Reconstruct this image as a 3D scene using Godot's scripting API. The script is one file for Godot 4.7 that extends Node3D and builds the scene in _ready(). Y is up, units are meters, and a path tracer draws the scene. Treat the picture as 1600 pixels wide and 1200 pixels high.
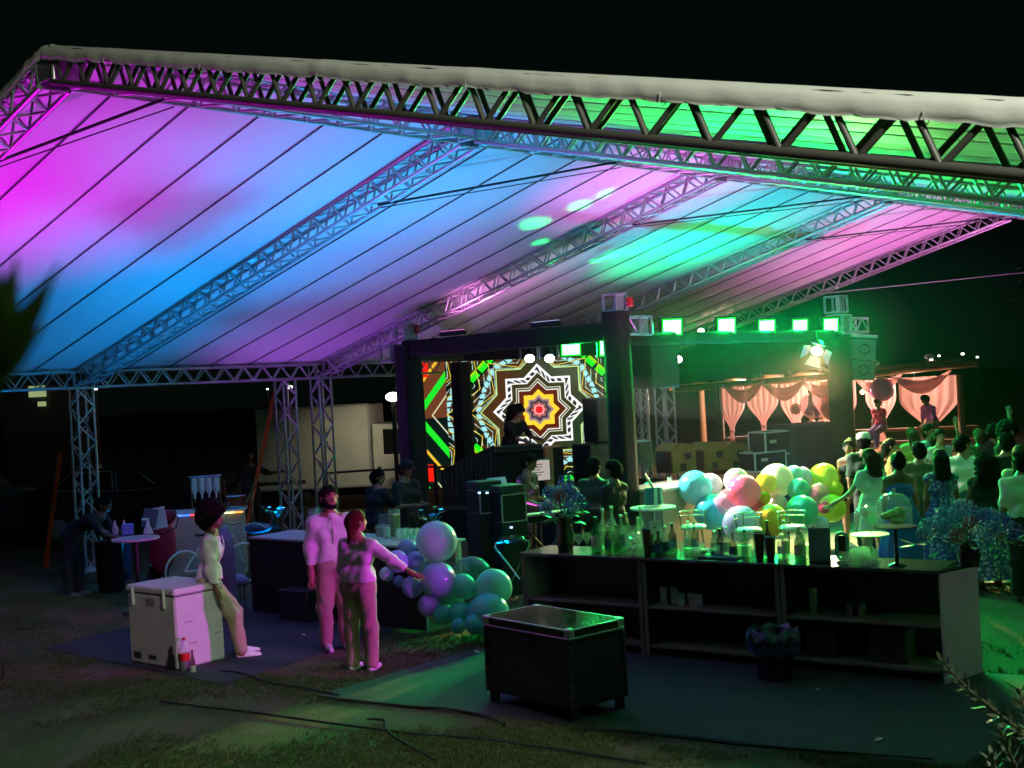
extends Node3D
# An open-sided event tent at night: truss frame, lit canopy, stage, bar, balloons, guests.
# Units are metres. Base colours are linear values.

var mats := {}
var rng := RandomNumberGenerator.new()
var taken := {}


func _ready() -> void:
	rng.seed = 7
	set_camera()
	set_air()
	make_materials()
	build_ground()
	build_tent()
	build_lamps()
	build_stage()
	build_bar()
	build_foreground()
	build_left_side()
	build_balloons()
	build_dance_floor()
	build_pergola()
	build_background()
	build_plants()
	build_people()


func set_camera() -> void:
	var cam := Camera3D.new()
	cam.name = "camera"
	cam.position = Vector3(0, 2.8, 0)
	cam.rotation = Vector3(0.001, 0, -0.054)
	cam.fov = 34.58
	cam.near = 0.05
	cam.far = 600.0
	var att := CameraAttributesPhysical.new()
	att.frustum_focal_length = 38.55
	att.frustum_focus_distance = 14.0
	att.exposure_aperture = 9.0
	cam.attributes = att
	add_child(cam)
	cam.current = true


func set_air() -> void:
	var env := Environment.new()
	env.background_mode = Environment.BG_SKY
	var sm := ProceduralSkyMaterial.new()
	sm.sky_top_color = Color(0.010, 0.022, 0.018)
	sm.sky_horizon_color = Color(0.014, 0.034, 0.026)
	sm.ground_bottom_color = Color(0.01, 0.014, 0.012)
	sm.ground_horizon_color = Color(0.012, 0.024, 0.018)
	sm.sky_curve = 0.3
	var sky := Sky.new()
	sky.sky_material = sm
	env.sky = sky
	env.tonemap_mode = Environment.TONE_MAPPER_LINEAR
	env.tonemap_exposure = 1.0
	env.volumetric_fog_enabled = true
	env.volumetric_fog_density = 0.0
	env.sdfgi_enabled = true
	env.ssao_enabled = true
	env.ssil_enabled = true
	var we := WorldEnvironment.new()
	we.name = "air"
	we.environment = env
	add_child(we)

# ---------------------------------------------------------------- mesh helpers

class MB:
	var v := PackedVector3Array()
	var n := PackedVector3Array()
	var uv := PackedVector2Array()
	var ix := PackedInt32Array()

	func tri_i(a: int, b: int, c: int, hint: Vector3) -> void:
		if (v[b] - v[a]).cross(v[c] - v[a]).dot(hint) > 0.0:
			ix.append_array(PackedInt32Array([a, c, b]))
		else:
			ix.append_array(PackedInt32Array([a, b, c]))

	func add(p: Vector3, nn: Vector3, t := Vector2.ZERO) -> int:
		v.append(p)
		n.append(nn)
		uv.append(t)
		return v.size() - 1

	func quad(a: Vector3, b: Vector3, c: Vector3, d: Vector3, hint: Vector3) -> void:
		var nn := (b - a).cross(c - a)
		if nn.length_squared() < 1e-14:
			nn = (c - a).cross(d - a)
		nn = nn.normalized()
		if nn.dot(hint) < 0.0:
			nn = -nn
		var i := add(a, nn, Vector2(0, 1))
		add(b, nn, Vector2(1, 1))
		add(c, nn, Vector2(1, 0))
		add(d, nn, Vector2(0, 0))
		tri_i(i, i + 1, i + 2, nn)
		tri_i(i, i + 2, i + 3, nn)

	func tri(a: Vector3, b: Vector3, c: Vector3, hint: Vector3) -> void:
		var nn := (b - a).cross(c - a).normalized()
		if nn.dot(hint) < 0.0:
			nn = -nn
		var i := add(a, nn)
		add(b, nn)
		add(c, nn)
		tri_i(i, i + 1, i + 2, nn)

	func box(c: Vector3, s: Vector3, bas := Basis.IDENTITY, ch := 0.0) -> MB:
		var h := s * 0.5
		ch = minf(ch, minf(h.x, minf(h.y, h.z)) * 0.9)
		var ax: Array[Vector3] = [bas.x.normalized(), bas.y.normalized(), bas.z.normalized()]
		var hh := [h.x, h.y, h.z]
		for i in 3:
			var j := (i + 1) % 3
			var k := (i + 2) % 3
			for sg in [-1.0, 1.0]:
				var o: Vector3 = c + ax[i] * (hh[i] * sg)
				var dj: Vector3 = ax[j] * (hh[j] - ch)
				var dk: Vector3 = ax[k] * (hh[k] - ch)
				if i == 1:
					quad(o - dk - dj, o - dk + dj, o + dk + dj, o + dk - dj, ax[i] * sg)
				else:
					quad(o - dj - dk, o + dj - dk, o + dj + dk, o - dj + dk, ax[i] * sg)
		if ch > 0.0:
			for i in 3:
				var j := (i + 1) % 3
				var k := (i + 2) % 3
				for sj in [-1.0, 1.0]:
					for sk in [-1.0, 1.0]:
						var di: Vector3 = ax[i] * (hh[i] - ch)
						var p: Vector3 = c + ax[j] * (hh[j] * sj) + ax[k] * ((hh[k] - ch) * sk)
						var q: Vector3 = c + ax[j] * ((hh[j] - ch) * sj) + ax[k] * (hh[k] * sk)
						quad(p - di, p + di, q + di, q - di, ax[j] * sj + ax[k] * sk)
			for sx in [-1.0, 1.0]:
				for sy in [-1.0, 1.0]:
					for sz in [-1.0, 1.0]:
						var a: Vector3 = c + ax[0] * (h.x * sx) + ax[1] * ((h.y - ch) * sy) + ax[2] * ((h.z - ch) * sz)
						var b: Vector3 = c + ax[0] * ((h.x - ch) * sx) + ax[1] * (h.y * sy) + ax[2] * ((h.z - ch) * sz)
						var d: Vector3 = c + ax[0] * ((h.x - ch) * sx) + ax[1] * ((h.y - ch) * sy) + ax[2] * (h.z * sz)
						tri(a, b, d, ax[0] * sx + ax[1] * sy + ax[2] * sz)
		return self

	func tube(a: Vector3, b: Vector3, r0: float, r1 := -1.0, sides := 8, caps := true) -> MB:
		if r1 < 0.0:
			r1 = r0
		var d := (b - a).normalized()
		var s := d.cross(Vector3.UP if absf(d.y) < 0.9 else Vector3.RIGHT).normalized()
		var t := s.cross(d)
		var i0 := v.size()
		for k in sides:
			var an := TAU * k / sides
			var o := s * cos(an) + t * sin(an)
			add(a + o * r0, o, Vector2(float(k) / sides, 0))
			add(b + o * r1, o, Vector2(float(k) / sides, 1))
		for k in sides:
			var m := (k + 1) % sides
			var nn := n[i0 + k * 2] + n[i0 + m * 2]
			tri_i(i0 + k * 2, i0 + k * 2 + 1, i0 + m * 2 + 1, nn)
			tri_i(i0 + k * 2, i0 + m * 2 + 1, i0 + m * 2, nn)
		if caps:
			for e in 2:
				var cn := -d if e == 0 else d
				var c0 := add(a if e == 0 else b, cn)
				var f0 := v.size()
				for k in sides:
					add(v[i0 + k * 2 + e], cn)
				for k in sides:
					tri_i(c0, f0 + k, f0 + (k + 1) % sides, cn)
		return self

	func path(pts: Array, r: float, sides := 6, r_end := -1.0) -> MB:
		var m := pts.size()
		var i0 := v.size()
		var s := Vector3.ZERO
		for i in m:
			var d: Vector3 = (pts[mini(i + 1, m - 1)] - pts[maxi(i - 1, 0)]).normalized()
			if s == Vector3.ZERO:
				s = d.cross(Vector3.UP if absf(d.y) < 0.9 else Vector3.RIGHT).normalized()
			else:
				s = (s - d * s.dot(d)).normalized()
			var t := s.cross(d)
			var rr := r if r_end < 0.0 else lerpf(r, r_end, float(i) / (m - 1))
			for k in sides:
				var an := TAU * k / sides
				var o := s * cos(an) + t * sin(an)
				add(pts[i] + o * rr, o, Vector2(float(k) / sides, float(i)))
		for i in m - 1:
			for k in sides:
				var q := (k + 1) % sides
				var a := i0 + i * sides + k
				var b := i0 + i * sides + q
				tri_i(a, b, b + sides, n[a] + n[b])
				tri_i(a, b + sides, a + sides, n[a] + n[b])
		for e in 2:
			var ring := i0 if e == 0 else i0 + (m - 1) * sides
			var cn: Vector3 = (pts[0] - pts[1]) if e == 0 else (pts[m - 1] - pts[m - 2])
			cn = cn.normalized()
			for k in range(1, sides - 1):
				tri_i(ring, ring + k, ring + k + 1, cn)
		return self

	# profile points are (radius, height); sharp corners come from steep turns
	func lathe(prof: Array, sides := 16, xf := Transform3D.IDENTITY, sx := 1.0, sz := 1.0) -> MB:
		for i in prof.size() - 1:
			var a: Vector2 = prof[i]
			var b: Vector2 = prof[i + 1]
			var tg := (b - a)
			if tg.length() < 1e-6:
				continue
			var nr := [Vector2(tg.y, -tg.x).normalized(), Vector2(tg.y, -tg.x).normalized()]
			for e in 2:
				var o := i - 1 if e == 0 else i + 1
				if o >= 0 and o + 1 < prof.size():
					var t2: Vector2 = prof[o + 1] - prof[o]
					var n2 := Vector2(t2.y, -t2.x).normalized()
					if n2.dot(nr[e]) > 0.6:
						nr[e] = (n2 + nr[e]).normalized()
			var i0 := v.size()
			for k in sides:
				var an := TAU * k / sides
				var c := cos(an)
				var s := sin(an)
				for e in 2:
					var q: Vector2 = a if e == 0 else b
					var nn: Vector2 = nr[e]
					add(xf * Vector3(c * q.x * sx, q.y, s * q.x * sz), (xf.basis * Vector3(c * nn.x / sx, nn.y, s * nn.x / sz)).normalized(), Vector2(float(k) / sides, float(i + e) / prof.size()))
			for k in sides:
				var m := (k + 1) % sides
				var nn := n[i0 + k * 2] + n[i0 + m * 2] + n[i0 + k * 2 + 1] + n[i0 + m * 2 + 1]
				if a.x > 1e-6:
					tri_i(i0 + k * 2, i0 + m * 2, i0 + m * 2 + 1, nn)
				if b.x > 1e-6:
					tri_i(i0 + k * 2, i0 + m * 2 + 1, i0 + k * 2 + 1, nn)
		return self

	func sphere(c: Vector3, r: float, sides := 16, rings := 10, sc := Vector3.ONE, bas := Basis.IDENTITY) -> MB:
		var i0 := v.size()
		for i in rings + 1:
			var th := PI * i / rings
			for k in sides:
				var ph := TAU * k / sides
				var d := Vector3(sin(th) * cos(ph), cos(th), sin(th) * sin(ph))
				add(c + bas * (d * sc * r), (bas * (d / sc)).normalized(), Vector2(float(k) / sides, float(i) / rings))
		for i in rings:
			for k in sides:
				var m := (k + 1) % sides
				var a := i0 + i * sides + k
				var b := i0 + i * sides + m
				if i > 0:
					tri_i(a, b, b + sides, n[a] + n[b + sides])
				if i < rings - 1:
					tri_i(a, b + sides, a + sides, n[a] + n[b + sides])
		return self

	func quad_leaf(p: Vector3, d: Vector3, s: Vector3, l: float) -> MB:
		var up := s.cross(d)
		quad(p, p + d * l * 0.45 + s * l * 0.25 - up * 0.01, p + d * l - up * 0.02, p + d * l * 0.45 - s * l * 0.25 - up * 0.01, up)
		return self

	# rows of points, smooth normals, one or two sides by the path tracer
	func grid(rows: Array, hint: Vector3, closed := false) -> MB:
		var nr := rows.size()
		var nc: int = rows[0].size()
		var i0 := v.size()
		for i in nr:
			for k in nc:
				add(rows[i][k], Vector3.ZERO, Vector2(float(k) / (nc - 1), float(i) / (nr - 1)))
		for i in nr - 1:
			for k in (nc if closed else nc - 1):
				var m := (k + 1) % nc
				var a := i0 + i * nc + k
				var b := i0 + i * nc + m
				var c := b + nc
				var d := a + nc
				var fn := (v[c] - v[a]).cross(v[d] - v[b])
				var sgn := 1.0
				if hint == Vector3.ZERO:
					var mid: Vector3 = Vector3.ZERO
					for q in nc:
						mid += rows[i][q]
					sgn = 1.0 if fn.dot((v[a] + v[c]) * 0.5 - mid / nc) > 0.0 else -1.0
				elif fn.dot(hint) < 0.0:
					sgn = -1.0
				fn *= sgn
				for q in [a, b, c, d]:
					n[q] += fn
				tri_i(a, b, c, fn)
				tri_i(a, c, d, fn)
		for q in range(i0, v.size()):
			n[q] = n[q].normalized()
		return self

	# a flat outline (counter-clockwise or not) pushed along a direction
	func prism(pts: Array, push: Vector3) -> MB:
		var flat := PackedVector2Array()
		var o: Vector3 = pts[0]
		var nn := push.normalized()
		var ux: Vector3 = (pts[1] - o).normalized()
		var uy := nn.cross(ux)
		for q in pts:
			flat.append(Vector2((q - o).dot(ux), (q - o).dot(uy)))
		var t := Geometry2D.triangulate_polygon(flat)
		for e in 2:
			var off := push * e
			var hn := nn if e == 1 else -nn
			for i in range(0, t.size(), 3):
				tri(pts[t[i]] + off, pts[t[i + 1]] + off, pts[t[i + 2]] + off, hn)
		var area := 0.0
		for i in flat.size():
			area += flat[i].cross(flat[(i + 1) % flat.size()])
		for i in pts.size():
			var a: Vector3 = pts[i]
			var b: Vector3 = pts[(i + 1) % pts.size()]
			var side := (b - a).cross(nn) * (1.0 if area > 0.0 else -1.0)
			quad(a, b, b + push, a + push, side)
		return self

	func mesh(org := Vector3.ZERO) -> ArrayMesh:
		var arr := []
		arr.resize(Mesh.ARRAY_MAX)
		var vv := v
		if org != Vector3.ZERO:
			vv = PackedVector3Array()
			vv.resize(v.size())
			for i in v.size():
				vv[i] = v[i] - org
		arr[Mesh.ARRAY_VERTEX] = vv
		arr[Mesh.ARRAY_NORMAL] = n
		arr[Mesh.ARRAY_TEX_UV] = uv
		arr[Mesh.ARRAY_INDEX] = ix
		var m := ArrayMesh.new()
		m.add_surface_from_arrays(Mesh.PRIMITIVE_TRIANGLES, arr)
		return m


func lin(r: float, g: float, b: float) -> Color:
	return Color(r, g, b).linear_to_srgb()


func numbered(called: String) -> String:
	if not taken.has(called):
		taken[called] = 0
		return called
	taken[called] += 1
	return "%s_%03d" % [called, taken[called]]


# a thing with parts: a node at its base
func thing(called: String, label: String, category: String, at: Vector3, group := "") -> Node3D:
	var o := Node3D.new()
	o.name = numbered(called)
	add_child(o)
	o.position = at
	o.set_meta("label", label)
	o.set_meta("category", category)
	if group != "":
		o.set_meta("group", group)
	return o


# a part (or sub-part) built in world coordinates, hung under its thing
func part(mb: MB, called: String, m: Material, parent: Node3D, world := true) -> MeshInstance3D:
	var o := MeshInstance3D.new()
	o.name = called
	var org := Vector3.ZERO
	if world:
		var q: Node = parent
		while q is Node3D and q != self:
			org += q.position
			q = q.get_parent()
	o.mesh = mb.mesh(org)
	o.material_override = m
	parent.add_child(o, true)
	return o


func put_mesh(me: Mesh, called: String, m: Material, parent: Node3D, xf: Transform3D) -> MeshInstance3D:
	var o := MeshInstance3D.new()
	o.name = called
	o.mesh = me
	o.material_override = m
	o.transform = xf
	parent.add_child(o, true)
	return o


# a thing that is one mesh, built in world coordinates round a base point
func single(mb: MB, called: String, label: String, category: String, m: Material, at: Vector3, group := "") -> MeshInstance3D:
	var o := MeshInstance3D.new()
	o.name = numbered(called)
	o.mesh = mb.mesh(at)
	o.material_override = m
	add_child(o)
	o.position = at
	o.set_meta("label", label)
	o.set_meta("category", category)
	if group != "":
		o.set_meta("group", group)
	return o


func structure(mb: MB, called: String, m: Material) -> MeshInstance3D:
	var o := MeshInstance3D.new()
	o.name = numbered(called)
	o.mesh = mb.mesh()
	o.material_override = m
	add_child(o)
	o.set_meta("kind", "structure")
	return o


func yaw(d: Vector3) -> Basis:
	# x axis along d (flattened), y up
	var x := Vector3(d.x, 0, d.z).normalized()
	return Basis(x, Vector3.UP, x.cross(Vector3.UP))


func between(a: Vector3, b: Vector3) -> Transform3D:
	# y axis from a to b, at the middle
	var y := (b - a).normalized()
	var x := y.cross(Vector3.UP if absf(y.y) < 0.9 else Vector3.RIGHT).normalized()
	return Transform3D(Basis(x, y, x.cross(y)), (a + b) * 0.5)


# ---------------------------------------------------------------- materials

func mat(called: String, c: Color, rough := 0.6, metal := 0.0) -> StandardMaterial3D:
	var m := StandardMaterial3D.new()
	m.resource_name = called
	m.albedo_color = c
	m.roughness = rough
	m.metallic = metal
	mats[called] = m
	return m


func noise_tex(freq: float, lo: Color, hi: Color, size := 512, seed_n := 1, oct := 4, normal := false, kind := FastNoiseLite.TYPE_SIMPLEX_SMOOTH) -> NoiseTexture2D:
	var f := FastNoiseLite.new()
	f.noise_type = kind
	f.seed = seed_n
	f.frequency = freq
	f.fractal_octaves = oct
	var t := NoiseTexture2D.new()
	t.width = size
	t.height = size
	t.seamless = true
	t.noise = f
	t.as_normal_map = normal
	if normal:
		t.bump_strength = 4.0
	else:
		var g := Gradient.new()
		g.set_color(0, lo)
		g.set_color(1, hi)
		t.color_ramp = g
	return t


func glow(called: String, c: Color, e: float) -> StandardMaterial3D:
	var m := mat(called, Color(0.02, 0.02, 0.02), 0.4)
	m.emission_enabled = true
	m.emission = c
	m.emission_energy_multiplier = e
	return m


func glass(called: String, c: Color, alpha := 0.12) -> StandardMaterial3D:
	var m := mat(called, Color(c.r, c.g, c.b, alpha), 0.04)
	m.transparency = BaseMaterial3D.TRANSPARENCY_ALPHA
	m.metallic_specular = 0.6
	return m


func wear(m: StandardMaterial3D, scale: float, lo: Color, hi: Color, freq := 0.02, sd := 3) -> StandardMaterial3D:
	m.albedo_color = Color.WHITE
	m.albedo_texture = noise_tex(freq, lo, hi, 256, sd, 5)
	m.uv1_triplanar = true
	m.uv1_world_triplanar = true
	m.uv1_scale = Vector3.ONE * scale
	return m


func make_materials() -> void:
	mat("aluminium", lin(0.55, 0.56, 0.58), 0.38, 0.75)
	mat("aluminium_dull", lin(0.42, 0.43, 0.44), 0.5, 0.6)
	mat("steel", lin(0.5, 0.5, 0.5), 0.25, 1.0)
	mat("black_paint", lin(0.012, 0.012, 0.013), 0.5)
	mat("black_gloss", lin(0.010, 0.010, 0.011), 0.18)
	mat("black_cloth", lin(0.012, 0.012, 0.013), 0.95)
	mat("dark_grey", lin(0.03, 0.03, 0.033), 0.6)
	mat("strap_dark", lin(0.05, 0.05, 0.06), 0.9)
	var c := mat("canopy", lin(0.72, 0.72, 0.72), 0.55)
	c.heightmap_enabled = true
	c.heightmap_texture = noise_tex(0.012, Color.BLACK, Color.WHITE, 512, 5, 4)
	c.heightmap_scale = 0.7
	c.uv1_triplanar = true
	c.uv1_world_triplanar = true
	c.uv1_scale = Vector3.ONE * 0.5
	var fl := mat("canopy_flap", lin(0.60, 0.60, 0.57), 0.7)
	fl.heightmap_enabled = true
	fl.heightmap_texture = noise_tex(0.02, Color.BLACK, Color.WHITE, 512, 9, 5)
	fl.heightmap_scale = 0.25
	fl.uv1_triplanar = true
	fl.uv1_world_triplanar = true
	fl.uv1_scale = Vector3(0.8, 1.2, 0.8)
	mat("orange_web", lin(0.75, 0.09, 0.01), 0.7)
	mat("white_paint", lin(0.7, 0.7, 0.68), 0.4)
	mat("white_plastic", lin(0.75, 0.75, 0.73), 0.35)
	mat("red_plastic", lin(0.5, 0.02, 0.02), 0.4)
	mat("rubber", lin(0.015, 0.015, 0.015), 0.85)
	mat("wood", lin(0.22, 0.11, 0.05), 0.6)
	wear(mats["wood"], 1.5, lin(0.16, 0.075, 0.032), lin(0.27, 0.14, 0.065), 0.03, 12)
	mats["wood"].uv1_scale = Vector3(0.6, 5.0, 5.0)
	glass("clear_glass", Color(0.86, 0.97, 0.93), 0.20)
	glass("green_glass", Color(0.1, 0.6, 0.3), 0.45)
	glass("brown_glass", Color(0.25, 0.1, 0.03), 0.6)

# ---------------------------------------------------------------- ground

func build_ground() -> void:
	var g := mat("lawn", Color.WHITE, 0.95)
	g.albedo_texture = noise_tex(0.05, lin(0.030, 0.040, 0.010), lin(0.095, 0.105, 0.032), 1024, 21, 5)
	g.uv1_triplanar = true
	g.uv1_world_triplanar = true
	g.uv1_scale = Vector3.ONE * 0.45
	g.heightmap_enabled = true
	g.heightmap_texture = noise_tex(0.09, Color.BLACK, Color.WHITE, 1024, 22, 5)
	g.heightmap_scale = 2.5
	g.detail_enabled = true
	g.detail_uv_layer = BaseMaterial3D.DETAIL_UV_2
	g.detail_blend_mode = BaseMaterial3D.BLEND_MODE_MIX
	var f := FastNoiseLite.new()
	f.seed = 31
	f.frequency = 0.007
	f.fractal_octaves = 5
	var t := NoiseTexture2D.new()
	t.width = 1024
	t.height = 1024
	t.seamless = true
	t.noise = f
	var gr := Gradient.new()
	var dirt := lin(0.115, 0.083, 0.055)
	gr.set_color(0, Color(dirt.r, dirt.g, dirt.b, 0.0))
	gr.set_color(1, Color(dirt.r, dirt.g, dirt.b, 0.95))
	gr.set_offset(0, 0.36)
	gr.set_offset(1, 0.60)
	t.color_ramp = gr
	g.detail_albedo = t
	g.uv2_triplanar = true
	g.uv2_world_triplanar = true
	g.uv2_scale = Vector3.ONE * 0.11
	g.uv2_offset = Vector3(0.37, 0, 0.18)
	var mb := MB.new()
	mb.quad(Vector3(-250, 0, 30), Vector3(250, 0, 30), Vector3(250, 0, -400), Vector3(-250, 0, -400), Vector3.UP)
	structure(mb, "ground", g)
	grass_tufts()

	var m := mat("floor_mat", lin(0.030, 0.034, 0.046), 0.8)
	wear(m, 0.7, lin(0.014, 0.017, 0.026), lin(0.030, 0.034, 0.046), 0.012, 41)
	m.heightmap_enabled = true
	m.heightmap_texture = noise_tex(0.2, Color.BLACK, Color.WHITE, 256, 42, 2)
	m.heightmap_scale = 0.4
	floor_mat([Vector3(-5.64, 0, -14.47), Vector3(-2.99, 0, -12.13), Vector3(-0.87, 0, -15.5), Vector3(-3.5, 0, -17.9)], m, "dark rubber floor mat under the white chest freezer")
	floor_mat([Vector3(-1.97, 0, -11.46), Vector3(2.95, 0, -8.46), Vector3(4.75, 0, -10.55), Vector3(-0.1, 0, -13.7)], m, "dark blue-grey floor mat under the long bar and the black road case")


func floor_mat(c: Array, m: Material, label: String) -> void:
	var rows := []
	var nu := 26
	var nv := 14
	var f := FastNoiseLite.new()
	f.frequency = 0.9
	for lay in 2:
		rows = []
		for j in nv + 1:
			var row := PackedVector3Array()
			for i in nu + 1:
				var u := clampf((i - 0.0) / nu, 0.0, 1.0)
				var w := clampf((j - 0.0) / nv, 0.0, 1.0)
				u = 0.002 if i == 1 else (0.998 if i == nu - 1 else u)
				w = 0.003 if j == 1 else (0.997 if j == nv - 1 else w)
				var p: Vector3 = (c[0] as Vector3).lerp(c[1], u).lerp((c[3] as Vector3).lerp(c[2], u), w)
				var y := 0.004
				if lay == 1 and i > 0 and i < nu and j > 0 and j < nv:
					y = 0.022 + 0.008 * f.get_noise_2d(p.x * 1.3, p.z * 1.3)
				row.append(p + Vector3(0, y, 0))
			rows.append(row)
		if lay == 1:
			var mb := MB.new()
			mb.grid(rows, Vector3.UP)
			single(mb, "floor_mat", label, "mat", m, c[0])


func grass_tufts() -> void:
	var mb := MB.new()
	var r := RandomNumberGenerator.new()
	r.seed = 5
	for k in 7:
		var an := TAU * k / 7.0 + r.randf() * 0.5
		var d := Vector3(cos(an), 0, sin(an))
		var s := Vector3(-d.z, 0, d.x) * 0.0045
		var h := r.randf_range(0.025, 0.06)
		var o := d * r.randf_range(0.002, 0.02)
		mb.tri(o - s, o + s, o + d * h * 0.7 + Vector3(0, h, 0), d + Vector3.UP)
	var mm := MultiMesh.new()
	mm.transform_format = MultiMesh.TRANSFORM_3D
	mm.mesh = mb.mesh()
	var f := FastNoiseLite.new()
	f.seed = 77
	f.frequency = 0.35
	var xf: Array[Transform3D] = []
	for i in 90000:
		var z := -8.4 - 13.0 * pow(r.randf(), 1.6)
		var x := r.randf_range(-0.46, 0.46) * -z
		if f.get_noise_2d(x, z) < -0.05 + r.randf_range(-0.2, 0.2):
			continue
		if in_quad(x, z, [Vector2(-5.64, -14.47), Vector2(-2.99, -12.13), Vector2(-0.87, -15.5), Vector2(-3.5, -17.9)]) or in_quad(x, z, [Vector2(-1.97, -11.46), Vector2(2.95, -8.46), Vector2(4.75, -10.55), Vector2(-0.1, -13.7)]):
			continue
		var b := Basis(Vector3.UP, r.randf() * TAU).scaled(Vector3(1.0, r.randf_range(0.6, 1.1), 1.0) * r.randf_range(0.6, 1.0))
		xf.append(Transform3D(b, Vector3(x, 0, z)))
	mm.instance_count = xf.size()
	for i in xf.size():
		mm.set_instance_transform(i, xf[i])
	var mi := MultiMeshInstance3D.new()
	mi.name = "grass"
	mi.multimesh = mm
	var g := mat("grass_blade", lin(0.060, 0.085, 0.022), 0.7)
	mi.material_override = g
	add_child(mi)
	mi.set_meta("kind", "stuff")
	mi.set_meta("label", "short patchy lawn grass around the floor mats")
	mi.set_meta("category", "grass")


func in_quad(x: float, z: float, q: Array) -> bool:
	return Geometry2D.is_point_in_polygon(Vector2(x, z), PackedVector2Array(q))


# ---------------------------------------------------------------- tent

const EV := Vector3(0.7047, 0, -0.7095)
const PV := Vector3(0.7257, 0, 0.6880)
const E1 := Vector3(-7.415, 0, -21.231)
const BAY := 5.061
const SPAN := 9.857
const EAVE := 3.293
const RIDGE := 5.809


func tp(k: float, s: float, y: float) -> Vector3:
	return E1 + EV * (BAY * (k - 1.0)) + PV * s + Vector3(0, y, 0)


# t runs from the far eave (0) over the ridge (1) to the near eave (2)
func raf(k: float, t: float, up := 0.0) -> Vector3:
	return tp(k, SPAN * t, EAVE + (RIDGE - EAVE) * (t if t <= 1.0 else 2.0 - t) + up)


func truss(parent: Node3D, called: String, a: Vector3, b: Vector3, m: Material, single_pieces: int, w := 0.27, period := 0.42, up := Vector3.UP, rc := 0.025, rb := 0.0145) -> Node3D:
	var node := Node3D.new()
	node.name = called
	parent.add_child(node, true)
	node.position = a - parent.position
	var d := (b - a).normalized()
	var s := d.cross(up).normalized()
	var u := s.cross(d)
	var ln := (b - a).length()
	var h := w * 0.5
	var cor := [s * h + u * h, -s * h + u * h, -s * h - u * h, s * h - u * h]
	var cm := MB.new().tube(Vector3(0, -ln * 0.5, 0), Vector3(0, ln * 0.5, 0), rc, rc, 10).mesh()
	for c in cor:
		put_mesh(cm, "chord", m, node, between(c, d * ln + c))
	var nseg := int(round(ln / (period * 0.5)))
	var st := ln / nseg
	var bl := sqrt(st * st + w * w)
	var bm := MB.new().tube(Vector3(0, -bl * 0.5, 0), Vector3(0, bl * 0.5, 0), rb, rb, 7, false).mesh()
	var all := MB.new()
	for fc in 4:
		var c0: Vector3 = cor[fc]
		var c1: Vector3 = cor[(fc + 1) % 4]
		for i in nseg:
			var flip := (i + fc) % 2 == 0
			var p: Vector3 = (c0 if flip else c1) + d * (st * i)
			var q: Vector3 = (c1 if flip else c0) + d * (st * (i + 1))
			if single_pieces == 2 or (single_pieces == 1 and fc >= 2):
				put_mesh(bm, "brace", m, node, between(p, q))
			else:
				all.tube(p, q, rb, rb, 6, false)
	for e in 2:
		var ends := MB.new()
		var o := d * (ln * e)
		for fc in 4:
			ends.tube(o + cor[fc], o + cor[(fc + 1) % 4], rb * 1.15, -1.0, 6, false)
		part(ends, "end_frame", m, node, false)
	if single_pieces < 2:
		var bo := part(all, "bracing", m, node, false)
		bo.set_meta("kind", "stuff")
	return node


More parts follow.
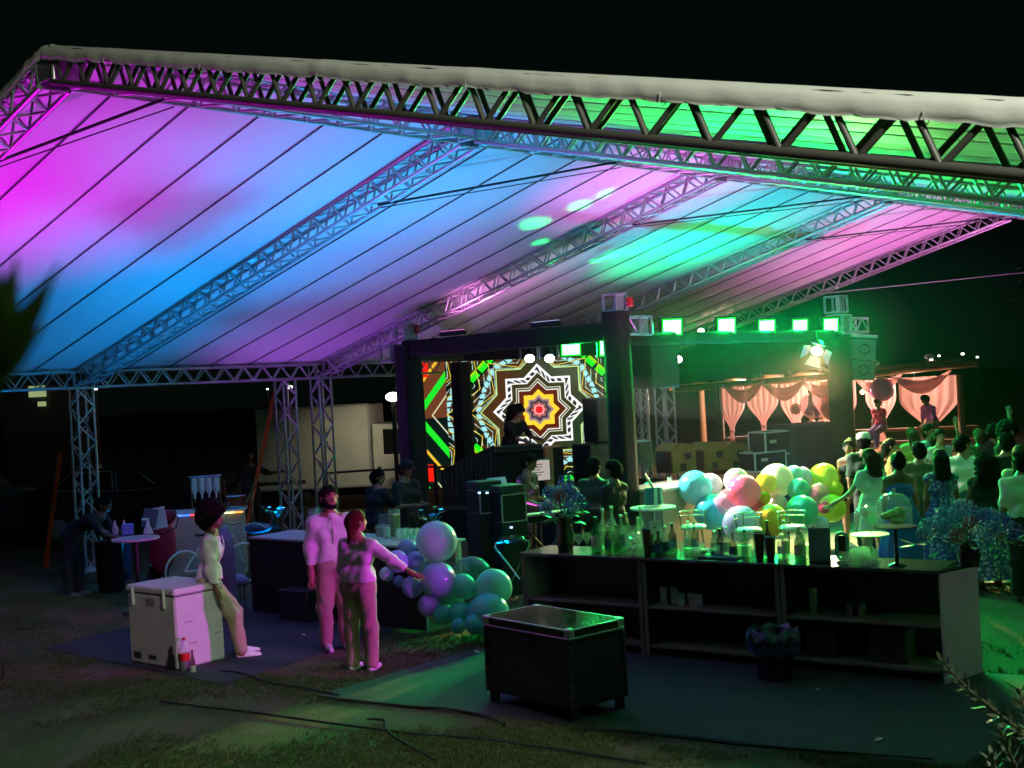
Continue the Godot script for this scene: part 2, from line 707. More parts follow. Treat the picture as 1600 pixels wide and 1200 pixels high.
func build_tent() -> void:
	var base := tp(0, SPAN, 0)
	var t := thing("event_tent", "large open-sided event tent with aluminium truss frame and pale canopy lit in colours", "tent", base)
	var al: Material = mats["aluminium"]
	var ald: Material = mats["aluminium_dull"]
	var black := mat("truss_black", lin(0.10, 0.095, 0.085), 0.5, 0.3)
	for k in 5:
		# rafters end just short of the ridge block
		truss(t, "rafter_truss", raf(k, 0.0), raf(k, 0.985), al, 1 if k == 1 else 0)
		truss(t, "rafter_truss", raf(k, 1.015), raf(k, 1.97), black if k == 0 else al, 2 if k == 0 else 0, 0.27, 0.40, Vector3.UP, 0.026 if k == 0 else 0.025, 0.0175 if k == 0 else 0.0145)
		var pk := MB.new()
		var c := raf(k, 1.0)
		for e in [-1.0, 1.0]:
			pk.box(c + PV * (0.15 * e), Vector3(0.012, 0.3, 0.3), yaw(PV), 0.003)
			pk.box(c + EV * (0.14 * e) + Vector3(0, 0.0, 0), Vector3(0.012, 0.28, 0.28), yaw(EV), 0.003)
			for f in [-1.0, 1.0]:
				pk.tube(c + PV * (0.15 * e) + EV * (0.13 * f) + Vector3(0, -0.16, 0), c + PV * (0.15 * e) + EV * (0.13 * f) + Vector3(0, 0.10, 0), 0.024)
		part(pk, "ridge_block", al, t)
	for k in 4:
		truss(t, "ridge_truss", tp(k, SPAN, RIDGE) + EV * 0.17, tp(k + 1, SPAN, RIDGE) - EV * 0.17, al, 0)
		truss(t, "eave_truss", tp(k, 0, EAVE) + EV * 0.17, tp(k + 1, 0, EAVE) - EV * 0.17, ald if k > 1 else al, 0)
	for k in 5:
		tower(t, tp(k, 0, 0), EAVE - 0.15, EV)
		tower(t, tp(k, SPAN * 2 - 0.05, 0), EAVE - 0.1, EV)
	# a second tower beside the second one
	tower(t, tp(2, -0.15, 0) - EV * 0.75, EAVE - 0.15, EV)
	# canopy panels and the dark seams between them
	var wn := FastNoiseLite.new()
	wn.seed = 8
	wn.frequency = 0.35
	for k in 4:
		for j in 6:
			for sl in 2:
				var k0 := k + j / 6.0
				var k1 := k + (j + 1) / 6.0
				var rows := []
				for i in 21:
					var row := PackedVector3Array()
					var w := i / 20.0
					for q in 9:
						var x := q / 8.0
						var tt := w if sl == 0 else 2.0 - w
						var sag := -0.035 * 4.0 * x * (1.0 - x) * (0.4 + 0.6 * sin(PI * w))
						var cp := raf(lerpf(k0, k1, x), tt, 0.178 + sag)
						row.append(cp + Vector3(0, wn.get_noise_3d(cp.x * 2.0, cp.y, cp.z * 2.0) * 0.022 * sin(PI * x), 0))
					rows.append(row)
				var mb := MB.new()
				mb.grid(rows, Vector3.UP)
				part(mb, "canopy_panel", mats["canopy"], t)
	for k in 25:
		for sl in 2:
			if k % 6 == 0:
				continue
			var sm := MB.new()
			var a := raf(k / 6.0, 0.0 if sl == 0 else 2.0, 0.163)
			var b := raf(k / 6.0, 1.0, 0.163)
			var dd := (b - a).normalized()
			sm.box((a + b) * 0.5, Vector3((b - a).length(), 0.010, 0.019), Basis(dd, dd.cross(EV).normalized() * -1.0, EV), 0.002)
			part(sm, "seam_strap", mats["strap_dark"] if sl == 0 else mats["canopy"], t)
	edge_flap(t)
	# bracing cables between rafters and ridge
	for c in [[0, 0.82, 0.2], [1, 0.815, 1.5], [2, 0.82, 2.77], [3, 0.82, 3.9]]:
		var a := raf(c[0], c[1], -0.16)
		var b := tp(c[2], SPAN, RIDGE - 0.15)
		for o in 2:
			var cb := MB.new()
			var off := Vector3(0, -0.03 * o, 0) + EV * (0.05 * o)
			cb.tube(a + off, b + off * 2.0, 0.016 if o == 0 else 0.007, -1.0, 6)
			part(cb, "bracing_cable", mats["strap_dark"], t)
	var gy := MB.new()
	gy.tube(raf(4, 0.55, -0.16), raf(4, 0.55, -0.16) + Vector3(9.0, 0.35, 2.0), 0.014, -1.0, 6)
	part(gy, "guy_cable", mats["aluminium_dull"], t)
	# orange ratchet straps holding the columns down
	for s in [[Vector3(-7.85, 2.05, -21.3), Vector3(-8.520, 0.000, -22.088)], [Vector3(-4.72, 2.9, -24.5), Vector3(-5.35, 0.15, -24.0)]]:
		var a: Vector3 = s[0]
		var b: Vector3 = s[1]
		var r := thing("ratchet_strap", "orange ratchet strap running from the leftmost tower down to the grass" if s[1].x < -6.5 else "orange ratchet strap slanting down beside the paired towers near the truck", "strap", b, "orange tie-down straps")
		var mb := MB.new()
		var dd := (a - b).normalized()
		mb.box((a + b) * 0.5, Vector3((a - b).length(), 0.075, 0.006), Basis(dd, dd.cross(Vector3.BACK).normalized(), Vector3.BACK), 0.001)
		part(mb, "webbing", mats["orange_web"], r)
		var hk := MB.new()
		hk.box(b + dd * 0.16, Vector3(0.24, 0.1, 0.05), Basis(dd, dd.cross(Vector3.BACK).normalized(), Vector3.BACK), 0.012)
		hk.tube(b + dd * 0.1, b - dd * 0.08 + Vector3(-0.03, 0, 0), 0.018)
		part(hk, "ratchet", mats["orange_web"], r)


func tower(t: Node3D, at: Vector3, h: float, side: Vector3) -> void:
	truss(t, "column_tower", at + Vector3(0, 0.04, 0), at + Vector3(0, h, 0), mats["aluminium"], 0, 0.29, 0.62, side)
	var mb := MB.new()
	mb.box(at + Vector3(0, 0.02, 0), Vector3(0.5, 0.04, 0.5), yaw(side), 0.006)
	part(MB.new().box(at + Vector3(0, h + 0.01, 0), Vector3(0.33, 0.03, 0.33), yaw(side), 0.004), "head_plate", mats["aluminium"], t)
	part(mb, "base_plate", mats["aluminium"], t)


# the canopy's edge folded down over the outer face of the near gable rafters
func edge_flap(t: Node3D) -> void:
	var f := FastNoiseLite.new()
	f.seed = 3
	f.frequency = 2.2
	for sl in 2:
		var rows := []
		var n := 150
		for i in n + 1:
			var w := i / float(n)
			var tt := lerpf(0.0, 1.0, w) if sl == 0 else lerpf(1.0, 1.99, w)
			var pos := tt * SPAN
			var gather := pow(absf(fposmod(pos, 1.37) / 1.37 - 0.5) * 2.0, 14.0)
			var row := PackedVector3Array()
			var c := raf(0, tt)
			var out := -EV
			var wob := f.get_noise_1d(pos * 2.0) * 0.012
			var crease := f.get_noise_1d(pos * 10.0) * 0.03 * gather
			for q in [[0.02, 0.186, 0.0], [-0.03, 0.192, 0.1], [-0.11, 0.182, 0.2], [-0.16, 0.158, 0.5], [-0.174, 0.125, 0.8], [-0.178, 0.095, 1.0], [-0.176, 0.068, 1.0], [-0.165, 0.052, 1.0], [-0.150, 0.058, 0.6]]:
				var dep: float = q[0]
				var y: float = q[1]
				var am: float = q[2]
				var fold := f.get_noise_2d(pos * 6.0, y * 30.0) * 0.006 * am
				row.append(c - out * dep * 1.0 + out * (wob * am + fold + crease) + Vector3(0, y + (0.018 * f.get_noise_1d(pos * 1.5 + 40.0) + 0.03 * gather * (0.5 + f.get_noise_1d(pos * 3.0))) * am, 0))
			rows.append(row)
		var mb := MB.new()
		mb.grid(rows, -EV)
		part(mb, "canopy_edge", mats["canopy_flap"], t)
		# lashing cords at the gathers
		for i in int(SPAN / 1.37):
			var pos := 1.37 * (i + 0.5) + (0.0 if sl == 0 else 1.37 * ceil(SPAN / 1.37)) - 0.685
			var tt := pos / SPAN
			if tt < 0.02 or tt > 1.97:
				continue
			var c := raf(0, tt)
			var lb := MB.new()
			lb.path([c - EV * 0.183 + Vector3(0, 0.10, 0), c - EV * 0.19 + Vector3(0, 0.06, 0), c - EV * 0.16 + Vector3(0, 0.035, 0), c - EV * 0.10 + Vector3(0, 0.09, 0)], 0.003, 5)
			part(lb, "lashing_cord", mats["aluminium_dull"], t)

# ---------------------------------------------------------------- lamps

func spot(at: Vector3, to: Vector3, c: Color, e: float, angle: float, blend := 1.0, size := 0.06) -> void:
	var l := SpotLight3D.new()
	l.name = numbered("spot_light")
	l.light_color = c
	l.light_energy = e
	l.spot_angle = angle
	l.spot_angle_attenuation = blend
	l.spot_range = 60.0
	l.spot_attenuation = 2.0
	l.light_size = size
	l.shadow_enabled = true
	add_child(l)
	l.position = at
	l.look_at_from_position(at, to, Vector3.UP if absf((to - at).normalized().y) < 0.98 else Vector3.RIGHT)


func omni(at: Vector3, c: Color, e: float, size := 0.05) -> void:
	var l := OmniLight3D.new()
	l.name = numbered("bulb_light")
	l.light_color = c
	l.light_energy = e
	l.omni_range = 60.0
	l.omni_attenuation = 2.0
	l.light_size = size
	l.shadow_enabled = true
	add_child(l)
	l.position = at


# a floor-standing LED par can: body, yoke, glowing lens, and its light just in front
func par_can(at: Vector3, to: Vector3, c: Color, e: float, angle: float, label: String, group := "LED par cans washing the canopy") -> void:
	var t := thing("par_can", label, "stage light", at, group)
	var d := (to - at).normalized()
	var x := d.cross(Vector3.UP).normalized()
	var bas := Basis(x, d, x.cross(d))
	var o := at + Vector3(0, 0.18, 0)
	part(MB.new().lathe([Vector2(0, -0.13), Vector2(0.07, -0.13), Vector2(0.085, -0.08), Vector2(0.10, 0.04), Vector2(0.105, 0.10), Vector2(0.095, 0.10), Vector2(0.092, 0.07)], 18, Transform3D(bas, o)), "housing", mats["black_paint"], t)
	var key := "lens_%s" % c.to_html(false)
	if not mats.has(key):
		glow(key, c, 6.0)
	part(MB.new().lathe([Vector2(0, 0.075), Vector2(0.06, 0.074), Vector2(0.092, 0.07)], 18, Transform3D(bas, o)), "lens", mats[key], t)
	var y := MB.new()
	y.path([o + x * 0.12, o + x * 0.125 - Vector3(0, 0.12, 0), o + x * 0.10 - Vector3(0, 0.175, 0), o - x * 0.10 - Vector3(0, 0.175, 0), o - x * 0.125 - Vector3(0, 0.12, 0), o - x * 0.12], 0.012, 6)
	part(y, "yoke", mats["black_paint"], t)
	spot(o + d * 0.12, to, c, e, angle, 1.0, 0.09)


func build_lamps() -> void:
	var mag := Color(0.95, 0.0, 1.0)
	var blue := Color(0.0, 0.60, 1.0)
	var pink := Color(1.0, 0.28, 0.95)
	var cyan := Color(0.0, 0.85, 1.0)
	# LED par cans standing on the ground, washing the canopy from below
	par_can(Vector3(-6.9, 0, -13.9), Vector3(-5.4, 5.3, -12.1), mag, 30.0, 58.0, "magenta LED par can on the grass below the leftmost rafter")
	par_can(Vector3(-5.6, 0, -12.9), Vector3(-5.3, 5.3, -11.6), mag, 9.0, 44.0, "second magenta LED par can beside the leftmost rafter")
	par_can(Vector3(-5.75, 0, -19.4), Vector3(-5.6, 4.0, -19.2), blue, 9.0, 58.0, "blue LED par can standing behind the round table")
	par_can(Vector3(-3.15, 0, -17.3), Vector3(-3.0, 4.9, -16.8), blue, 27.0, 58.0, "blue LED par can hidden behind the left drinks table")
	par_can(Vector3(-0.45, 0, -15.5), Vector3(-0.5, 5.6, -15.3), Color(0.0, 0.70, 1.0), 26.0, 42.0, "blue LED par can hidden behind the lavender balloons")
	par_can(Vector3(-4.2, 0, -22.8), Vector3(-3.0, 4.1, -22.8), Color(0.72, 0.36, 1.0), 8.0, 52.0, "violet LED par can beside the paired towers")
	par_can(Vector3(-0.1, 0, -17.9), Vector3(-0.5, 5.0, -18.9), Color(0.8, 0.42, 1.0), 7.0, 46.0, "pink LED par can between the keyboard and the stage")
	par_can(Vector3(2.6, 0, -16.6), Vector3(2.503, 5.790, -18.393), pink, 40.0, 26.0, "pink LED par can on the ground behind the bar")
	par_can(Vector3(4.4, 0, -20.6), Vector3(5.0, 5.3, -20.6), cyan, 34.0, 54.0, "cyan LED par can on the dance floor behind the balloons")
	par_can(Vector3(8.6, 0, -24.0), Vector3(8.8, 5.2, -25.0), Color(1.0, 0.5, 0.9), 40.0, 52.0, "pink LED par can on the dance floor behind the crowd")
	par_can(Vector3(-6.45, 0, -19.8), Vector3(-7.6, 1.4, -21.3), Color(1.0, 0.90, 0.96), 6.0, 34.0, "white LED par can lighting the leftmost tower from its foot")
	# magenta lamp on a stand, right of the picture, that lights the bar staff
	var lt := thing("stage_lamp", "magenta LED lamp on a tripod stand beside the bar", "stage light", Vector3(5.6, 0, -9.0))
	part(MB.new().tube(Vector3(5.6, 0, -9.0), Vector3(5.6, 1.75, -9.0), 0.018), "stand", mats["black_paint"], lt)
	part(MB.new().box(Vector3(5.6, 1.85, -9.0), Vector3(0.12, 0.26, 0.34), yaw(Vector3(0.91, 0, 0.42)), 0.02), "housing", mats["black_paint"], lt)
	glow("lens_stand", mag, 8.0)
	part(MB.new().box(Vector3(5.535, 1.85, -9.03), Vector3(0.012, 0.2, 0.28), yaw(Vector3(0.91, 0, 0.42)), 0.002), "lens", mats["lens_stand"], lt)
	spot(Vector3(5.48, 1.85, -9.06), Vector3(-2.85, 1.0, -13.3), Color(0.95, 0.20, 1.0), 60.0, 10.5, 0.4, 0.05)
	# flood lamp on a pole behind the camera
	flood_pole()


func flood_pole() -> void:
	var at := Vector3(3.8, 0, 0.2)
	var t := thing("flood_lamp", "tall pole with a white flood lamp behind the camera", "lamp", at)
	part(MB.new().tube(at, at + Vector3(0, 7.5, 0), 0.07, 0.05, 10), "pole", mats["aluminium_dull"], t)
	var hd := at + Vector3(-0.2, 7.5, -0.2)
	part(MB.new().box(hd, Vector3(0.5, 0.3, 0.12), yaw(Vector3(1, 0, -0.3)), 0.02), "housing", mats["dark_grey"], t)
	glow("flood_lens", Color(0.95, 1.0, 0.85), 10.0)
	part(MB.new().box(hd + Vector3(-0.02, -0.03, -0.08), Vector3(0.42, 0.24, 0.02), yaw(Vector3(1, 0, -0.3)), 0.002), "lens", mats["flood_lens"], t)
	spot(hd + Vector3(-0.06, -0.08, -0.2), Vector3(0.5, 1.5, -11), Color(0.97, 1.0, 0.90), 58.0, 68.0, 1.0, 0.15)

# ---------------------------------------------------------------- figures

# prims: [a, b, ra, rb]; joined with a smooth minimum of width k; cuts: [normal, offset] keep dot(n, p) < offset
func blend_mesh(prims: Array, cell: float, k: float, cuts := []) -> MB:
	var lo := Vector3.INF
	var hi := -Vector3.INF
	for q in prims:
		var m := Vector3.ONE * (maxf(q[2], q[3]) + cell * 2.5)
		lo = lo.min((q[0] as Vector3).min(q[1]) - m)
		hi = hi.max((q[0] as Vector3).max(q[1]) + m)
	var nx := int((hi.x - lo.x) / cell) + 2
	var ny := int((hi.y - lo.y) / cell) + 2
	var nz := int((hi.z - lo.z) / cell) + 2
	var f := PackedFloat32Array()
	f.resize(nx * ny * nz)
	f.fill(1.0)
	var sxy := nx * ny
	for q in prims:
		var a: Vector3 = q[0]
		var b: Vector3 = q[1]
		var ra: float = q[2]
		var rb: float = q[3]
		var ba := b - a
		var bb := maxf(ba.length_squared(), 1e-9)
		var mg := Vector3.ONE * (maxf(ra, rb) + k + cell * 2.0)
		var i0 := ((a.min(b) - mg - lo) / cell).floor().max(Vector3.ZERO)
		var i1 := ((a.max(b) + mg - lo) / cell).ceil().min(Vector3(nx - 1, ny - 1, nz - 1))
		for z in range(int(i0.z), int(i1.z) + 1):
			for y in range(int(i0.y), int(i1.y) + 1):
				var o := z * sxy + y * nx
				var py := Vector3(lo.x, lo.y + y * cell, lo.z + z * cell) - a
				for x in range(int(i0.x), int(i1.x) + 1):
					var pa := Vector3(py.x + x * cell, py.y, py.z)
					var h := clampf(pa.dot(ba) / bb, 0.0, 1.0)
					var d := (pa - ba * h).length() - (ra + (rb - ra) * h)
					var e := f[o + x]
					var w := k - absf(e - d)
					if w > 0.0:
						f[o + x] = minf(e, d) - w * w * 0.25 / k
					elif d < e:
						f[o + x] = d
	for c in cuts:
		var nn: Vector3 = c[0]
		for z in nz:
			for y in ny:
				var o := z * sxy + y * nx
				for x in nx:
					var d := nn.dot(lo + Vector3(x, y, z) * cell) - float(c[1])
					if d > f[o + x]:
						f[o + x] = d
	# surface nets
	var id := PackedInt32Array()
	id.resize(f.size())
	id.fill(-1)
	var mb := MB.new()
	var far := cell * 2.0
	var off := PackedInt32Array([0, 1, nx, nx + 1, sxy, sxy + 1, sxy + nx, sxy + nx + 1])
	var cp: Array[Vector3] = [Vector3(0, 0, 0), Vector3(1, 0, 0), Vector3(0, 1, 0), Vector3(1, 1, 0), Vector3(0, 0, 1), Vector3(1, 0, 1), Vector3(0, 1, 1), Vector3(1, 1, 1)]
	var ed := PackedInt32Array([0, 1, 2, 3, 4, 5, 6, 7, 0, 2, 1, 3, 4, 6, 5, 7, 0, 4, 1, 5, 2, 6, 3, 7])
	for z in nz - 1:
		for y in ny - 1:
			var o := z * sxy + y * nx
			for x in nx - 1:
				var c0 := o + x
				if absf(f[c0]) > far:
					continue
				var neg := 0
				for i in 8:
					if f[c0 + off[i]] < 0.0:
						neg += 1
				if neg == 0 or neg == 8:
					continue
				var sum := Vector3.ZERO
				var cnt := 0
				for i in 12:
					var p := ed[i * 2]
					var q := ed[i * 2 + 1]
					var fp := f[c0 + off[p]]
					var fq := f[c0 + off[q]]
					if (fp < 0.0) != (fq < 0.0):
						sum += cp[p].lerp(cp[q], fp / (fp - fq))
						cnt += 1
				id[c0] = mb.v.size()
				mb.v.append(lo + (Vector3(x, y, z) + sum / cnt) * cell)
				var g := Vector3(f[c0 + 1] - f[c0] + f[c0 + off[7]] - f[c0 + off[6]], f[c0 + nx] - f[c0] + f[c0 + off[7]] - f[c0 + off[5]], f[c0 + sxy] - f[c0] + f[c0 + off[7]] - f[c0 + off[3]])
				mb.n.append(g.normalized())
				mb.uv.append(Vector2.ZERO)
	for z in range(1, nz - 1):
		for y in range(1, ny - 1):
			var o := z * sxy + y * nx
			for x in range(1, nx - 1):
				var c0 := o + x
				var f0 := f[c0]
				if absf(f0) > far:
					continue
				for ax in 3:
					var st := 1 if ax == 0 else (nx if ax == 1 else sxy)
					var f1 := f[c0 + st]
					if (f0 < 0.0) == (f1 < 0.0):
						continue
					var s1 := nx if ax == 0 else (sxy if ax == 1 else 1)
					var s2 := sxy if ax == 0 else (1 if ax == 1 else nx)
					var a := id[c0]
					var b := id[c0 - s1]
					var c := id[c0 - s1 - s2]
					var d := id[c0 - s2]
					if a < 0 or b < 0 or c < 0 or d < 0:
						continue
					if f0 < 0.0:
						mb.ix.append_array(PackedInt32Array([a, c, b, a, d, c]))
					else:
						mb.ix.append_array(PackedInt32Array([a, b, c, a, c, d]))
	# smooth normals from the faces
	for i in mb.n.size():
		mb.n[i] *= 0.001
	for i in range(0, mb.ix.size(), 3):
		var fn := -(mb.v[mb.ix[i + 1]] - mb.v[mb.ix[i]]).cross(mb.v[mb.ix[i + 2]] - mb.v[mb.ix[i]])
		for j in 3:
			mb.n[mb.ix[i + j]] += fn * 10000.0
	for i in mb.n.size():
		mb.n[i] = mb.n[i].normalized()
	return mb


# cloth folds: push the surface in and out, then smooth the normals again
func ruffle(mb: MB, amp: float, sd: int) -> MB:
	var f := FastNoiseLite.new()
	f.seed = sd
	f.frequency = 1.0
	f.fractal_octaves = 2
	for i in mb.v.size():
		var p := mb.v[i]
		mb.v[i] = p + mb.n[i] * amp * (f.get_noise_3d(p.x * 5.0 + p.y * 3.0, p.y * 3.5, p.z * 5.0))
	var nn := PackedVector3Array()
	nn.resize(mb.v.size())
	for i in range(0, mb.ix.size(), 3):
		var fn := -(mb.v[mb.ix[i + 1]] - mb.v[mb.ix[i]]).cross(mb.v[mb.ix[i + 2]] - mb.v[mb.ix[i]])
		for j in 3:
			nn[mb.ix[i + j]] += fn * 10000.0
	for i in nn.size():
		mb.n[i] = (nn[i] + mb.n[i] * 0.0001).normalized()
	return mb


func skin(tone: int) -> StandardMaterial3D:
	var key := "skin_%d" % tone
	if not mats.has(key):
		var c: Color = [lin(0.42, 0.24, 0.16), lin(0.30, 0.155, 0.09), lin(0.16, 0.075, 0.04), lin(0.075, 0.034, 0.02)][tone]
		mat(key, c, 0.5)
	return mats[key]


func cloth(r: float, g: float, b: float, rough := 0.85) -> StandardMaterial3D:
	var key := "cloth_%.3f_%.3f_%.3f" % [r, g, b]
	if not mats.has(key):
		var m := mat(key, lin(r, g, b), rough)
		m.heightmap_enabled = true
		m.heightmap_texture = fold_tex()
		m.heightmap_scale = 0.35
		m.uv1_triplanar = true
		m.uv1_world_triplanar = true
		m.uv1_scale = Vector3(1.5, 0.9, 1.5)
	return mats[key]


func fold_tex() -> NoiseTexture2D:
	if not mats.has("_fold"):
		mats["_fold"] = noise_tex(0.012, Color.BLACK, Color.WHITE, 512, 91, 4)
	return mats["_fold"]


func person(s: Dictionary) -> Node3D:
	var h: float = s.get("h", 1.7)
	var at: Vector3 = s.at
	var fem: bool = s.get("fem", false)
	var wide: float = s.get("wide", 1.0)
	var lean: float = s.get("lean", 0.0)
	var side: float = s.get("side", 0.0)
	var cell: float = s.get("cell", 0.022)
	var t := thing("person", s.label, "person", at, s.get("group", ""))
	t.rotation.y = s.get("yaw", 0.0)
	# joints, local: x to the person's left, y up, z forward
	var lt: Vector3 = s.get("lt", Vector3(0.05, -1, 0.02)).normalized()
	var ls: Vector3 = s.get("ls", Vector3(0.0, -1, -0.03)).normalized()
	var rt: Vector3 = s.get("rt", Vector3(-0.05, -1, 0.02)).normalized()
	var rs: Vector3 = s.get("rs", Vector3(0.0, -1, -0.03)).normalized()
	var hipw := 0.055 if fem else 0.05
	var hl := Vector3(hipw, 0, 0) * h
	var hr := Vector3(-hipw, 0, 0) * h
	var kl := hl + lt * 0.245 * h
	var kr := hr + rt * 0.245 * h
	var al := kl + ls * 0.232 * h
	var ar := kr + rs * 0.232 * h
	var py: float = s.get("pelvis", -minf(al.y, ar.y) + 0.043 * h)
	var P: Vector3 = Vector3(0, py, 0) + s.get("shift", Vector3.ZERO)
	var up := Vector3(side, cos(lean), sin(lean)).normalized()
	var upl := Vector3(side * 0.5, cos(lean * 0.55), sin(lean * 0.55)).normalized()
	var xs := Vector3(1, -side, 0).normalized()
	var waist := P + upl * 0.09 * h
	var chest := waist + up * 0.115 * h
	var neck := waist + up * 0.222 * h
	var sw := (0.093 if fem else 0.107) * h * wide
	var shl := neck - up * 0.034 * h + xs * sw
	var shr := neck - up * 0.034 * h - xs * sw
	var hy: float = s.get("head_yaw", 0.0)
	var hp: float = s.get("head_pitch", 0.0) + lean * 0.6
	var hb := Basis(Vector3.UP, hy) * Basis(Vector3.RIGHT, hp)
	var HC := neck + (up * 0.4 + Vector3(0, 0.6, 0)).normalized() * 0.045 * h
	var hd := func(x: float, y: float, z: float) -> Vector3: return HC + hb * (Vector3(x, y, z) * h)
	var lau: Vector3 = s.get("lau", Vector3(0.16, -1, 0.0)).normalized()
	var laf: Vector3 = s.get("laf", Vector3(0.06, -1, 0.16)).normalized()
	var rau: Vector3 = s.get("rau", Vector3(-0.16, -1, 0.0)).normalized()
	var raf_: Vector3 = s.get("raf", Vector3(-0.06, -1, 0.16)).normalized()
	var el := shl + lau * 0.172 * h
	var er := shr + rau * 0.172 * h
	var wl := el + laf * 0.147 * h
	var wr := er + raf_ * 0.147 * h
	hl += P
	hr += P
	kl += P
	kr += P
	al += P
	ar += P
	var thin := 0.9 if fem else 1.0
	var fl := Vector3(0.04, 0, 1.0).normalized()
	var toe: float = s.get("toe", 0.0)
	var body := []
	# torso
	body.append([P + xs * 0.045 * h * wide, P - xs * 0.045 * h * wide, 0.066 * h, 0.066 * h])
	body.append([waist + xs * 0.035 * h * wide, waist - xs * 0.035 * h * wide, 0.055 * h * thin, 0.055 * h * thin])
	body.append([chest + xs * 0.05 * h * wide, chest - xs * 0.05 * h * wide, 0.062 * h * thin, 0.062 * h * thin])
	body.append([shl, neck, 0.032 * h, 0.036 * h])
	body.append([shr, neck, 0.032 * h, 0.036 * h])
	if fem:
		body.append([chest + xs * 0.033 * h + Vector3(0, 0, 0.045) * h, chest + xs * 0.03 * h, 0.034 * h, 0.03 * h])
		body.append([chest - xs * 0.033 * h + Vector3(0, 0, 0.045) * h, chest - xs * 0.03 * h, 0.034 * h, 0.03 * h])
	# legs
	body.append([hl, kl, 0.054 * h * wide, 0.034 * h])
	body.append([hr, kr, 0.054 * h * wide, 0.034 * h])
	body.append([kl, al, 0.033 * h, 0.021 * h])
	body.append([kr, ar, 0.033 * h, 0.021 * h])
	body.append([kl.lerp(al, 0.28) - Vector3(0, 0, 0.008) * h, kl.lerp(al, 0.4), 0.031 * h, 0.026 * h])
	body.append([kr.lerp(ar, 0.28) - Vector3(0, 0, 0.008) * h, kr.lerp(ar, 0.4), 0.031 * h, 0.026 * h])
	for q in [al, ar]:
		body.append([q + Vector3(0, -0.018, -0.01) * h, q + (fl * 0.085 - Vector3(0, 0.026, 0)) * h, 0.022 * h, 0.014 * h])
	# arms
	body.append([shl, el, 0.029 * h * thin, 0.022 * h * thin])
	body.append([shr, er, 0.029 * h * thin, 0.022 * h * thin])
	body.append([el, wl, 0.022 * h * thin, 0.0145 * h])
	body.append([er, wr, 0.022 * h * thin, 0.0145 * h])
	# hands: palms
	var hl2: Vector3 = s.get("lhd", laf).normalized()
	var hr2: Vector3 = s.get("rhd", raf_).normalized()
	body.append([wl, wl + hl2 * 0.045 * h, 0.014 * h, 0.016 * h])
	body.append([wr, wr + hr2 * 0.045 * h, 0.014 * h, 0.016 * h])
	# neck and head
	body.append([neck - up * 0.01 * h, hd.call(0, 0.01, 0.0), 0.032 * h, 0.029 * h])
	var mb := blend_mesh(body, cell, 0.03 * h)
	var hcell := minf(cell, s.get("head_cell", 0.011))
	var head := [
		[hd.call(0, 0.072, -0.012), hd.call(0, 0.084, 0.004), 0.052 * h, 0.053 * h],
		[hd.call(0.008, 0.03, 0.028), hd.call(-0.008, 0.03, 0.028), 0.026 * h, 0.026 * h],
		[hd.call(0, 0.065, 0.02), hd.call(0, 0.045, 0.03), 0.036 * h, 0.03 * h],
		[hd.call(0, 0.071, 0.056), hd.call(0, 0.055, 0.064), 0.006 * h, 0.009 * h],
		[hd.call(0.054, 0.066, -0.004), hd.call(0.056, 0.052, -0.002), 0.010 * h, 0.007 * h],
		[hd.call(-0.054, 0.066, -0.004), hd.call(-0.056, 0.052, -0.002), 0.010 * h, 0.007 * h],
		[hd.call(0, 0.0, 0.0), hd.call(0, 0.04, 0.0), 0.029 * h, 0.03 * h],
	]
	var hm := blend_mesh(head, hcell, 0.014 * h)
	append(mb, hm)
	# fingers
	for e in 2:
		var w0: Vector3 = (wl + hl2 * 0.045 * h) if e == 0 else (wr + hr2 * 0.045 * h)
		var dr: Vector3 = hl2 if e == 0 else hr2
		var ac := dr.cross(Vector3(0, 0, 1) if absf(dr.z) < 0.7 else Vector3(0, 1, 0)).normalized()
		var pn := ac.cross(dr).normalized()
		for i in 4:
			var o := w0 + ac * ((i - 1.5) * 0.0095 * h)
			var l := [0.040, 0.047, 0.044, 0.034][i] as float
			var m := o + (dr + ac * (i - 1.5) * 0.12).normalized() * l * 0.55 * h
			var m2 := m + (dr + ac * (i - 1.5) * 0.12 + pn * 0.35).normalized() * l * 0.5 * h
			mb.path([o - dr * 0.01 * h, o, m, m2], 0.0056 * h, 6, 0.0042 * h)
		var sg := 1.0 if e == 0 else -1.0
		var b0 := w0 - dr * 0.03 * h + ac * 0.012 * h * sg
		mb.path([b0, b0 + (ac * sg * 0.7 + dr * 0.6).normalized() * 0.022 * h, b0 + (ac * sg * 0.5 + dr * 1.0).normalized() * 0.042 * h], 0.0066 * h, 6, 0.0045 * h)
	part(mb, "body", skin(s.get("tone", 1)), t, false)
	# eyes, brows and mouth
	var mo := MB.new()
	for q in [-1.0, 1.0]:
		part(MB.new().sphere(hd.call(0.021 * q, 0.073, 0.046), 0.0085 * h, 8, 6), "eye", eye_mat(), t, false)
		part(MB.new().path([hd.call(0.009 * q, 0.086, 0.056), hd.call(0.022 * q, 0.090, 0.053), hd.call(0.034 * q, 0.086, 0.044)], 0.0032 * h, 5), "eyebrow", hair_mat(s.get("brow", "dark")), t, false)
	mo.path([hd.call(-0.016, 0.033, 0.049), hd.call(0, 0.034, 0.056), hd.call(0.016, 0.033, 0.049)], 0.0042 * h, 6)
	if not mats.has("lips"):
		mat("lips", lin(0.22, 0.06, 0.05), 0.45)
	part(mo, "mouth", mats["lips"], t, false)
	# top
	var fat := 0.010 * h
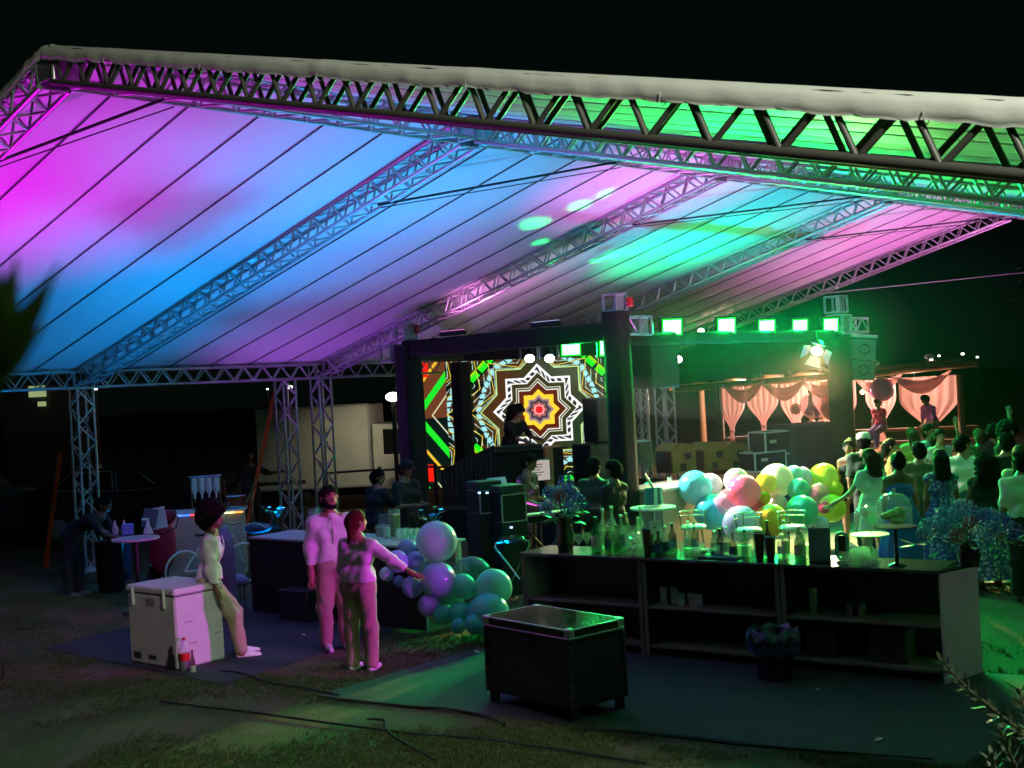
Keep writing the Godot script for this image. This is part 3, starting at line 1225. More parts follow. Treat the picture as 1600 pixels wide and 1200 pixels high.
	if s.has("top"):
		var tops := []
		var sl: float = s.get("sleeve", 1.0)
		var loose: float = s.get("loose", 0.0) * h
		tops.append([P + upl * 0.03 * h + xs * 0.042 * h * wide, P + upl * 0.03 * h - xs * 0.042 * h * wide, 0.068 * h + loose, 0.068 * h + loose])
		tops.append([waist + xs * 0.036 * h * wide, waist - xs * 0.036 * h * wide, 0.058 * h * thin + fat + loose, 0.058 * h * thin + fat + loose])
		tops.append([chest + xs * 0.05 * h * wide, chest - xs * 0.05 * h * wide, 0.062 * h * thin + fat, 0.062 * h * thin + fat])
		if fem:
			tops.append([chest + xs * 0.033 * h + Vector3(0, 0, 0.045) * h, chest + xs * 0.03 * h, 0.034 * h + fat, 0.03 * h + fat])
			tops.append([chest - xs * 0.033 * h + Vector3(0, 0, 0.045) * h, chest - xs * 0.03 * h, 0.034 * h + fat, 0.03 * h + fat])
		var cuts := []
		if s.get("strapless", false):
			cuts.append([up, up.dot(chest + up * 0.045 * h)])
		else:
			tops.append([shl, neck - up * 0.010 * h, 0.031 * h + fat * 0.8, 0.034 * h + fat * 0.6])
			tops.append([shr, neck - up * 0.010 * h, 0.031 * h + fat * 0.8, 0.034 * h + fat * 0.6])
			cuts.append([up, up.dot(neck + up * 0.026 * h)])
			if sl > 0.0:
				for e in 2:
					var a0 := shl if e == 0 else shr
					var b0 := el if e == 0 else er
					var c0 := wl if e == 0 else wr
					tops.append([a0, a0.lerp(b0, minf(1.0, sl)), 0.031 * h + fat, 0.026 * h + fat])
					if sl > 1.0:
						tops.append([b0, b0.lerp(c0, sl - 1.0), 0.026 * h + fat, 0.021 * h + fat * 0.8])
		var hem: float = s.get("hem", 0.0)
		cuts.append([-upl, -upl.dot(P + upl * hem * h)])
		var sh := part(ruffle(blend_mesh(tops, minf(cell, 0.018), 0.03 * h, cuts), 0.012 * h, int(at.x * 100.0)), s.get("top_name", "shirt"), s.top, t, false)
		if s.get("collar", false):
			var cp := []
			for q in 17:
				var an := TAU * q / 16.0
				cp.append(neck + up * (0.016 + 0.010 * cos(an + PI)) * h + (xs * sin(an) * 0.036 + Vector3(0, 0, 1) * (cos(an) * 0.034 + 0.002)) * h)
			part(MB.new().path(cp, 0.0085 * h, 7), "collar", s.top, sh, false)
			var bp := []
			for q in 7:
				var w := q / 6.0
				var c := (neck - up * 0.005 * h).lerp(waist - up * 0.04 * h, w)
				bp.append(c + Vector3(0, 0, 1) * (0.052 + 0.030 * sin(PI * minf(1.0, w * 1.3 + 0.1))) * h)
			part(MB.new().path(bp, 0.004 * h, 5), "placket", s.top, sh, false)
	if s.has("bottom"):
		var kind: String = s.get("cut", "trousers")
		if kind == "trousers" or kind == "shorts":
			var bt := []
			var ll := 1.0 if kind == "trousers" else 0.5
			bt.append([P + Vector3(0, 0.01, 0) * h + xs * 0.046 * h * wide, P + Vector3(0, 0.01, 0) * h - xs * 0.046 * h * wide, 0.066 * h + fat, 0.066 * h + fat])
			bt.append([waist - upl * 0.03 * h + xs * 0.036 * h, waist - upl * 0.03 * h - xs * 0.036 * h, 0.058 * h + fat * 0.6, 0.058 * h + fat * 0.6])
			for e in 2:
				var a0 := hl if e == 0 else hr
				var b0 := kl if e == 0 else kr
				var c0 := al if e == 0 else ar
				if kind == "shorts":
					bt.append([a0, a0.lerp(b0, 0.5), 0.056 * h * wide + fat, 0.052 * h * wide + fat])
				else:
					bt.append([a0, b0, 0.055 * h * wide + fat, 0.040 * h + fat])
					bt.append([b0, c0.lerp(b0, 0.06), 0.040 * h + fat, 0.031 * h + fat])
			part(ruffle(blend_mesh(bt, minf(cell, 0.018), 0.022 * h, [[upl, upl.dot(waist - upl * 0.005 * h)]]), 0.009 * h, int(at.z * 100.0)), "trousers" if kind == "trousers" else "shorts", s.bottom, t, false)
		else:
			var hemy: float = s.get("hem_y", 0.3) * h
			var flare: float = s.get("flare", 0.16) * h
			var rows := []
			var top := waist + upl * 0.01 * h
			for i in 15:
				var w := i / 14.0
				var row := PackedVector3Array()
				var y := lerpf(top.y, hemy, w)
				var r0 := lerpf(0.07 * h, flare, pow(w, 0.8)) + 0.035 * h * sin(PI * clampf(w * 2.4, 0, 1)) * (0.6 if fem else 0.3)
				for q in 36:
					var an := TAU * q / 36.0
					var fold := 1.0 + 0.10 * w * sin(an * 7.0 + 2.0 * sin(an * 2.0 + h * 9.0)) + 0.04 * w * sin(an * 13.0)
					row.append(Vector3(lerpf(top.x, P.x, minf(1, w * 3)) + cos(an) * r0 * fold * 1.15, y, lerpf(top.z, P.z, minf(1, w * 3)) + sin(an) * r0 * fold * 0.9))
				rows.append(row)
			var sk := MB.new()
			sk.grid(rows, Vector3.ZERO, true)
			part(sk, "skirt", s.bottom, t, false)
	if s.has("shoe"):
		for q in [al, ar]:
			var sb := MB.new()
			var pr := [[q + Vector3(0, -0.022, -0.012) * h, q + (fl * 0.045 - Vector3(0, 0.022, 0)) * h, 0.024 * h, 0.022 * h], [q + (fl * 0.045 - Vector3(0, 0.022, 0)) * h, q + (fl * 0.105 - Vector3(0, 0.027, 0)) * h, 0.022 * h, 0.017 * h]]
			part(blend_mesh(pr, minf(cell, 0.011), 0.015 * h, [[Vector3.DOWN, 0.0005 - (q.y - 0.043 * h)]]), "shoe", s.shoe, t, false)
	# hair
	var hair: String = s.get("hair", "short")
	var hmat := hair_mat(s.get("hair_color", "dark"))
	if hair != "none":
		var hp_ := []
		var cut2 := []
		var big := 0.034 if hair == "afro" else (0.004 if hair == "short" else 0.008)
		hp_.append([hd.call(0, 0.075, -0.014), hd.call(0, 0.09, 0.0), (0.052 + big) * h, (0.052 + big) * h])
		hp_.append([hd.call(0, 0.045, -0.026), hd.call(0, 0.06, -0.03), 0.044 * h, 0.05 * h])
		if hair == "afro":
			hp_.append([hd.call(0, 0.11, 0.012), hd.call(0, 0.12, -0.02), 0.06 * h, 0.06 * h])
		var fn: Vector3 = hb * Vector3(0, -0.62, 0.78)
		cut2.append([fn, fn.dot(hd.call(0, 0.088, 0.044))])
		if hair == "long" or hair == "ponytail" or hair == "bigcurl":
			var wv := 0.5 if hair == "ponytail" else (1.35 if hair == "bigcurl" else 1.0)
			var ln: float = s.get("hair_len", 0.26)
			var p0: Vector3 = hd.call(0, 0.07, -0.05)
			var p1: Vector3 = neck - up * 0.02 * h + Vector3(0, 0, -0.062) * h
			var p2: Vector3 = neck - up * ln * h + Vector3(0, 0, -0.098) * h
			for q in ([0.0] if hair == "ponytail" else [-1.0, -0.35, 0.35, 1.0]):
				var xo: Vector3 = xs * (0.034 * q * wv * h)
				hp_.append([p0 + xo * 0.8, p1 + xo, 0.034 * h * maxf(wv, 0.75), 0.034 * h * maxf(wv, 0.75)])
				hp_.append([p1 + xo, p2 + xo * 1.25, 0.032 * h * maxf(wv, 0.8), 0.014 * h * wv])
		if hair == "bun":
			hp_.append([hd.call(0, 0.12, -0.05), hd.call(0, 0.135, -0.055), 0.032 * h, 0.03 * h])
		var hmb := blend_mesh(hp_, minf(cell, 0.014), 0.02 * h, cut2)
		if hair == "afro" or hair == "bigcurl" or hair == "short":
			# tufts and curls standing out of the surface
			var nv := hmb.v.size()
			var sz := 0.011 if hair == "afro" else (0.010 if hair == "bigcurl" else 0.005)
			for i in range(0, nv, maxi(1, nv / 260)):
				hmb.sphere(hmb.v[i] + hmb.n[i] * sz * h * 0.3, sz * h * (0.8 + 0.5 * fposmod(i * 0.618, 1.0)), 6, 4)
		part(hmb, "hair", hmat, t, false)
	if s.get("beard", false):
		var bd := [[hd.call(0.03, 0.035, 0.022), hd.call(0.012, 0.018, 0.038), 0.020 * h, 0.022 * h], [hd.call(-0.03, 0.035, 0.022), hd.call(-0.012, 0.018, 0.038), 0.020 * h, 0.022 * h], [hd.call(0.014, 0.043, 0.048), hd.call(-0.014, 0.043, 0.048), 0.008 * h, 0.008 * h], [hd.call(0.045, 0.055, 0.01), hd.call(0.03, 0.03, 0.02), 0.012 * h, 0.014 * h], [hd.call(-0.045, 0.055, 0.01), hd.call(-0.03, 0.03, 0.02), 0.012 * h, 0.014 * h]]
		part(blend_mesh(bd, minf(cell, 0.01), 0.012 * h), "beard", hmat, t, false)
	if s.get("cap", false):
		var cpm := MB.new()
		var o: Vector3 = hd.call(0, 0.095, -0.004)
		cpm.lathe([Vector2(0.064, 0.0), Vector2(0.064, 0.02), Vector2(0.055, 0.045), Vector2(0.03, 0.058), Vector2(0.0, 0.062)], 16, Transform3D(hb.scaled(Vector3.ONE * h), o))
		cpm.prism([o + hb * Vector3(-0.05, 0.004, 0.035) * h, o + hb * Vector3(-0.035, 0.0, 0.10) * h, o + hb * Vector3(0.0, 0.0, 0.118) * h, o + hb * Vector3(0.035, 0.0, 0.10) * h, o + hb * Vector3(0.05, 0.004, 0.035) * h], hb * Vector3(0, 0.006, 0) * h)
		part(cpm, "cap", s.get("cap_mat", mats["black_cloth"]), t, false)
	return t


func append(a: MB, b: MB) -> void:
	var o := a.v.size()
	a.v.append_array(b.v)
	a.n.append_array(b.n)
	a.uv.append_array(b.uv)
	for i in b.ix:
		a.ix.append(i + o)


func eye_mat() -> StandardMaterial3D:
	if not mats.has("eye"):
		mat("eye", lin(0.10, 0.09, 0.085), 0.15)
	return mats["eye"]


func hair_mat(kind: String) -> StandardMaterial3D:
	var key := "hair_" + kind
	if not mats.has(key):
		var c: Color = {"dark": lin(0.010, 0.008, 0.007), "brown": lin(0.045, 0.022, 0.012), "auburn": lin(0.09, 0.018, 0.012), "blond": lin(0.16, 0.10, 0.05)}[kind]
		var m := mat(key, c, 0.7)
		m.metallic_specular = 0.25
		m.heightmap_enabled = true
		if not mats.has("_strand"):
			mats["_strand"] = noise_tex(0.06, Color.BLACK, Color.WHITE, 256, 61, 3)
		m.heightmap_texture = mats["_strand"]
		m.heightmap_scale = 1.2
		m.uv1_triplanar = true
		m.uv1_scale = Vector3(14.0, 1.2, 14.0)
	return mats[key]

# ---------------------------------------------------------------- stage

func area(at: Vector3, to: Vector3, c: Color, e: float, w: float, h: float) -> void:
	var l := AreaLight3D.new()
	l.name = numbered("panel_light")
	l.light_color = c
	l.light_energy = e
	l.area_size = Vector2(w, h)
	l.area_normalize_energy = true
	l.area_range = 60.0
	l.area_attenuation = 2.0
	l.shadow_enabled = true
	add_child(l)
	l.look_at_from_position(at, to, Vector3.UP)


func clad_post(t: Node3D, at: Vector3, h: float, w := 0.34) -> void:
	var f := FastNoiseLite.new()
	f.frequency = 1.2
	var rows := []
	for i in 15:
		var y := h * i / 14.0
		var row := PackedVector3Array()
		for q in 24:
			var an := TAU * q / 24.0 + 0.78
			var sq := 1.0 / maxf(absf(cos(an)), absf(sin(an)))
			var r := w * 0.5 * minf(sq, 1.37) * (1.0 + 0.03 * f.get_noise_2d(q * 3.0, y * 3.0))
			row.append(at + EV * (cos(an) * r) + PV * (sin(an) * r) + Vector3(0, y, 0))
		rows.append(row)
	var mb := MB.new()
	mb.grid(rows, Vector3.ZERO, true)
	part(mb, "cloth_sleeve", mats["drape"], t)


func sleeve_block(t: Node3D, at: Vector3, s := 0.36) -> void:
	var mb := MB.new()
	var h := s * 0.5
	var c := []
	for y in [-h, h]:
		for q in [[-h, -h], [h, -h], [h, h], [-h, h]]:
			c.append(at + EV * q[0] + PV * q[1] + Vector3(0, y, 0))
	for i in 4:
		mb.tube(c[i], c[(i + 1) % 4], 0.022)
		mb.tube(c[i + 4], c[(i + 1) % 4 + 4], 0.022)
		mb.tube(c[i], c[i + 4], 0.024)
	mb.box(at + EV * h * 0.9, Vector3(0.012, s * 0.9, s * 0.55), yaw(EV))
	mb.box(at + PV * h * 0.9, Vector3(0.012, s * 0.9, s * 0.55), yaw(PV))
	part(mb, "corner_block", mats["aluminium_dull"], t)


func beam(t: Node3D, a: Vector3, b: Vector3, h := 0.30) -> void:
	var f := FastNoiseLite.new()
	f.frequency = 0.8
	var rows := []
	var d := (b - a).normalized()
	var s := d.cross(Vector3.UP).normalized()
	for i in 31:
		var row := PackedVector3Array()
		var c := a.lerp(b, i / 30.0)
		for q in 16:
			var an := TAU * q / 16.0 + 0.39
			var sq := minf(1.0 / maxf(absf(cos(an)), absf(sin(an))), 1.3)
			var r := h * 0.5 * sq
			row.append(c + s * (cos(an) * r * 0.9) + Vector3(0, sin(an) * r + 0.015 * f.get_noise_2d(i * 1.5, q * 2.0), 0))
		rows.append(row)
	var mb := MB.new()
	mb.grid(rows, Vector3.ZERO, true)
	part(mb, "beam_cover", mats["drape"], t)


const SA := Vector3(-1.86, 0, -22.3)
const SB := Vector3(1.65, 0, -19.0)
const SC := Vector3(6.27, 0, -23.6)
const SD := Vector3(3.35, 0, -27.3)
const SE := Vector3(-1.08, 0, -26.2)


func build_stage() -> void:
	var dr := mat("drape", lin(0.010, 0.012, 0.011), 0.9)
	wear(dr, 1.5, lin(0.005, 0.006, 0.006), lin(0.012, 0.014, 0.013), 0.02, 55)
	var t := thing("stage_rig", "square stage rig of truss posts and beams wrapped in black cloth", "stage rig", SB)
	clad_post(t, SA, 3.62)
	clad_post(t, SB, 3.85, 0.31)
	clad_post(t, SC, 3.45)
	clad_post(t, SE, 3.35, 0.30)
	beam(t, SA + Vector3(0, 3.55, 0), SB + Vector3(0, 3.55, 0))
	beam(t, SB + Vector3(0, 3.42, 0) + EV * 0.2, SC + Vector3(0, 3.42, 0) - EV * 0.2, 0.2)
	beam(t, SA + Vector3(0, 3.5, 0), SE + Vector3(0, 3.5, 0), 0.28)
	beam(t, SE + Vector3(0, 3.5, 0), SD + Vector3(0, 3.5, 0), 0.28)
	sleeve_block(t, SA + Vector3(0, 3.86, 0), 0.26)
	sleeve_block(t, SA + Vector3(0, 3.5, 0) - PV * 0.42, 0.28)
	sleeve_block(t, SB + Vector3(0, 3.98, 0), 0.25)
	sleeve_block(t, SB + Vector3(0, 3.62, 0) + EV * 0.55, 0.28)
	sleeve_block(t, SC + Vector3(0, 3.62, 0) + EV * 0.06, 0.34)
	sleeve_block(t, SC + Vector3(0, 4.0, 0), 0.30)
	truss(t, "arm_truss", SC + Vector3(0, 3.6, 0) + EV * 0.25, SC + Vector3(0, 3.6, 0) + EV * 0.95, mats["aluminium"], 0, 0.26, 0.4)
	truss(t, "arm_truss", SB + Vector3(0, 3.62, 0) + EV * 0.15, SB + Vector3(0, 3.62, 0) + EV * 0.6, mats["aluminium"], 0, 0.26, 0.4)
	truss(t, "rear_tower", SD, SD + Vector3(0, 3.4, 0), mats["aluminium"], 0, 0.3, 0.6, EV)
	truss(t, "rear_tower", SD + Vector3(-0.5, 0, -0.4), SD + Vector3(-0.5, 3.4, -0.4), mats["aluminium"], 0, 0.2, 0.6, EV)
	for p in [SA + Vector3(0.2, 3.9, 0.1), SB + Vector3(0.22, 3.98, 0.1)]:
		part(MB.new().box(p, Vector3(0.09, 0.15, 0.09), yaw(EV), 0.02), "chain_hoist", mats["red_plastic"], t)
	# stage roof flap seen dark under the canopy
	part(MB.new().prism([Vector3(-0.9, 3.7, -25.8), Vector3(0.6, 3.72, -24.6), Vector3(2.6, 3.75, -25.6), Vector3(1.0, 3.72, -27.2)], Vector3(0, 0.03, 0)), "roof_cloth", mats["drape"], t)
	# platform
	var pl := MB.new()
	pl.prism([Vector3(-1.6, 0.02, -22.9), Vector3(1.55, 0.02, -20.2), Vector3(5.6, 0.02, -24.0), Vector3(2.9, 0.02, -27.4), Vector3(-1.0, 0.02, -27.6)], Vector3(0, 0.56, 0))
	structure(pl, "stage_platform", mats["drape"])
	led_screen()
	stage_lights()
	stage_gear()
	# machine haze hanging round the stage lamps
	var hz := FogVolume.new()
	hz.name = "stage_haze"
	hz.shape = RenderingServer.FOG_VOLUME_SHAPE_ELLIPSOID
	hz.size = Vector3(12.0, 5.0, 6.0)
	var fm := FogMaterial.new()
	fm.density = 0.002
	fm.albedo = Color(0.9, 0.9, 0.9)
	hz.material = fm
	add_child(hz)
	hz.position = Vector3(3.9, 3.0, -20.9)
	hz.set_meta("kind", "stuff")
	hz.set_meta("label", "thin machine haze glowing green round the stage lamps")
	hz.set_meta("category", "haze")
	var h2 := FogVolume.new()
	h2.name = "lamp_haze"
	h2.shape = RenderingServer.FOG_VOLUME_SHAPE_ELLIPSOID
	h2.size = Vector3(10.5, 3.0, 3.0)
	var f2 := FogMaterial.new()
	f2.density = 0.005
	f2.albedo = Color(0.9, 0.9, 0.9)
	h2.material = f2
	add_child(h2)
	h2.transform = Transform3D(yaw(EV), (SB + SC) * 0.5 + Vector3(0.15, 3.5, 0.25))
	h2.set_meta("kind", "stuff")
	h2.set_meta("label", "thicker wisp of haze glowing along the row of green lamps")
	h2.set_meta("category", "haze")


func led_screen() -> void:
	var c := Vector3(0.12, 2.02, -27.0)
	var w := 4.1
	var h := 2.75
	var t := thing("led_screen", "large LED video wall showing a glowing eight-pointed kaleidoscope star", "screen", Vector3(c.x, 0.58, c.z))
	var im := Image.create(448, 300, false, Image.FORMAT_RGB8)
	star_picture(im)
	var m := StandardMaterial3D.new()
	m.resource_name = "led_picture"
	m.albedo_color = Color(0.02, 0.02, 0.02)
	m.roughness = 0.6
	m.emission_enabled = true
	m.emission = Color.WHITE
	m.emission_operator = BaseMaterial3D.EMISSION_OP_MULTIPLY
	m.emission_texture = ImageTexture.create_from_image(im)
	m.emission_energy_multiplier = 1.1
	var mb := MB.new()
	mb.quad(c + Vector3(-w / 2, -h / 2, 0.055), c + Vector3(w / 2, -h / 2, 0.055), c + Vector3(w / 2, h / 2, 0.055), c + Vector3(-w / 2, h / 2, 0.055), Vector3(0, 0, 1))
	part(mb, "display", m, t)
	part(MB.new().box(c, Vector3(w + 0.08, h + 0.08, 0.1), Basis.IDENTITY, 0.01), "cabinet", mats["black_paint"], t)
	part(MB.new().box(c + Vector3(-1.6, -h / 2 - 0.06, -0.1), Vector3(0.08, 0.12, 0.6)), "foot", mats["black_paint"], t)
	part(MB.new().box(c + Vector3(1.6, -h / 2 - 0.06, -0.1), Vector3(0.08, 0.12, 0.6)), "foot", mats["black_paint"], t)
	area(c + Vector3(0, 0, 0.12), c + Vector3(0.4, -0.2, 4), Color(0.85, 0.62, 0.38), 0.9, w, h)


# the moving pattern on the video wall: nested eight-pointed stars and mirrored blocks of colour
func star_picture(im: Image) -> void:
	var W := im.get_width()
	var H := im.get_height()
	var cx := W * 0.607
	var cy := H * 0.420
	var u := W / 270.0    # photo-like pixels
	var rings := [
		[6.0, Color(0.95, 0.10, 0.12)], [8.0, Color(0.98, 0.75, 0.72)], [10.0, Color(0.85, 0.16, 0.2)], [12.0, Color(0.55, 0.45, 0.45)], [14.5, Color(0.10, 0.08, 0.08)], [17.0, Color(0.50, 0.40, 0.46)],
		[19.5, Color(0.62, 0.52, 0.56)], [27.5, Color(1.0, 0.84, 0.20)], [36.0, Color(0.36, 0.12, 0.02)], [38.0, Color(0.95, 0.95, 0.9)], [40.0, Color(0.18, 0.17, 0.08)], [42.0, Color(0.9, 0.92, 0.85)],
		[49.0, Color(0.22, 0.20, 0.07)], [51.0, Color(1, 1, 1)], [57.0, Color(0.16, 0.14, 0.14)], [61.0, Color(1, 1, 1)], [76.0, Color(0.30, 0.20, 0.07)], [78.5, Color(0.75, 0.9, 0.55)],
	]
	for y in H:
		for x in W:
			var px := (x - cx) / u
			var py := (y - cy) / u
			var ax := absf(px)
			var ay := absf(py)
			var d := minf(maxf(ax, ay), (ax + ay) * 0.7071) * 1.30
			var an := atan2(py, px)
			var c := Color(0.02, 0.03, 0.02)
			if d < 78.5:
				for r in rings:
					if d < r[0]:
						c = r[1]
						break
				if d > 51.0 and d < 57.0:
					var seg := sin(an * 40.0 + d * 0.6)
					c = Color(0.10, 0.10, 0.10) if seg > -0.2 else Color(0.95, 0.95, 0.95)
				if d > 61.0 and d < 76.0:
					c = Color(0.30, 0.18, 0.06).lerp(Color(0.14, 0.22, 0.12), clampf(px / 70.0 * 0.5 + 0.5 + 0.25 * sin(an * 3.0), 0, 1))
			else:
				# mirrored outer field
				var q := fposmod(an, PI / 4.0)
				q = minf(q, PI / 4.0 - q)
				var rr := sqrt(px * px + py * py)
				var a1 := rr * cos(q)
				var b1 := rr * sin(q)
				c = Color(0.28, 0.17, 0.05) if fposmod(a1 - b1 * 0.9, 34.0) < 21.0 else Color(0.03, 0.07, 0.03)
				if fposmod(a1 + b1 * 1.1, 11.0) < 1.6:
					c = Color(0.72, 0.86, 0.82)
				if fposmod(a1 + b1 * 0.35, 46.0) > 39.0 and fposmod(b1, 9.0) > 2.0:
					c = Color(0.62, 0.9, 0.92)
				var g1 := fposmod(a1 - 92.0, 62.0)
				if g1 > 2.0 and g1 < 17.0:
					c = Color(0.02, 0.03, 0.02)
					if fposmod(b1 + 3.0, 19.0) > 4.0 and g1 > 4.0 and g1 < 15.0:
						c = Color(0.10, 0.95, 0.12).lerp(Color(0.75, 0.85, 0.1), clampf((g1 - 9.0) / 6.0, 0, 1))
				if fposmod(a1 * 0.7 + b1, 23.0) < 1.3:
					c = Color(0.95, 0.85, 0.25)
			# left column: slanting bands mirrored about the centre line
			if px < -132.0:
				var s := fposmod(ay * 0.62 - (px + 170.0) * 0.8, 58.0)
				c = Color(0.42, 0.23, 0.13) if py < 4.0 else Color(0.03, 0.09, 0.07)
				if s < 9.0:
					c = Color(0.12, 0.9, 0.18)
				elif s > 25.0 and s < 29.0:
					c = Color(0.95, 0.75, 0.2)
				elif s > 44.0 and s < 46.0:
					c = Color(0.85, 0.85, 0.7)
				if (py < -55.0 and px < -157.0) or (py > 70.0 and py < 95.0 and px < -154.0):
					c = Color(0.98, 0.12, 0.06)
			im.set_pixel(x, y, c)


func stage_lights() -> void:
	glow("green_rim", Color(0.05, 1.0, 0.12), 1.6)
	glow("green_panel", Color(0.42, 1.0, 0.55), 7.0)
	var gm := Color(0.03, 1.0, 0.40)
	var spots := [
		[Vector3(0.971, 3.351, -19.700), 0.32, "first of the glowing green LED panels on the left beam"], [Vector3(1.499, 3.305, -19.150), 0.24, "glowing green LED panel beside the middle black post"],
		[Vector3(2.628, 3.598, -19.900), 0.33, "glowing green LED panel next to the hanging speaker"], [Vector3(3.699, 3.614, -21.000), 0.32, "second green LED panel along the right beam"],
		[Vector3(4.571, 3.588, -21.900), 0.31, "third green LED panel along the right beam"], [Vector3(5.351, 3.595, -22.700), 0.30, "fourth green LED panel along the right beam"], [Vector3(6.086, 3.611, -23.350), 0.30, "last green LED panel beside the far right post"]]
	for s in spots:
		var p: Vector3 = s[0]
		var w: float = s[1]
		var h := 0.27
		var t := thing("blinder_light", s[2], "stage light", p - Vector3(0, h * 0.5, 0), "green LED blinder panels")
		var d := Vector3(0.12, -0.18, 1.0).normalized()
		var x := Vector3.UP.cross(d).normalized()
		var b := Basis(x, d.cross(x), d)
		part(MB.new().box(p - d * 0.05, Vector3(w + 0.05, h + 0.05, 0.09), b, 0.012), "housing", mats["black_paint"], t)
		part(MB.new().box(p, Vector3(w - 0.04, h - 0.04, 0.014), b, 0.002), "lens", mats["green_panel"], t)
		for e in [-1.0, 1.0]:
			part(MB.new().box(p + x * ((w - 0.02) * 0.5 * e), Vector3(0.022, h, 0.012), b, 0.002), "rim_light", mats["green_rim"], t)
			part(MB.new().box(p + b.y * ((h - 0.02) * 0.5 * e), Vector3(w - 0.044, 0.022, 0.012), b, 0.002), "rim_light", mats["green_rim"], t)
		part(MB.new().path([p + x * (w * 0.5 + 0.04), p + x * (w * 0.5 + 0.05) + Vector3(0, 0.16, -0.08), p - x * (w * 0.5 + 0.05) + Vector3(0, 0.16, -0.08), p - x * (w * 0.5 + 0.04)], 0.01, 6), "yoke", mats["black_paint"], t)
		spot(p + d * 0.05, p + (d + Vector3(0, -0.25, 0)) * 6.0, gm, 58.0 if p.x > 2.2 else 16.0, 54.0, 0.8, 0.13)
	# LED battens lying on the rig's left beam, washing the canopy above
	for q in [[0.25, Vector3(1.076, 4.602, -23.560), Color(1.0, 0.55, 0.95), 5.0, "pink LED batten on the left beam near the front corner"], [0.7, Vector3(2.790, 4.721, -24.623), Color(0.75, 0.75, 0.95), 3.5, "pale LED batten on the left beam near the middle post"]]:
		var o := SA.lerp(SB, q[0]) + Vector3(0, 3.76, 0)
		var bt := thing("led_batten", q[4], "stage light", o, "LED battens on the rig")
		part(MB.new().box(o, Vector3(0.6, 0.08, 0.1), yaw(PV), 0.012), "housing", mats["black_paint"], bt)
		glow("batten_%s" % (q[2] as Color).to_html(false), q[2], 0.8)
		part(MB.new().box(o + Vector3(0, 0.045, 0), Vector3(0.55, 0.012, 0.07), yaw(PV), 0.003), "lens", mats["batten_%s" % (q[2] as Color).to_html(false)], bt)
		spot(o + Vector3(0, 0.09, 0), q[1], q[2], q[3], 62.0, 1.0, 0.15)
	# two moving heads with white beams under the left beam
	glow("white_lens", Color(1.0, 0.98, 0.95), 12.0)
	var heads := [[Vector3(0.310, 3.211, -20.600), "orange-lit moving head with a bright white lens"], [Vector3(0.629, 3.185, -20.200), "purple-lit moving head with a bright white lens"]]
	for q in heads:
		var p: Vector3 = q[0]
		var t := thing("moving_head", q[1], "stage light", p + Vector3(0, 0.35, 0), "moving heads under the left beam")
		part(MB.new().box(p + Vector3(0, 0.34, 0), Vector3(0.3, 0.09, 0.3), Basis.IDENTITY, 0.02), "base", mats["black_paint"], t)
		for e in [-1.0, 1.0]:
			part(MB.new().box(p + Vector3(0.14 * e, 0.16, 0), Vector3(0.035, 0.3, 0.14), Basis.IDENTITY, 0.012), "arm", mats["aluminium_dull"], t)
		var d := Vector3(0.05, -0.55, 0.8).normalized()
		var x := Vector3.RIGHT
		var bas := Basis(x, d, x.cross(d))
		part(MB.new().lathe([Vector2(0, -0.16), Vector2(0.07, -0.15), Vector2(0.095, -0.06), Vector2(0.1, 0.1), Vector2(0.085, 0.12), Vector2(0.08, 0.11)], 18, Transform3D(bas, p + Vector3(0, 0.08, 0))), "head", mats["dark_grey"], t)
		part(MB.new().lathe([Vector2(0, 0.125), Vector2(0.05, 0.12), Vector2(0.08, 0.11)], 18, Transform3D(bas, p + Vector3(0, 0.08, 0))), "lens", mats["white_lens"], t)
		spot(p + Vector3(0, 0.08, 0) + d * 0.16, Vector3(4.6, 0.7, -18.6), Color(1.0, 0.95, 0.92), 75.0, 20.0, 0.9, 0.06)
	# fresnel with barn doors near the far right post
	var p := Vector3(5.620, 3.153, -22.600)
	var t := thing("fresnel_lamp", "warm white fresnel lamp with open barn doors hung from the right beam", "stage light", p)
	glow("warm_lens", Color(1.0, 0.86, 0.6), 10.0)
	var d := Vector3(-0.35, -0.55, 0.75).normalized()
	var x := d.cross(Vector3.UP).normalized()
	var bas := Basis(x, d, x.cross(d))
	part(MB.new().lathe([Vector2(0, -0.2), Vector2(0.09, -0.19), Vector2(0.12, -0.05), Vector2(0.12, 0.06), Vector2(0.11, 0.06)], 18, Transform3D(bas, p)), "housing", mats["black_paint"], t)
	part(MB.new().lathe([Vector2(0, 0.075), Vector2(0.07, 0.07), Vector2(0.11, 0.055)], 18, Transform3D(bas, p)), "lens", mats["warm_lens"], t)
	for k in 4:
		var an := TAU * k / 4.0 + 0.4
		var o := bas * Vector3(cos(an), 0, sin(an))
		var s := bas * Vector3(-sin(an), 0, cos(an))
		part(MB.new().prism([p + d * 0.06 + o * 0.13 + s * 0.09, p + d * 0.06 + o * 0.13 - s * 0.09, p + d * 0.2 + o * 0.25 - s * 0.15, p + d * 0.2 + o * 0.25 + s * 0.15], o * 0.004), "barn_door", mats["aluminium_dull"], t)
	part(MB.new().tube(p + Vector3(0, 0.1, 0), p + Vector3(0, 0.35, -0.05), 0.012), "clamp", mats["black_paint"], t)
	spot(p + d * 0.12, Vector3(4.2, 0.8, -18.3), Color(1.0, 0.78, 0.54), 150.0, 36.0, 0.8, 0.1)
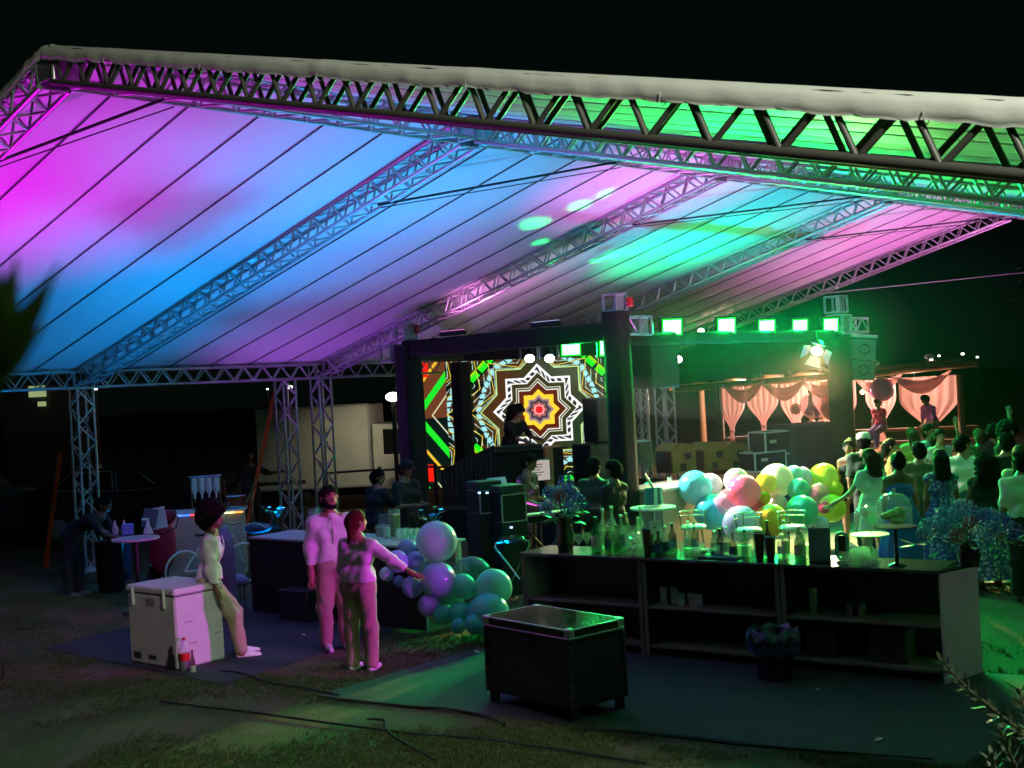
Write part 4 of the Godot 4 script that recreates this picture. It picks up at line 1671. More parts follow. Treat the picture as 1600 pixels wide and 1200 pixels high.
	# small white lamps
	for q in [[Vector3(2.852, 3.082, -21.000), "small round white lamp beside the hanging speaker"], [Vector3(3.227, 3.522, -20.800), "small white lamp lying on the right beam"]]:
		var o: Vector3 = q[0]
		var tt := thing("small_lamp", q[1], "stage light", o, "small white lamps")
		part(MB.new().lathe([Vector2(0, -0.1), Vector2(0.05, -0.09), Vector2(0.07, 0.02), Vector2(0.06, 0.03)], 14, Transform3D(Basis(Vector3.RIGHT, PI * 0.45), o)), "housing", mats["black_paint"], tt)
		part(MB.new().lathe([Vector2(0, 0.035), Vector2(0.06, 0.03)], 14, Transform3D(Basis(Vector3.RIGHT, PI * 0.45), o)), "lens", mats["white_lens"], tt)
	# gobo beams thrown on the canopy by green moving heads on the stage rig
	var gh := thing("beam_projector", "green beam projector standing on the stage beside the speakers", "stage light", Vector3(2.3, 0.6, -21.6))
	var go := Vector3(2.3, 0.85, -21.6)
	part(MB.new().box(go - Vector3(0, 0.17, 0), Vector3(0.3, 0.12, 0.3), Basis.IDENTITY, 0.02), "base", mats["black_paint"], gh)
	part(MB.new().box(go, Vector3(0.2, 0.2, 0.2), Basis.IDENTITY, 0.04), "head", mats["black_paint"], gh)
	glow("lens_green", Color(0.2, 1.0, 0.6), 6.0)
	part(MB.new().lathe([Vector2(0, 0.115), Vector2(0.07, 0.11), Vector2(0.075, 0.09)], 14, Transform3D(Basis.IDENTITY, go)), "lens", mats["lens_green"], gh)
	spot(go + Vector3(0, 0.16, 0), Vector3(3.303, 5.173, -22.629), Color(0.0, 1.0, 0.52), 30.0, 27.0, 1.0, 0.05)
	for g in [[Vector3(0.481, 5.313, -19.011), 3.2, 95.0], [Vector3(1.165, 5.495, -18.687), 2.6, 80.0], [Vector3(0.595, 5.138, -20.097), 2.2, 90.0], [Vector3(1.540, 5.609, -18.430), 2.0, 60.0], [Vector3(1.944, 5.053, -21.927), 4.2, 80.0], [Vector3(2.528, 5.145, -22.006), 5.0, 70.0], [Vector3(3.568, 5.108, -23.256), 8.0, 60.0], [Vector3(1.955, 5.411, -19.952), 2.4, 70.0], [Vector3(1.606, 4.970, -22.049), 2.2, 90.0]]:
		spot(go + Vector3(0, 0.16, 0), g[0], Color(0.0, 1.0, 0.45), g[2], g[1], 1.0, 0.05)


func speaker_box(called: String, label: String, c: Vector3, s: Vector3, b: Basis, group := "", m: Material = null) -> void:
	var t := thing(called, label, "speaker", c - Vector3(0, s.y * 0.5, 0), group)
	part(MB.new().box(c, s, b, 0.02), "cabinet", m if m else mats["black_paint"], t)
	part(MB.new().box(c + b.z * (s.z * 0.5), Vector3(s.x * 0.88, s.y * 0.9, 0.02), b, 0.006), "grille", mats["dark_grey"], t)


func stage_gear() -> void:
	var face := Basis(Vector3.UP, 0.25)
	# speakers right of the screen
	speaker_box("loudspeaker", "tall black loudspeaker beside the video wall, upper one of the stack", Vector3(1.499, 2.112, -21.600), Vector3(0.42, 0.78, 0.45), Basis(Vector3.UP, 0.5), "black stage loudspeakers")
	speaker_box("loudspeaker", "wide black loudspeaker beside the video wall, bottom one of the stack", Vector3(1.400, 1.309, -21.600), Vector3(0.62, 0.80, 0.6), Basis(Vector3.UP, 0.5), "black stage loudspeakers")
	# line array left of the right beam
	speaker_box("hanging_speaker", "large black speaker hung right of the middle post", Vector3(2.389, 3.045, -20.600), Vector3(0.62, 0.85, 0.55), Basis(Vector3.UP, 0.55), "hanging speakers")
	# line array at the far right post, two boxes with horns
	var o := Vector3(6.787, 2.929, -23.900)
	var t := thing("hanging_speaker", "green-lit hanging speaker with two driver openings by the far right post", "speaker", o, "hanging speakers")
	var b := Basis(Vector3.UP, -0.25) * Basis(Vector3.BACK, -0.10)
	for k in 2:
		var c := o + b * Vector3(0, 0.2 - 0.40 * k, 0)
		part(MB.new().prism([c + b * Vector3(-0.25, -0.19, 0.25), c + b * Vector3(0.25, -0.19, 0.25), c + b * Vector3(0.25, 0.19, 0.25), c + b * Vector3(-0.25, 0.19, 0.25)], b * Vector3(0, 0, -0.55)), "cabinet", mats["grey_speaker"] if mats.has("grey_speaker") else mat("grey_speaker", lin(0.16, 0.17, 0.17), 0.6), t)
		part(MB.new().lathe([Vector2(0.1, 0.0), Vector2(0.07, -0.02), Vector2(0.0, -0.03)], 16, Transform3D(b * Basis(Vector3.RIGHT, PI * 0.5), c + b * Vector3(0.04, 0.0, 0.262))), "driver", mats["black_paint"], t)
		part(MB.new().box(c + b * Vector3(0.04, 0, 0.275), Vector3(0.2, 0.025, 0.012), b, 0.003), "grille_bar", mats["grey_speaker"], t)
	part(MB.new().box(o + b * Vector3(0.02, 0.45, 0.1), Vector3(0.5, 0.06, 0.3), b, 0.01), "flying_frame", mats["aluminium"], t)
	# DJ desk
	var dk := thing("dj_desk", "black DJ desk with a tan side panel in front of the star screen", "desk", Vector3(0.25, 0.58, -24.2))
	part(MB.new().box(Vector3(0.2, 1.05, -24.2), Vector3(1.35, 0.9, 0.6), face, 0.01), "front_panel", mats["black_cloth"], dk)
	part(MB.new().box(Vector3(0.2, 1.53, -24.2), Vector3(1.5, 0.05, 0.7), face, 0.008), "top", mats["black_paint"], dk)
	part(MB.new().box(Vector3(0.05, 1.59, -24.15), Vector3(0.9, 0.07, 0.35), face, 0.01), "mixer", mats["dark_grey"], dk)
	part(MB.new().box(Vector3(0.62, 1.15, -23.75), Vector3(0.16, 0.85, 0.12), face, 0.004), "side_panel", mat("tan_board", lin(0.42, 0.22, 0.07), 0.7), dk)
	part(MB.new().box(Vector3(0.62, 1.22, -23.68), Vector3(0.03, 0.12, 0.02), face), "slot", mats["black_paint"], dk)
	# drape over the stair rail: pleated black cloth
	var rows := []
	for i in 2:
		rows.append(PackedVector3Array())
	for j in 13:
		var row := PackedVector3Array()
		for i in 91:
			var u := i / 90.0
			var w := j / 12.0
			var top := Vector3(-1.42, 1.22, -23.6).lerp(Vector3(-0.42, 1.66, -23.4), u)
			var fold := sin(u * 75.0 + 2.0 * sin(u * 9.0)) * (0.012 + 0.035 * w)
			row.append(Vector3(top.x + 0.02 * w * sin(u * 40.0), lerpf(top.y, 0.03, w), top.z + fold + 0.25 * w))
		if j == 0:
			rows.clear()
		rows.append(row)
	var db := MB.new()
	db.grid(rows, Vector3(0, 0, 1))
	var dt := thing("stair_drape", "pleated black cloth hung over the slanting stage stair rail", "drape", Vector3(-0.9, 0, -23.5))
	part(db, "cloth", mat("pleat_cloth", lin(0.028, 0.026, 0.022), 0.85), dt)
	part(MB.new().tube(Vector3(-1.45, 1.22, -23.62), Vector3(-0.40, 1.67, -23.42), 0.02), "rail", mats["black_paint"], dt)
	part(MB.new().tube(Vector3(-1.43, 0, -23.65), Vector3(-1.43, 1.24, -23.65), 0.02), "post", mats["black_paint"], dt)
	part(MB.new().tube(Vector3(-0.42, 0, -23.45), Vector3(-0.42, 1.68, -23.45), 0.02), "post", mats["black_paint"], dt)
	# band gear between stage and bar
	var kb := thing("keyboard_rig", "keyboard on a stand with sheet music behind the balloons", "keyboard", Vector3(0.15, 0, -17.0))
	var ky := Basis(Vector3.UP, 0.5)
	part(MB.new().box(Vector3(0.35, 0.98, -16.95), Vector3(1.15, 0.1, 0.36), ky, 0.015), "keyboard", mats["black_gloss"], kb)
	part(MB.new().box(Vector3(0.36, 1.035, -16.85), Vector3(1.0, 0.02, 0.16), ky, 0.004), "keys", mats["white_plastic"], kb)
	for e in [-1.0, 1.0]:
		part(MB.new().tube(Vector3(0.35, 0.94, -16.95) + ky * Vector3(0.4 * e, 0, 0), Vector3(0.35, 0.02, -16.95) + ky * Vector3(-0.4 * e, 0, 0.1), 0.018), "leg", mats["black_paint"], kb)
	part(MB.new().box(Vector3(-0.275, 1.413, -17.400), Vector3(0.30, 0.22, 0.01), ky * Basis(Vector3.RIGHT, -0.5), 0.002), "sheet_music", mats["white_plastic"], kb)
	part(MB.new().tube(Vector3(-0.280, 1.336, -17.450), Vector3(-0.348, 0.071, -17.450), 0.012), "music_stand", mats["black_paint"], kb)
	# computer monitor on its stand
	var mc := Vector3(0.306, 1.497, -18.600)
	var mn := thing("monitor", "computer monitor showing a pale document behind the keyboard player", "monitor", Vector3(mc.x, 0.0, mc.z))
	part(MB.new().box(mc, Vector3(0.44, 0.34, 0.03), Basis(Vector3.UP, 0.35), 0.008), "casing", mats["black_paint"], mn)
	glow("monitor_glow", Color(0.75, 0.70, 0.68), 0.9)
	part(MB.new().box(mc + Basis(Vector3.UP, 0.35).z * 0.018, Vector3(0.40, 0.30, 0.004), Basis(Vector3.UP, 0.35), 0.001), "screen_picture", mats["monitor_glow"], mn)
	for k in 5:
		part(MB.new().box(mc + Basis(Vector3.UP, 0.35) * Vector3(-0.03 + 0.02 * (k % 2), 0.09 - 0.04 * k, 0.0225), Vector3(0.24 - 0.05 * (k % 3), 0.012, 0.002), Basis(Vector3.UP, 0.35)), "text_line", mats["dark_grey"], mn)
	part(MB.new().tube(Vector3(mc.x, 0.0, mc.z - 0.05), mc - Vector3(0, 0.15, 0.03), 0.025), "stand", mats["black_paint"], mn)
	# amplifier racks with steel edges
	for q in [[Vector3(-0.460, 1.253, -16.800), 0.34, 0.30, "small amplifier rack with blue-lit edges left of the keyboard"], [Vector3(-0.158, 1.169, -16.600), 0.36, 0.36, "larger amplifier rack under the keyboard player's left hand"]]:
		var c: Vector3 = q[0]
		var w: float = q[1]
		var h: float = q[2]
		var rk := thing("amplifier_rack", q[3], "amplifier", Vector3(c.x, 0, c.z), "amplifier racks by the keyboard")
		part(MB.new().box(Vector3(c.x, c.y, c.z), Vector3(w, h, 0.4), ky, 0.008), "cabinet", mats["black_paint"], rk)
		var fr := MB.new()
		for e in [-1.0, 1.0]:
			fr.box(c + ky * Vector3(w * 0.5 * e, 0, 0.2), Vector3(0.018, h, 0.018), ky)
			fr.box(c + ky * Vector3(0, h * 0.5 * e, 0.2), Vector3(w, 0.018, 0.018), ky)
		part(fr, "steel_edge", mats["aluminium"], rk)
		part(MB.new().box(Vector3(c.x, (c.y - h * 0.5) * 0.5, c.z), Vector3(w * 1.1, c.y - h * 0.5, 0.42), ky, 0.01), "stand_box", mats["black_paint"], rk)
		part(MB.new().box(c + ky * Vector3(0, h * 0.5 + 0.07, 0), Vector3(w * 1.05, 0.10, 0.38), ky, 0.01), "power_amp", mats["dark_grey"], rk)
	glow("indicator", Color(0.6, 0.75, 1.0), 4.0)
	for c: Vector3 in [Vector3(-0.510, 1.400, -16.350), Vector3(-0.408, 1.394, -16.350), Vector3(-0.111, 0.919, -16.350)]:
		single(MB.new().box(c, Vector3(0.035, 0.022, 0.01)), "indicator_light", "tiny white indicator light on the amplifier rack", "indicator", mats["indicator"], c, "indicator lights on the racks")
	# chrome stool frame in front of the racks
	var st := thing("keyboard_stool", "round black stool with one slanted chrome leg beside the teal balloons", "stool", Vector3(-0.152, 0.000, -17.832))
	var sc := Vector3(-0.106, 0.860, -15.600)
	part(MB.new().lathe([Vector2(0, 0.03), Vector2(0.15, 0.03), Vector2(0.17, 0.0), Vector2(0.15, -0.03), Vector2(0, -0.03)], 20, Transform3D(Basis.IDENTITY, sc)), "seat", mats["black_gloss"], st)
	part(MB.new().path([sc + Vector3(-0.2, -0.02, 0.05), sc + Vector3(-0.22, -0.08, 0.06), Vector3(-0.036, 0.392, -15.300)], 0.014, 8), "leg", mats["steel"], st)
	part(MB.new().path([sc + Vector3(0.2, -0.02, 0.0), sc + Vector3(0.22, -0.08, 0.0), Vector3(sc.x - 0.2, 0.02, sc.z - 0.1)], 0.014, 8), "leg", mats["steel"], st)
	part(MB.new().tube(sc + Vector3(-0.2, -0.03, 0.04), sc + Vector3(0.2, -0.03, 0.02), 0.012), "frame", mats["steel"], st)



# ---------------------------------------------------------------- bar

const BL := Vector3(-0.01, 0, -13.27)
const BR := Vector3(3.6, 0, -10.67)
const BD := Vector3(0.584, 0, -0.811)


func bar_pt(u: float, v: float, y: float) -> Vector3:
	return BL.lerp(BR, u) + BD * v + Vector3(0, y, 0)


func build_bar() -> void:
	var lam := mat("bar_dark", lin(0.03, 0.03, 0.03), 0.5)
	wear(lam, 1.0, lin(0.018, 0.018, 0.018), lin(0.045, 0.043, 0.04), 0.02, 71)
	var shelf := mat("bar_shelf", lin(0.16, 0.15, 0.14), 0.5)
	wear(shelf, 1.0, lin(0.10, 0.095, 0.09), lin(0.20, 0.19, 0.175), 0.02, 72)
	var top := mat("bar_top", lin(0.05, 0.05, 0.05), 0.12)
	var pale := mat("bar_pale", lin(0.5, 0.48, 0.47), 0.5)
	wear(pale, 0.8, lin(0.55, 0.53, 0.53), lin(0.70, 0.68, 0.67), 0.01, 73)
	var along := (BR - BL).normalized()
	var yb := yaw(along)
	var ln := (BR - BL).length()
	for k in 3:
		var u0 := k / 3.0
		var u1 := (k + 1) / 3.0
		var um := (u0 + u1) * 0.5
		var w := ln / 3.0
		var t := thing("bar_module", ["left section of the long bar, empty upper shelf behind the road case", "middle section of the long bar with glasses on its shelf", "right section of the long bar ending in a pale panel"][k], "bar counter", bar_pt(um, 0.25, 0), "sections of the long bar counter")
		part(MB.new().box(bar_pt(um, 0.51, 0.5), Vector3(w - 0.006, 0.94, 0.03), yb, 0.004), "back_panel", lam, t)
		part(MB.new().box(bar_pt(um, 0.27, 0.985), Vector3(w - 0.004, 0.035, 0.60), yb, 0.006), "counter_top", top, t)
		part(MB.new().box(bar_pt(um, 0.255, 0.50), Vector3(w - 0.10, 0.03, 0.47), yb, 0.004), "shelf", shelf, t)
		part(MB.new().box(bar_pt(um, 0.255, 0.11), Vector3(w - 0.10, 0.035, 0.47), yb, 0.004), "bottom_shelf", shelf, t)
		for e in 2:
			if k == 2 and e == 1:
				continue
			part(MB.new().box(bar_pt(u0 if e == 0 else u1, 0.255, 0.485) + along * (0.028 if e == 0 else -0.028), Vector3(0.04, 0.96, 0.48), yb, 0.005), "side_panel", pale if k == 0 and e == 0 else lam, t)
			part(MB.new().box(bar_pt(u0 if e == 0 else u1, 0.01, 0.485) + along * (0.028 if e == 0 else -0.028), Vector3(0.046, 0.958, 0.012), yb, 0.003), "edge_strip", shelf, t)
		if k == 2:
			var a := BR
			var b := Vector3(4.05, 0, -11.02)
			var d := (b - a).normalized()
			part(MB.new().box((a + b) * 0.5 + Vector3(0, 0.485, 0), Vector3((b - a).length(), 0.965, 0.03), yaw(d), 0.006), "end_panel", pale, t)
			part(MB.new().prism([bar_pt(1, -0.02, 0.968) + along * 0.0, b + Vector3(0.03, 0.968, 0.02), b + Vector3(-0.25, 0.968, -0.18), bar_pt(0.998, 0.565, 0.968)], Vector3(0, 0.034, 0)), "corner_top", top, t)
	bar_items()


func bottle(at: Vector3, h: float, r: float, g: Material, label_m: Material, label: String, cap: Material) -> void:
	h *= 1.1
	r *= 1.1
	var t := thing("bottle", label, "bottle", at, "bottles standing on the bar")
	part(MB.new().lathe([Vector2(0, 0.004), Vector2(r * 0.9, 0.0), Vector2(r, 0.012), Vector2(r, h * 0.56), Vector2(r * 0.85, h * 0.64), Vector2(r * 0.36, h * 0.74), Vector2(r * 0.33, h * 0.93), Vector2(r * 0.38, h * 0.94), Vector2(r * 0.38, h * 0.96)], 18, Transform3D(Basis.IDENTITY, at)), "glass_body", g, t)
	part(MB.new().lathe([Vector2(r * 0.4, h * 0.94), Vector2(r * 0.4, h), Vector2(0, h)], 12, Transform3D(Basis.IDENTITY, at)), "cap", cap, t)
	part(MB.new().lathe([Vector2(r * 1.015, h * 0.16), Vector2(r * 1.015, h * 0.46)], 18, Transform3D(Basis.IDENTITY, at)), "label", label_m, t)
	part(MB.new().lathe([Vector2(0, 0.01), Vector2(r * 0.93, 0.012), Vector2(r * 0.93, h * 0.4), Vector2(0, h * 0.4)], 14, Transform3D(Basis.IDENTITY, at)), "liquid", mats["liquid_green"], t)


func goblet(at: Vector3, h: float, r: float, label: String, group: String) -> void:
	var o := single(MB.new().lathe([Vector2(0, 0.0), Vector2(r * 0.8, 0.002), Vector2(r * 0.12, 0.012), Vector2(r * 0.09, h * 0.45), Vector2(r * 0.5, h * 0.55), Vector2(r, h * 0.72), Vector2(r * 0.9, h)], 18, Transform3D(Basis.IDENTITY, at)), "wine_glass", label, "glass", mats["clear_glass"], at, group)
	o.set_meta("group", group)


func tumbler(at: Vector3, h: float, r: float, label: String, group: String) -> void:
	single(MB.new().lathe([Vector2(0, 0.008), Vector2(r * 0.8, 0.008), Vector2(r * 0.82, 0.0), Vector2(r, h), Vector2(r * 0.94, h), Vector2(r * 0.78, 0.014), Vector2(0, 0.014)], 16, Transform3D(Basis.IDENTITY, at)), "tumbler", label, "glass", mats["clear_glass"], at, group)


func bar_items() -> void:
	var lg := mat("liquid_green", Color(0.45, 0.85, 0.65, 0.55), 0.35)
	lg.transparency = BaseMaterial3D.TRANSPARENCY_ALPHA
	lg.backlight_enabled = true
	lg.backlight = Color(0.6, 0.9, 0.7)
	var lab1 := mat("label_blue", lin(0.05, 0.10, 0.22), 0.6)
	var lab2 := mat("label_pale", lin(0.5, 0.5, 0.42), 0.6)
	var cg: Material = mats["clear_glass"]
	var gg: Material = mats["green_glass"]
	var wp: Material = mats["white_plastic"]
	var bk: Material = mats["black_paint"]
	bottle(Vector3(0.798, 1.000, -12.959), 0.34, 0.05, gg, lab2, "stout green spirit bottle at the left end of the bottle row", bk)
	bottle(Vector3(0.885, 1.000, -13.134), 0.40, 0.042, cg, lab2, "tall clear bottle just behind the stout green one", wp)
	bottle(Vector3(0.917, 1.000, -12.941), 0.24, 0.036, gg, lab1, "short green bottle with a blue label near the left end", bk)
	bottle(Vector3(0.978, 1.000, -13.101), 0.42, 0.045, cg, lab2, "tallest clear bottle near the left end of the row", wp)
	bottle(Vector3(0.998, 1.000, -12.781), 0.27, 0.045, gg, mats["green_glass"], "square-shouldered plain green bottle in the front row", bk)
	bottle(Vector3(1.062, 1.000, -12.904), 0.35, 0.045, cg, lab1, "clear bottle with a wide blue label and pourer", wp)
	bottle(Vector3(1.124, 1.000, -12.995), 0.36, 0.038, gg, lab2, "slim green bottle behind the glass jar", wp)
	bottle(Vector3(1.266, 1.000, -12.927), 0.42, 0.036, cg, lab2, "slim clear bottle rising behind the glass jar", wp)
	bottle(Vector3(1.338, 1.000, -12.503), 0.20, 0.032, gg, lab1, "small dark green bottle beside the white card", bk)
	bottle(Vector3(1.386, 1.000, -12.414), 0.23, 0.036, mats["brown_glass"], lab1, "small brown bottle in front of the white card", bk)
	bottle(Vector3(1.461, 1.000, -12.448), 0.27, 0.038, cg, lab1, "clear water bottle right of the white card", wp)
	bottle(Vector3(2.068, 1.000, -12.045), 0.22, 0.036, gg, lab1, "green bottle with a blue label left of the pitcher", mats["green_glass"])
	bottle(Vector3(2.523, 1.000, -11.784), 0.34, 0.034, cg, lab2, "slim frosted bottle right of the shakers", wp)
	bottle(Vector3(2.623, 1.000, -11.611), 0.30, 0.05, gg, lab2, "round bitters bottle with a pourer beside the slate card", wp)
	for k in 16:
		var u := 0.275 + 0.031 * k + rng.randf_range(-0.008, 0.008)
		bottle(bar_pt(u, rng.randf_range(0.30, 0.50), 1.003), rng.randf_range(0.20, 0.33), rng.randf_range(0.03, 0.042), [cg, gg, cg, mats["brown_glass"]][k % 4], [lab2, lab1][k % 2], ["clear bottle with a pale label in the crowded back row of the bar", "green bottle with a blue label in the crowded back row of the bar", "clear bottle with a pale label in the crowded back row of the bar", "brown bottle with a blue label in the crowded back row of the bar"][k % 4], [wp, bk][k % 2])
	# jars, pitchers, shakers
	var jar := thing("glass_jar", "bulky glass jar of bright green ice in the bottle row", "jar", Vector3(1.168, 1.000, -12.692), "glass jars and pitchers on the bar")
	var jo := jar.position
	part(MB.new().lathe([Vector2(0, 0), Vector2(0.09, 0.0), Vector2(0.095, 0.06), Vector2(0.10, 0.2), Vector2(0.085, 0.27), Vector2(0.09, 0.29)], 20, Transform3D(Basis.IDENTITY, jo)), "glass_body", cg, jar)
	var ice := mat("ice", lin(0.6, 0.7, 0.65), 0.2)
	for k in 16:
		part(MB.new().box(jo + Vector3(rng.randf_range(-0.055, 0.055), rng.randf_range(0.04, 0.22), rng.randf_range(-0.055, 0.055)), Vector3.ONE * 0.035, Basis.from_euler(Vector3(rng.randf() * 3, rng.randf() * 3, 0)), 0.004), "ice_cube", ice, jar)
	for q in [[Vector3(2.178, 1.000, -12.033), 0.24, "glass pitcher with lemon slices near the middle of the bar"], [Vector3(1.703, 1.000, -12.375), 0.15, "low glass jar right of the bottles"], [Vector3(2.735, 1.000, -11.801), 0.26, "tall clear pitcher behind the bitters bottle"]]:
		var o: Vector3 = q[0]
		var h: float = q[1]
		var t := thing("pitcher", q[2], "pitcher", o, "glass jars and pitchers on the bar")
		part(MB.new().lathe([Vector2(0, 0), Vector2(0.07, 0.0), Vector2(0.075, h * 0.5), Vector2(0.068, h * 0.9), Vector2(0.075, h)], 20, Transform3D(Basis.IDENTITY, o)), "glass_body", cg, t)
		part(MB.new().lathe([Vector2(0, 0.01), Vector2(0.068, 0.01), Vector2(0.07, h * 0.5), Vector2(0, h * 0.5)], 16, Transform3D(Basis.IDENTITY, o)), "liquid", mats["liquid_green"], t)
		part(MB.new().path([o + along_bar() * 0.07 + Vector3(0, h * 0.85, 0), o + along_bar() * 0.12 + Vector3(0, h * 0.75, 0), o + along_bar() * 0.12 + Vector3(0, h * 0.35, 0), o + along_bar() * 0.072 + Vector3(0, h * 0.25, 0)], 0.008, 8), "handle", cg, t)
	var sh := mat("shaker_steel", lin(0.10, 0.09, 0.08), 0.25, 0.9)
	for q in [[Vector3(2.267, 1.000, -11.731), 0.27, "taller dark cocktail shaker on the middle of the bar"], [Vector3(2.357, 1.000, -11.667), 0.24, "shorter dark cocktail shaker beside the seam of the bar"], [Vector3(1.277, 1.000, -12.479), 0.28, "dark cocktail shaker at the right end of the bottle row"]]:
		var o: Vector3 = q[0]
		var h: float = q[1]
		var t := thing("cocktail_shaker", q[2], "shaker", o, "cocktail shakers on the bar")
		part(MB.new().lathe([Vector2(0, 0), Vector2(0.034, 0.0), Vector2(0.052, h), Vector2(0.048, h)], 20, Transform3D(Basis.IDENTITY, o)), "tin", sh, t)
		part(MB.new().lathe([Vector2(0.053, h - 0.008), Vector2(0.055, h), Vector2(0.05, h + 0.004)], 20, Transform3D(Basis.IDENTITY, o)), "rim", mats["steel"], t)
	# bowls and tray
	for q in [[Vector3(1.780, 1.000, -12.252), 0.09, "shallow glass bowl of limes left of the tray"], [Vector3(1.932, 1.000, -12.210), 0.10, "shallow glass bowl of ice on the blue tray"]]:
		var o: Vector3 = q[0]
		var t := thing("glass_bowl", q[2], "bowl", o, "glass bowls on the bar")
		part(MB.new().lathe([Vector2(0, 0), Vector2(0.04, 0.0), Vector2(q[1], 0.08), Vector2(q[1] * 0.96, 0.08), Vector2(0.036, 0.01), Vector2(0, 0.01)], 20, Transform3D(Basis.IDENTITY, o)), "dish", cg, t)
		for k in 7:
			part(MB.new().sphere(o + Vector3(rng.randf_range(-0.045, 0.045), 0.05, rng.randf_range(-0.045, 0.045)), 0.025, 10, 7), "lime", mats["lime_fruit"] if mats.has("lime_fruit") else mat("lime_fruit", lin(0.12, 0.28, 0.04), 0.4), t)
	var tr := Vector3(1.912, 1.000, -12.089)
	single(MB.new().box(tr + Vector3(0.05, 0.012, 0), Vector3(0.42, 0.02, 0.22), yaw(along_bar()), 0.006), "serving_tray", "flat blue tray under the glass bowl on the bar", "tray", lab1, tr)
	# goblets at the left end, drinking glasses in a cluster at the right
	goblet(Vector3(0.611, 1.000, -12.992), 0.20, 0.05, "tall-stemmed clear goblet nearest the left flowers", "goblets at the left end of the bar")
	goblet(Vector3(0.699, 1.000, -12.997), 0.21, 0.045, "tall-stemmed goblet next to the stout green bottle", "goblets at the left end of the bar")
	for k in 22:
		var u := 0.797 + 0.008 * (k % 8) + rng.randf_range(0.0, 0.004)
		var v := 0.08 + 0.15 * (k / 8) + rng.randf_range(-0.02, 0.02)
		var p := bar_pt(u, v, 1.003)
		tumbler(p, rng.randf_range(0.09, 0.13), 0.034, "clear glass in the crowded cluster left of the cake stand", "glasses clustered on the right of the bar")
	for k in 9:
		tumbler(bar_pt(0.33 + 0.034 * k, 0.1 + 0.13 * (k % 4), 1.003), 0.09 + 0.01 * (k % 3), 0.034, "small clear tumbler among the jars in the middle of the bar", "tumblers in the middle of the bar")
	# cards and stands
	var slate := mat("slate_card", lin(0.09, 0.12, 0.17), 0.5)
	var cd := Vector3(2.774, 1.000, -11.468)
	var ct := thing("menu_stand", "slate-blue menu card standing upright on the bar", "menu card", cd)
	part(MB.new().box(cd + Vector3(0, 0.165, 0), Vector3(0.20, 0.31, 0.012), yaw(Vector3(0.95, 0, 0.3)) * Basis(Vector3.RIGHT, -0.14), 0.004), "card", slate, ct)
	part(MB.new().box(cd + Vector3(0, 0.012, 0), Vector3(0.2, 0.02, 0.09), yaw(Vector3(0.95, 0, 0.3)), 0.003), "foot", bk, ct)
	var wc := Vector3(1.403, 1.000, -12.557)
	var wt := thing("price_card", "tilted white card with a small dark mark among the bottles", "card", wc)
	part(MB.new().box(wc + Vector3(0, 0.18, 0), Vector3(0.12, 0.34, 0.008), Basis(Vector3.BACK, 0.18) * Basis(Vector3.RIGHT, -0.12), 0.003), "card", mats["white_paint"], wt)
	part(MB.new().box(wc + Vector3(-0.035, 0.28, 0.035), Vector3(0.022, 0.022, 0.003), Basis(Vector3.BACK, 0.6)), "mark", slate, wt)
	var ro := Vector3(2.949, 1.000, -11.342)
	var rt := thing("ring_lamp", "upright rounded teal ring stand on the bar shaped like a zero", "stand", ro)
	var rp := []
	for k in 25:
		var an := TAU * k / 24.0
		rp.append(ro + yaw(Vector3(0.95, 0, 0.3)) * Vector3(cos(an) * 0.05, 0.16 + sin(an) * 0.05 + (0.07 if sin(an) > 0.0 else -0.07), 0))
	part(MB.new().path(rp, 0.016, 8), "ring", mat("teal_plastic", lin(0.15, 0.5, 0.42), 0.3), rt)
	part(MB.new().box(ro + Vector3(0, 0.16, -0.006), Vector3(0.07, 0.19, 0.008), yaw(Vector3(0.95, 0, 0.3)), 0.003), "backing", bk, rt)
	part(MB.new().lathe([Vector2(0, 0.03), Vector2(0.05, 0.03), Vector2(0.065, 0.0), Vector2(0, 0.0)], 18, Transform3D(Basis.IDENTITY, ro)), "base", slate, rt)
	cake_dome(Vector3(3.349, 1.000, -11.020), 0.36, 0.15, 0.30, mats["black_gloss"], "tall glass cake dome on a twisted black pedestal at the right of the bar", true)
	cake_dome(Vector3(3.209, 1.000, -11.324), 0.26, 0.14, 0.26, wp, "rounded glass cake dome on a low green-lit stand with a martini picture", false)
	# inside the shelves
	for k in 5:
		tumbler(bar_pt(0.37 + 0.022 * k, 0.14 + 0.05 * (k % 2), 0.516), 0.17 if k < 2 else 0.12, 0.045, "dark glass stored on the middle shelf of the bar", "glasses stored inside the bar")
	for q in [[0.72, 0.24, 0.06, "steel ice bucket on the right shelf of the bar"], [0.80, 0.11, 0.04, "left of two steel cups on the right shelf"], [0.825, 0.12, 0.042, "right of two steel cups on the right shelf"]]:
		var o := bar_pt(q[0], 0.2, 0.516)
		single(MB.new().lathe([Vector2(0, 0), Vector2(q[2] * 0.75, 0.0), Vector2(q[2], q[1]), Vector2(q[2] * 0.93, q[1]), Vector2(q[2] * 0.7, 0.01), Vector2(0, 0.01)], 18, Transform3D(Basis.IDENTITY, o)), "steel_cup", q[3], "cup", mats["steel"], o, "steel cups inside the bar")
	for q in [[0.74, 0.24, 0.3, "dark cardboard box on the bottom shelf at the right"], [0.88, 0.3, 0.34, "larger dark box on the bottom shelf near the end panel"]]:
		var o := bar_pt(q[0], 0.25, 0.128)
		single(MB.new().box(o + Vector3(0, q[1] * 0.5, 0), Vector3(q[2], q[1], 0.28), yaw(along_bar()), 0.006), "storage_box", q[3], "box", mats["dark_grey"], o, "boxes inside the bar")
	# bin with a blue bag in front of the bar
	var bo := Vector3(2.247, 0.000, -11.205)
	var bn := thing("waste_bin", "black waste bin with a blue plastic bag in front of the bar", "bin", bo)
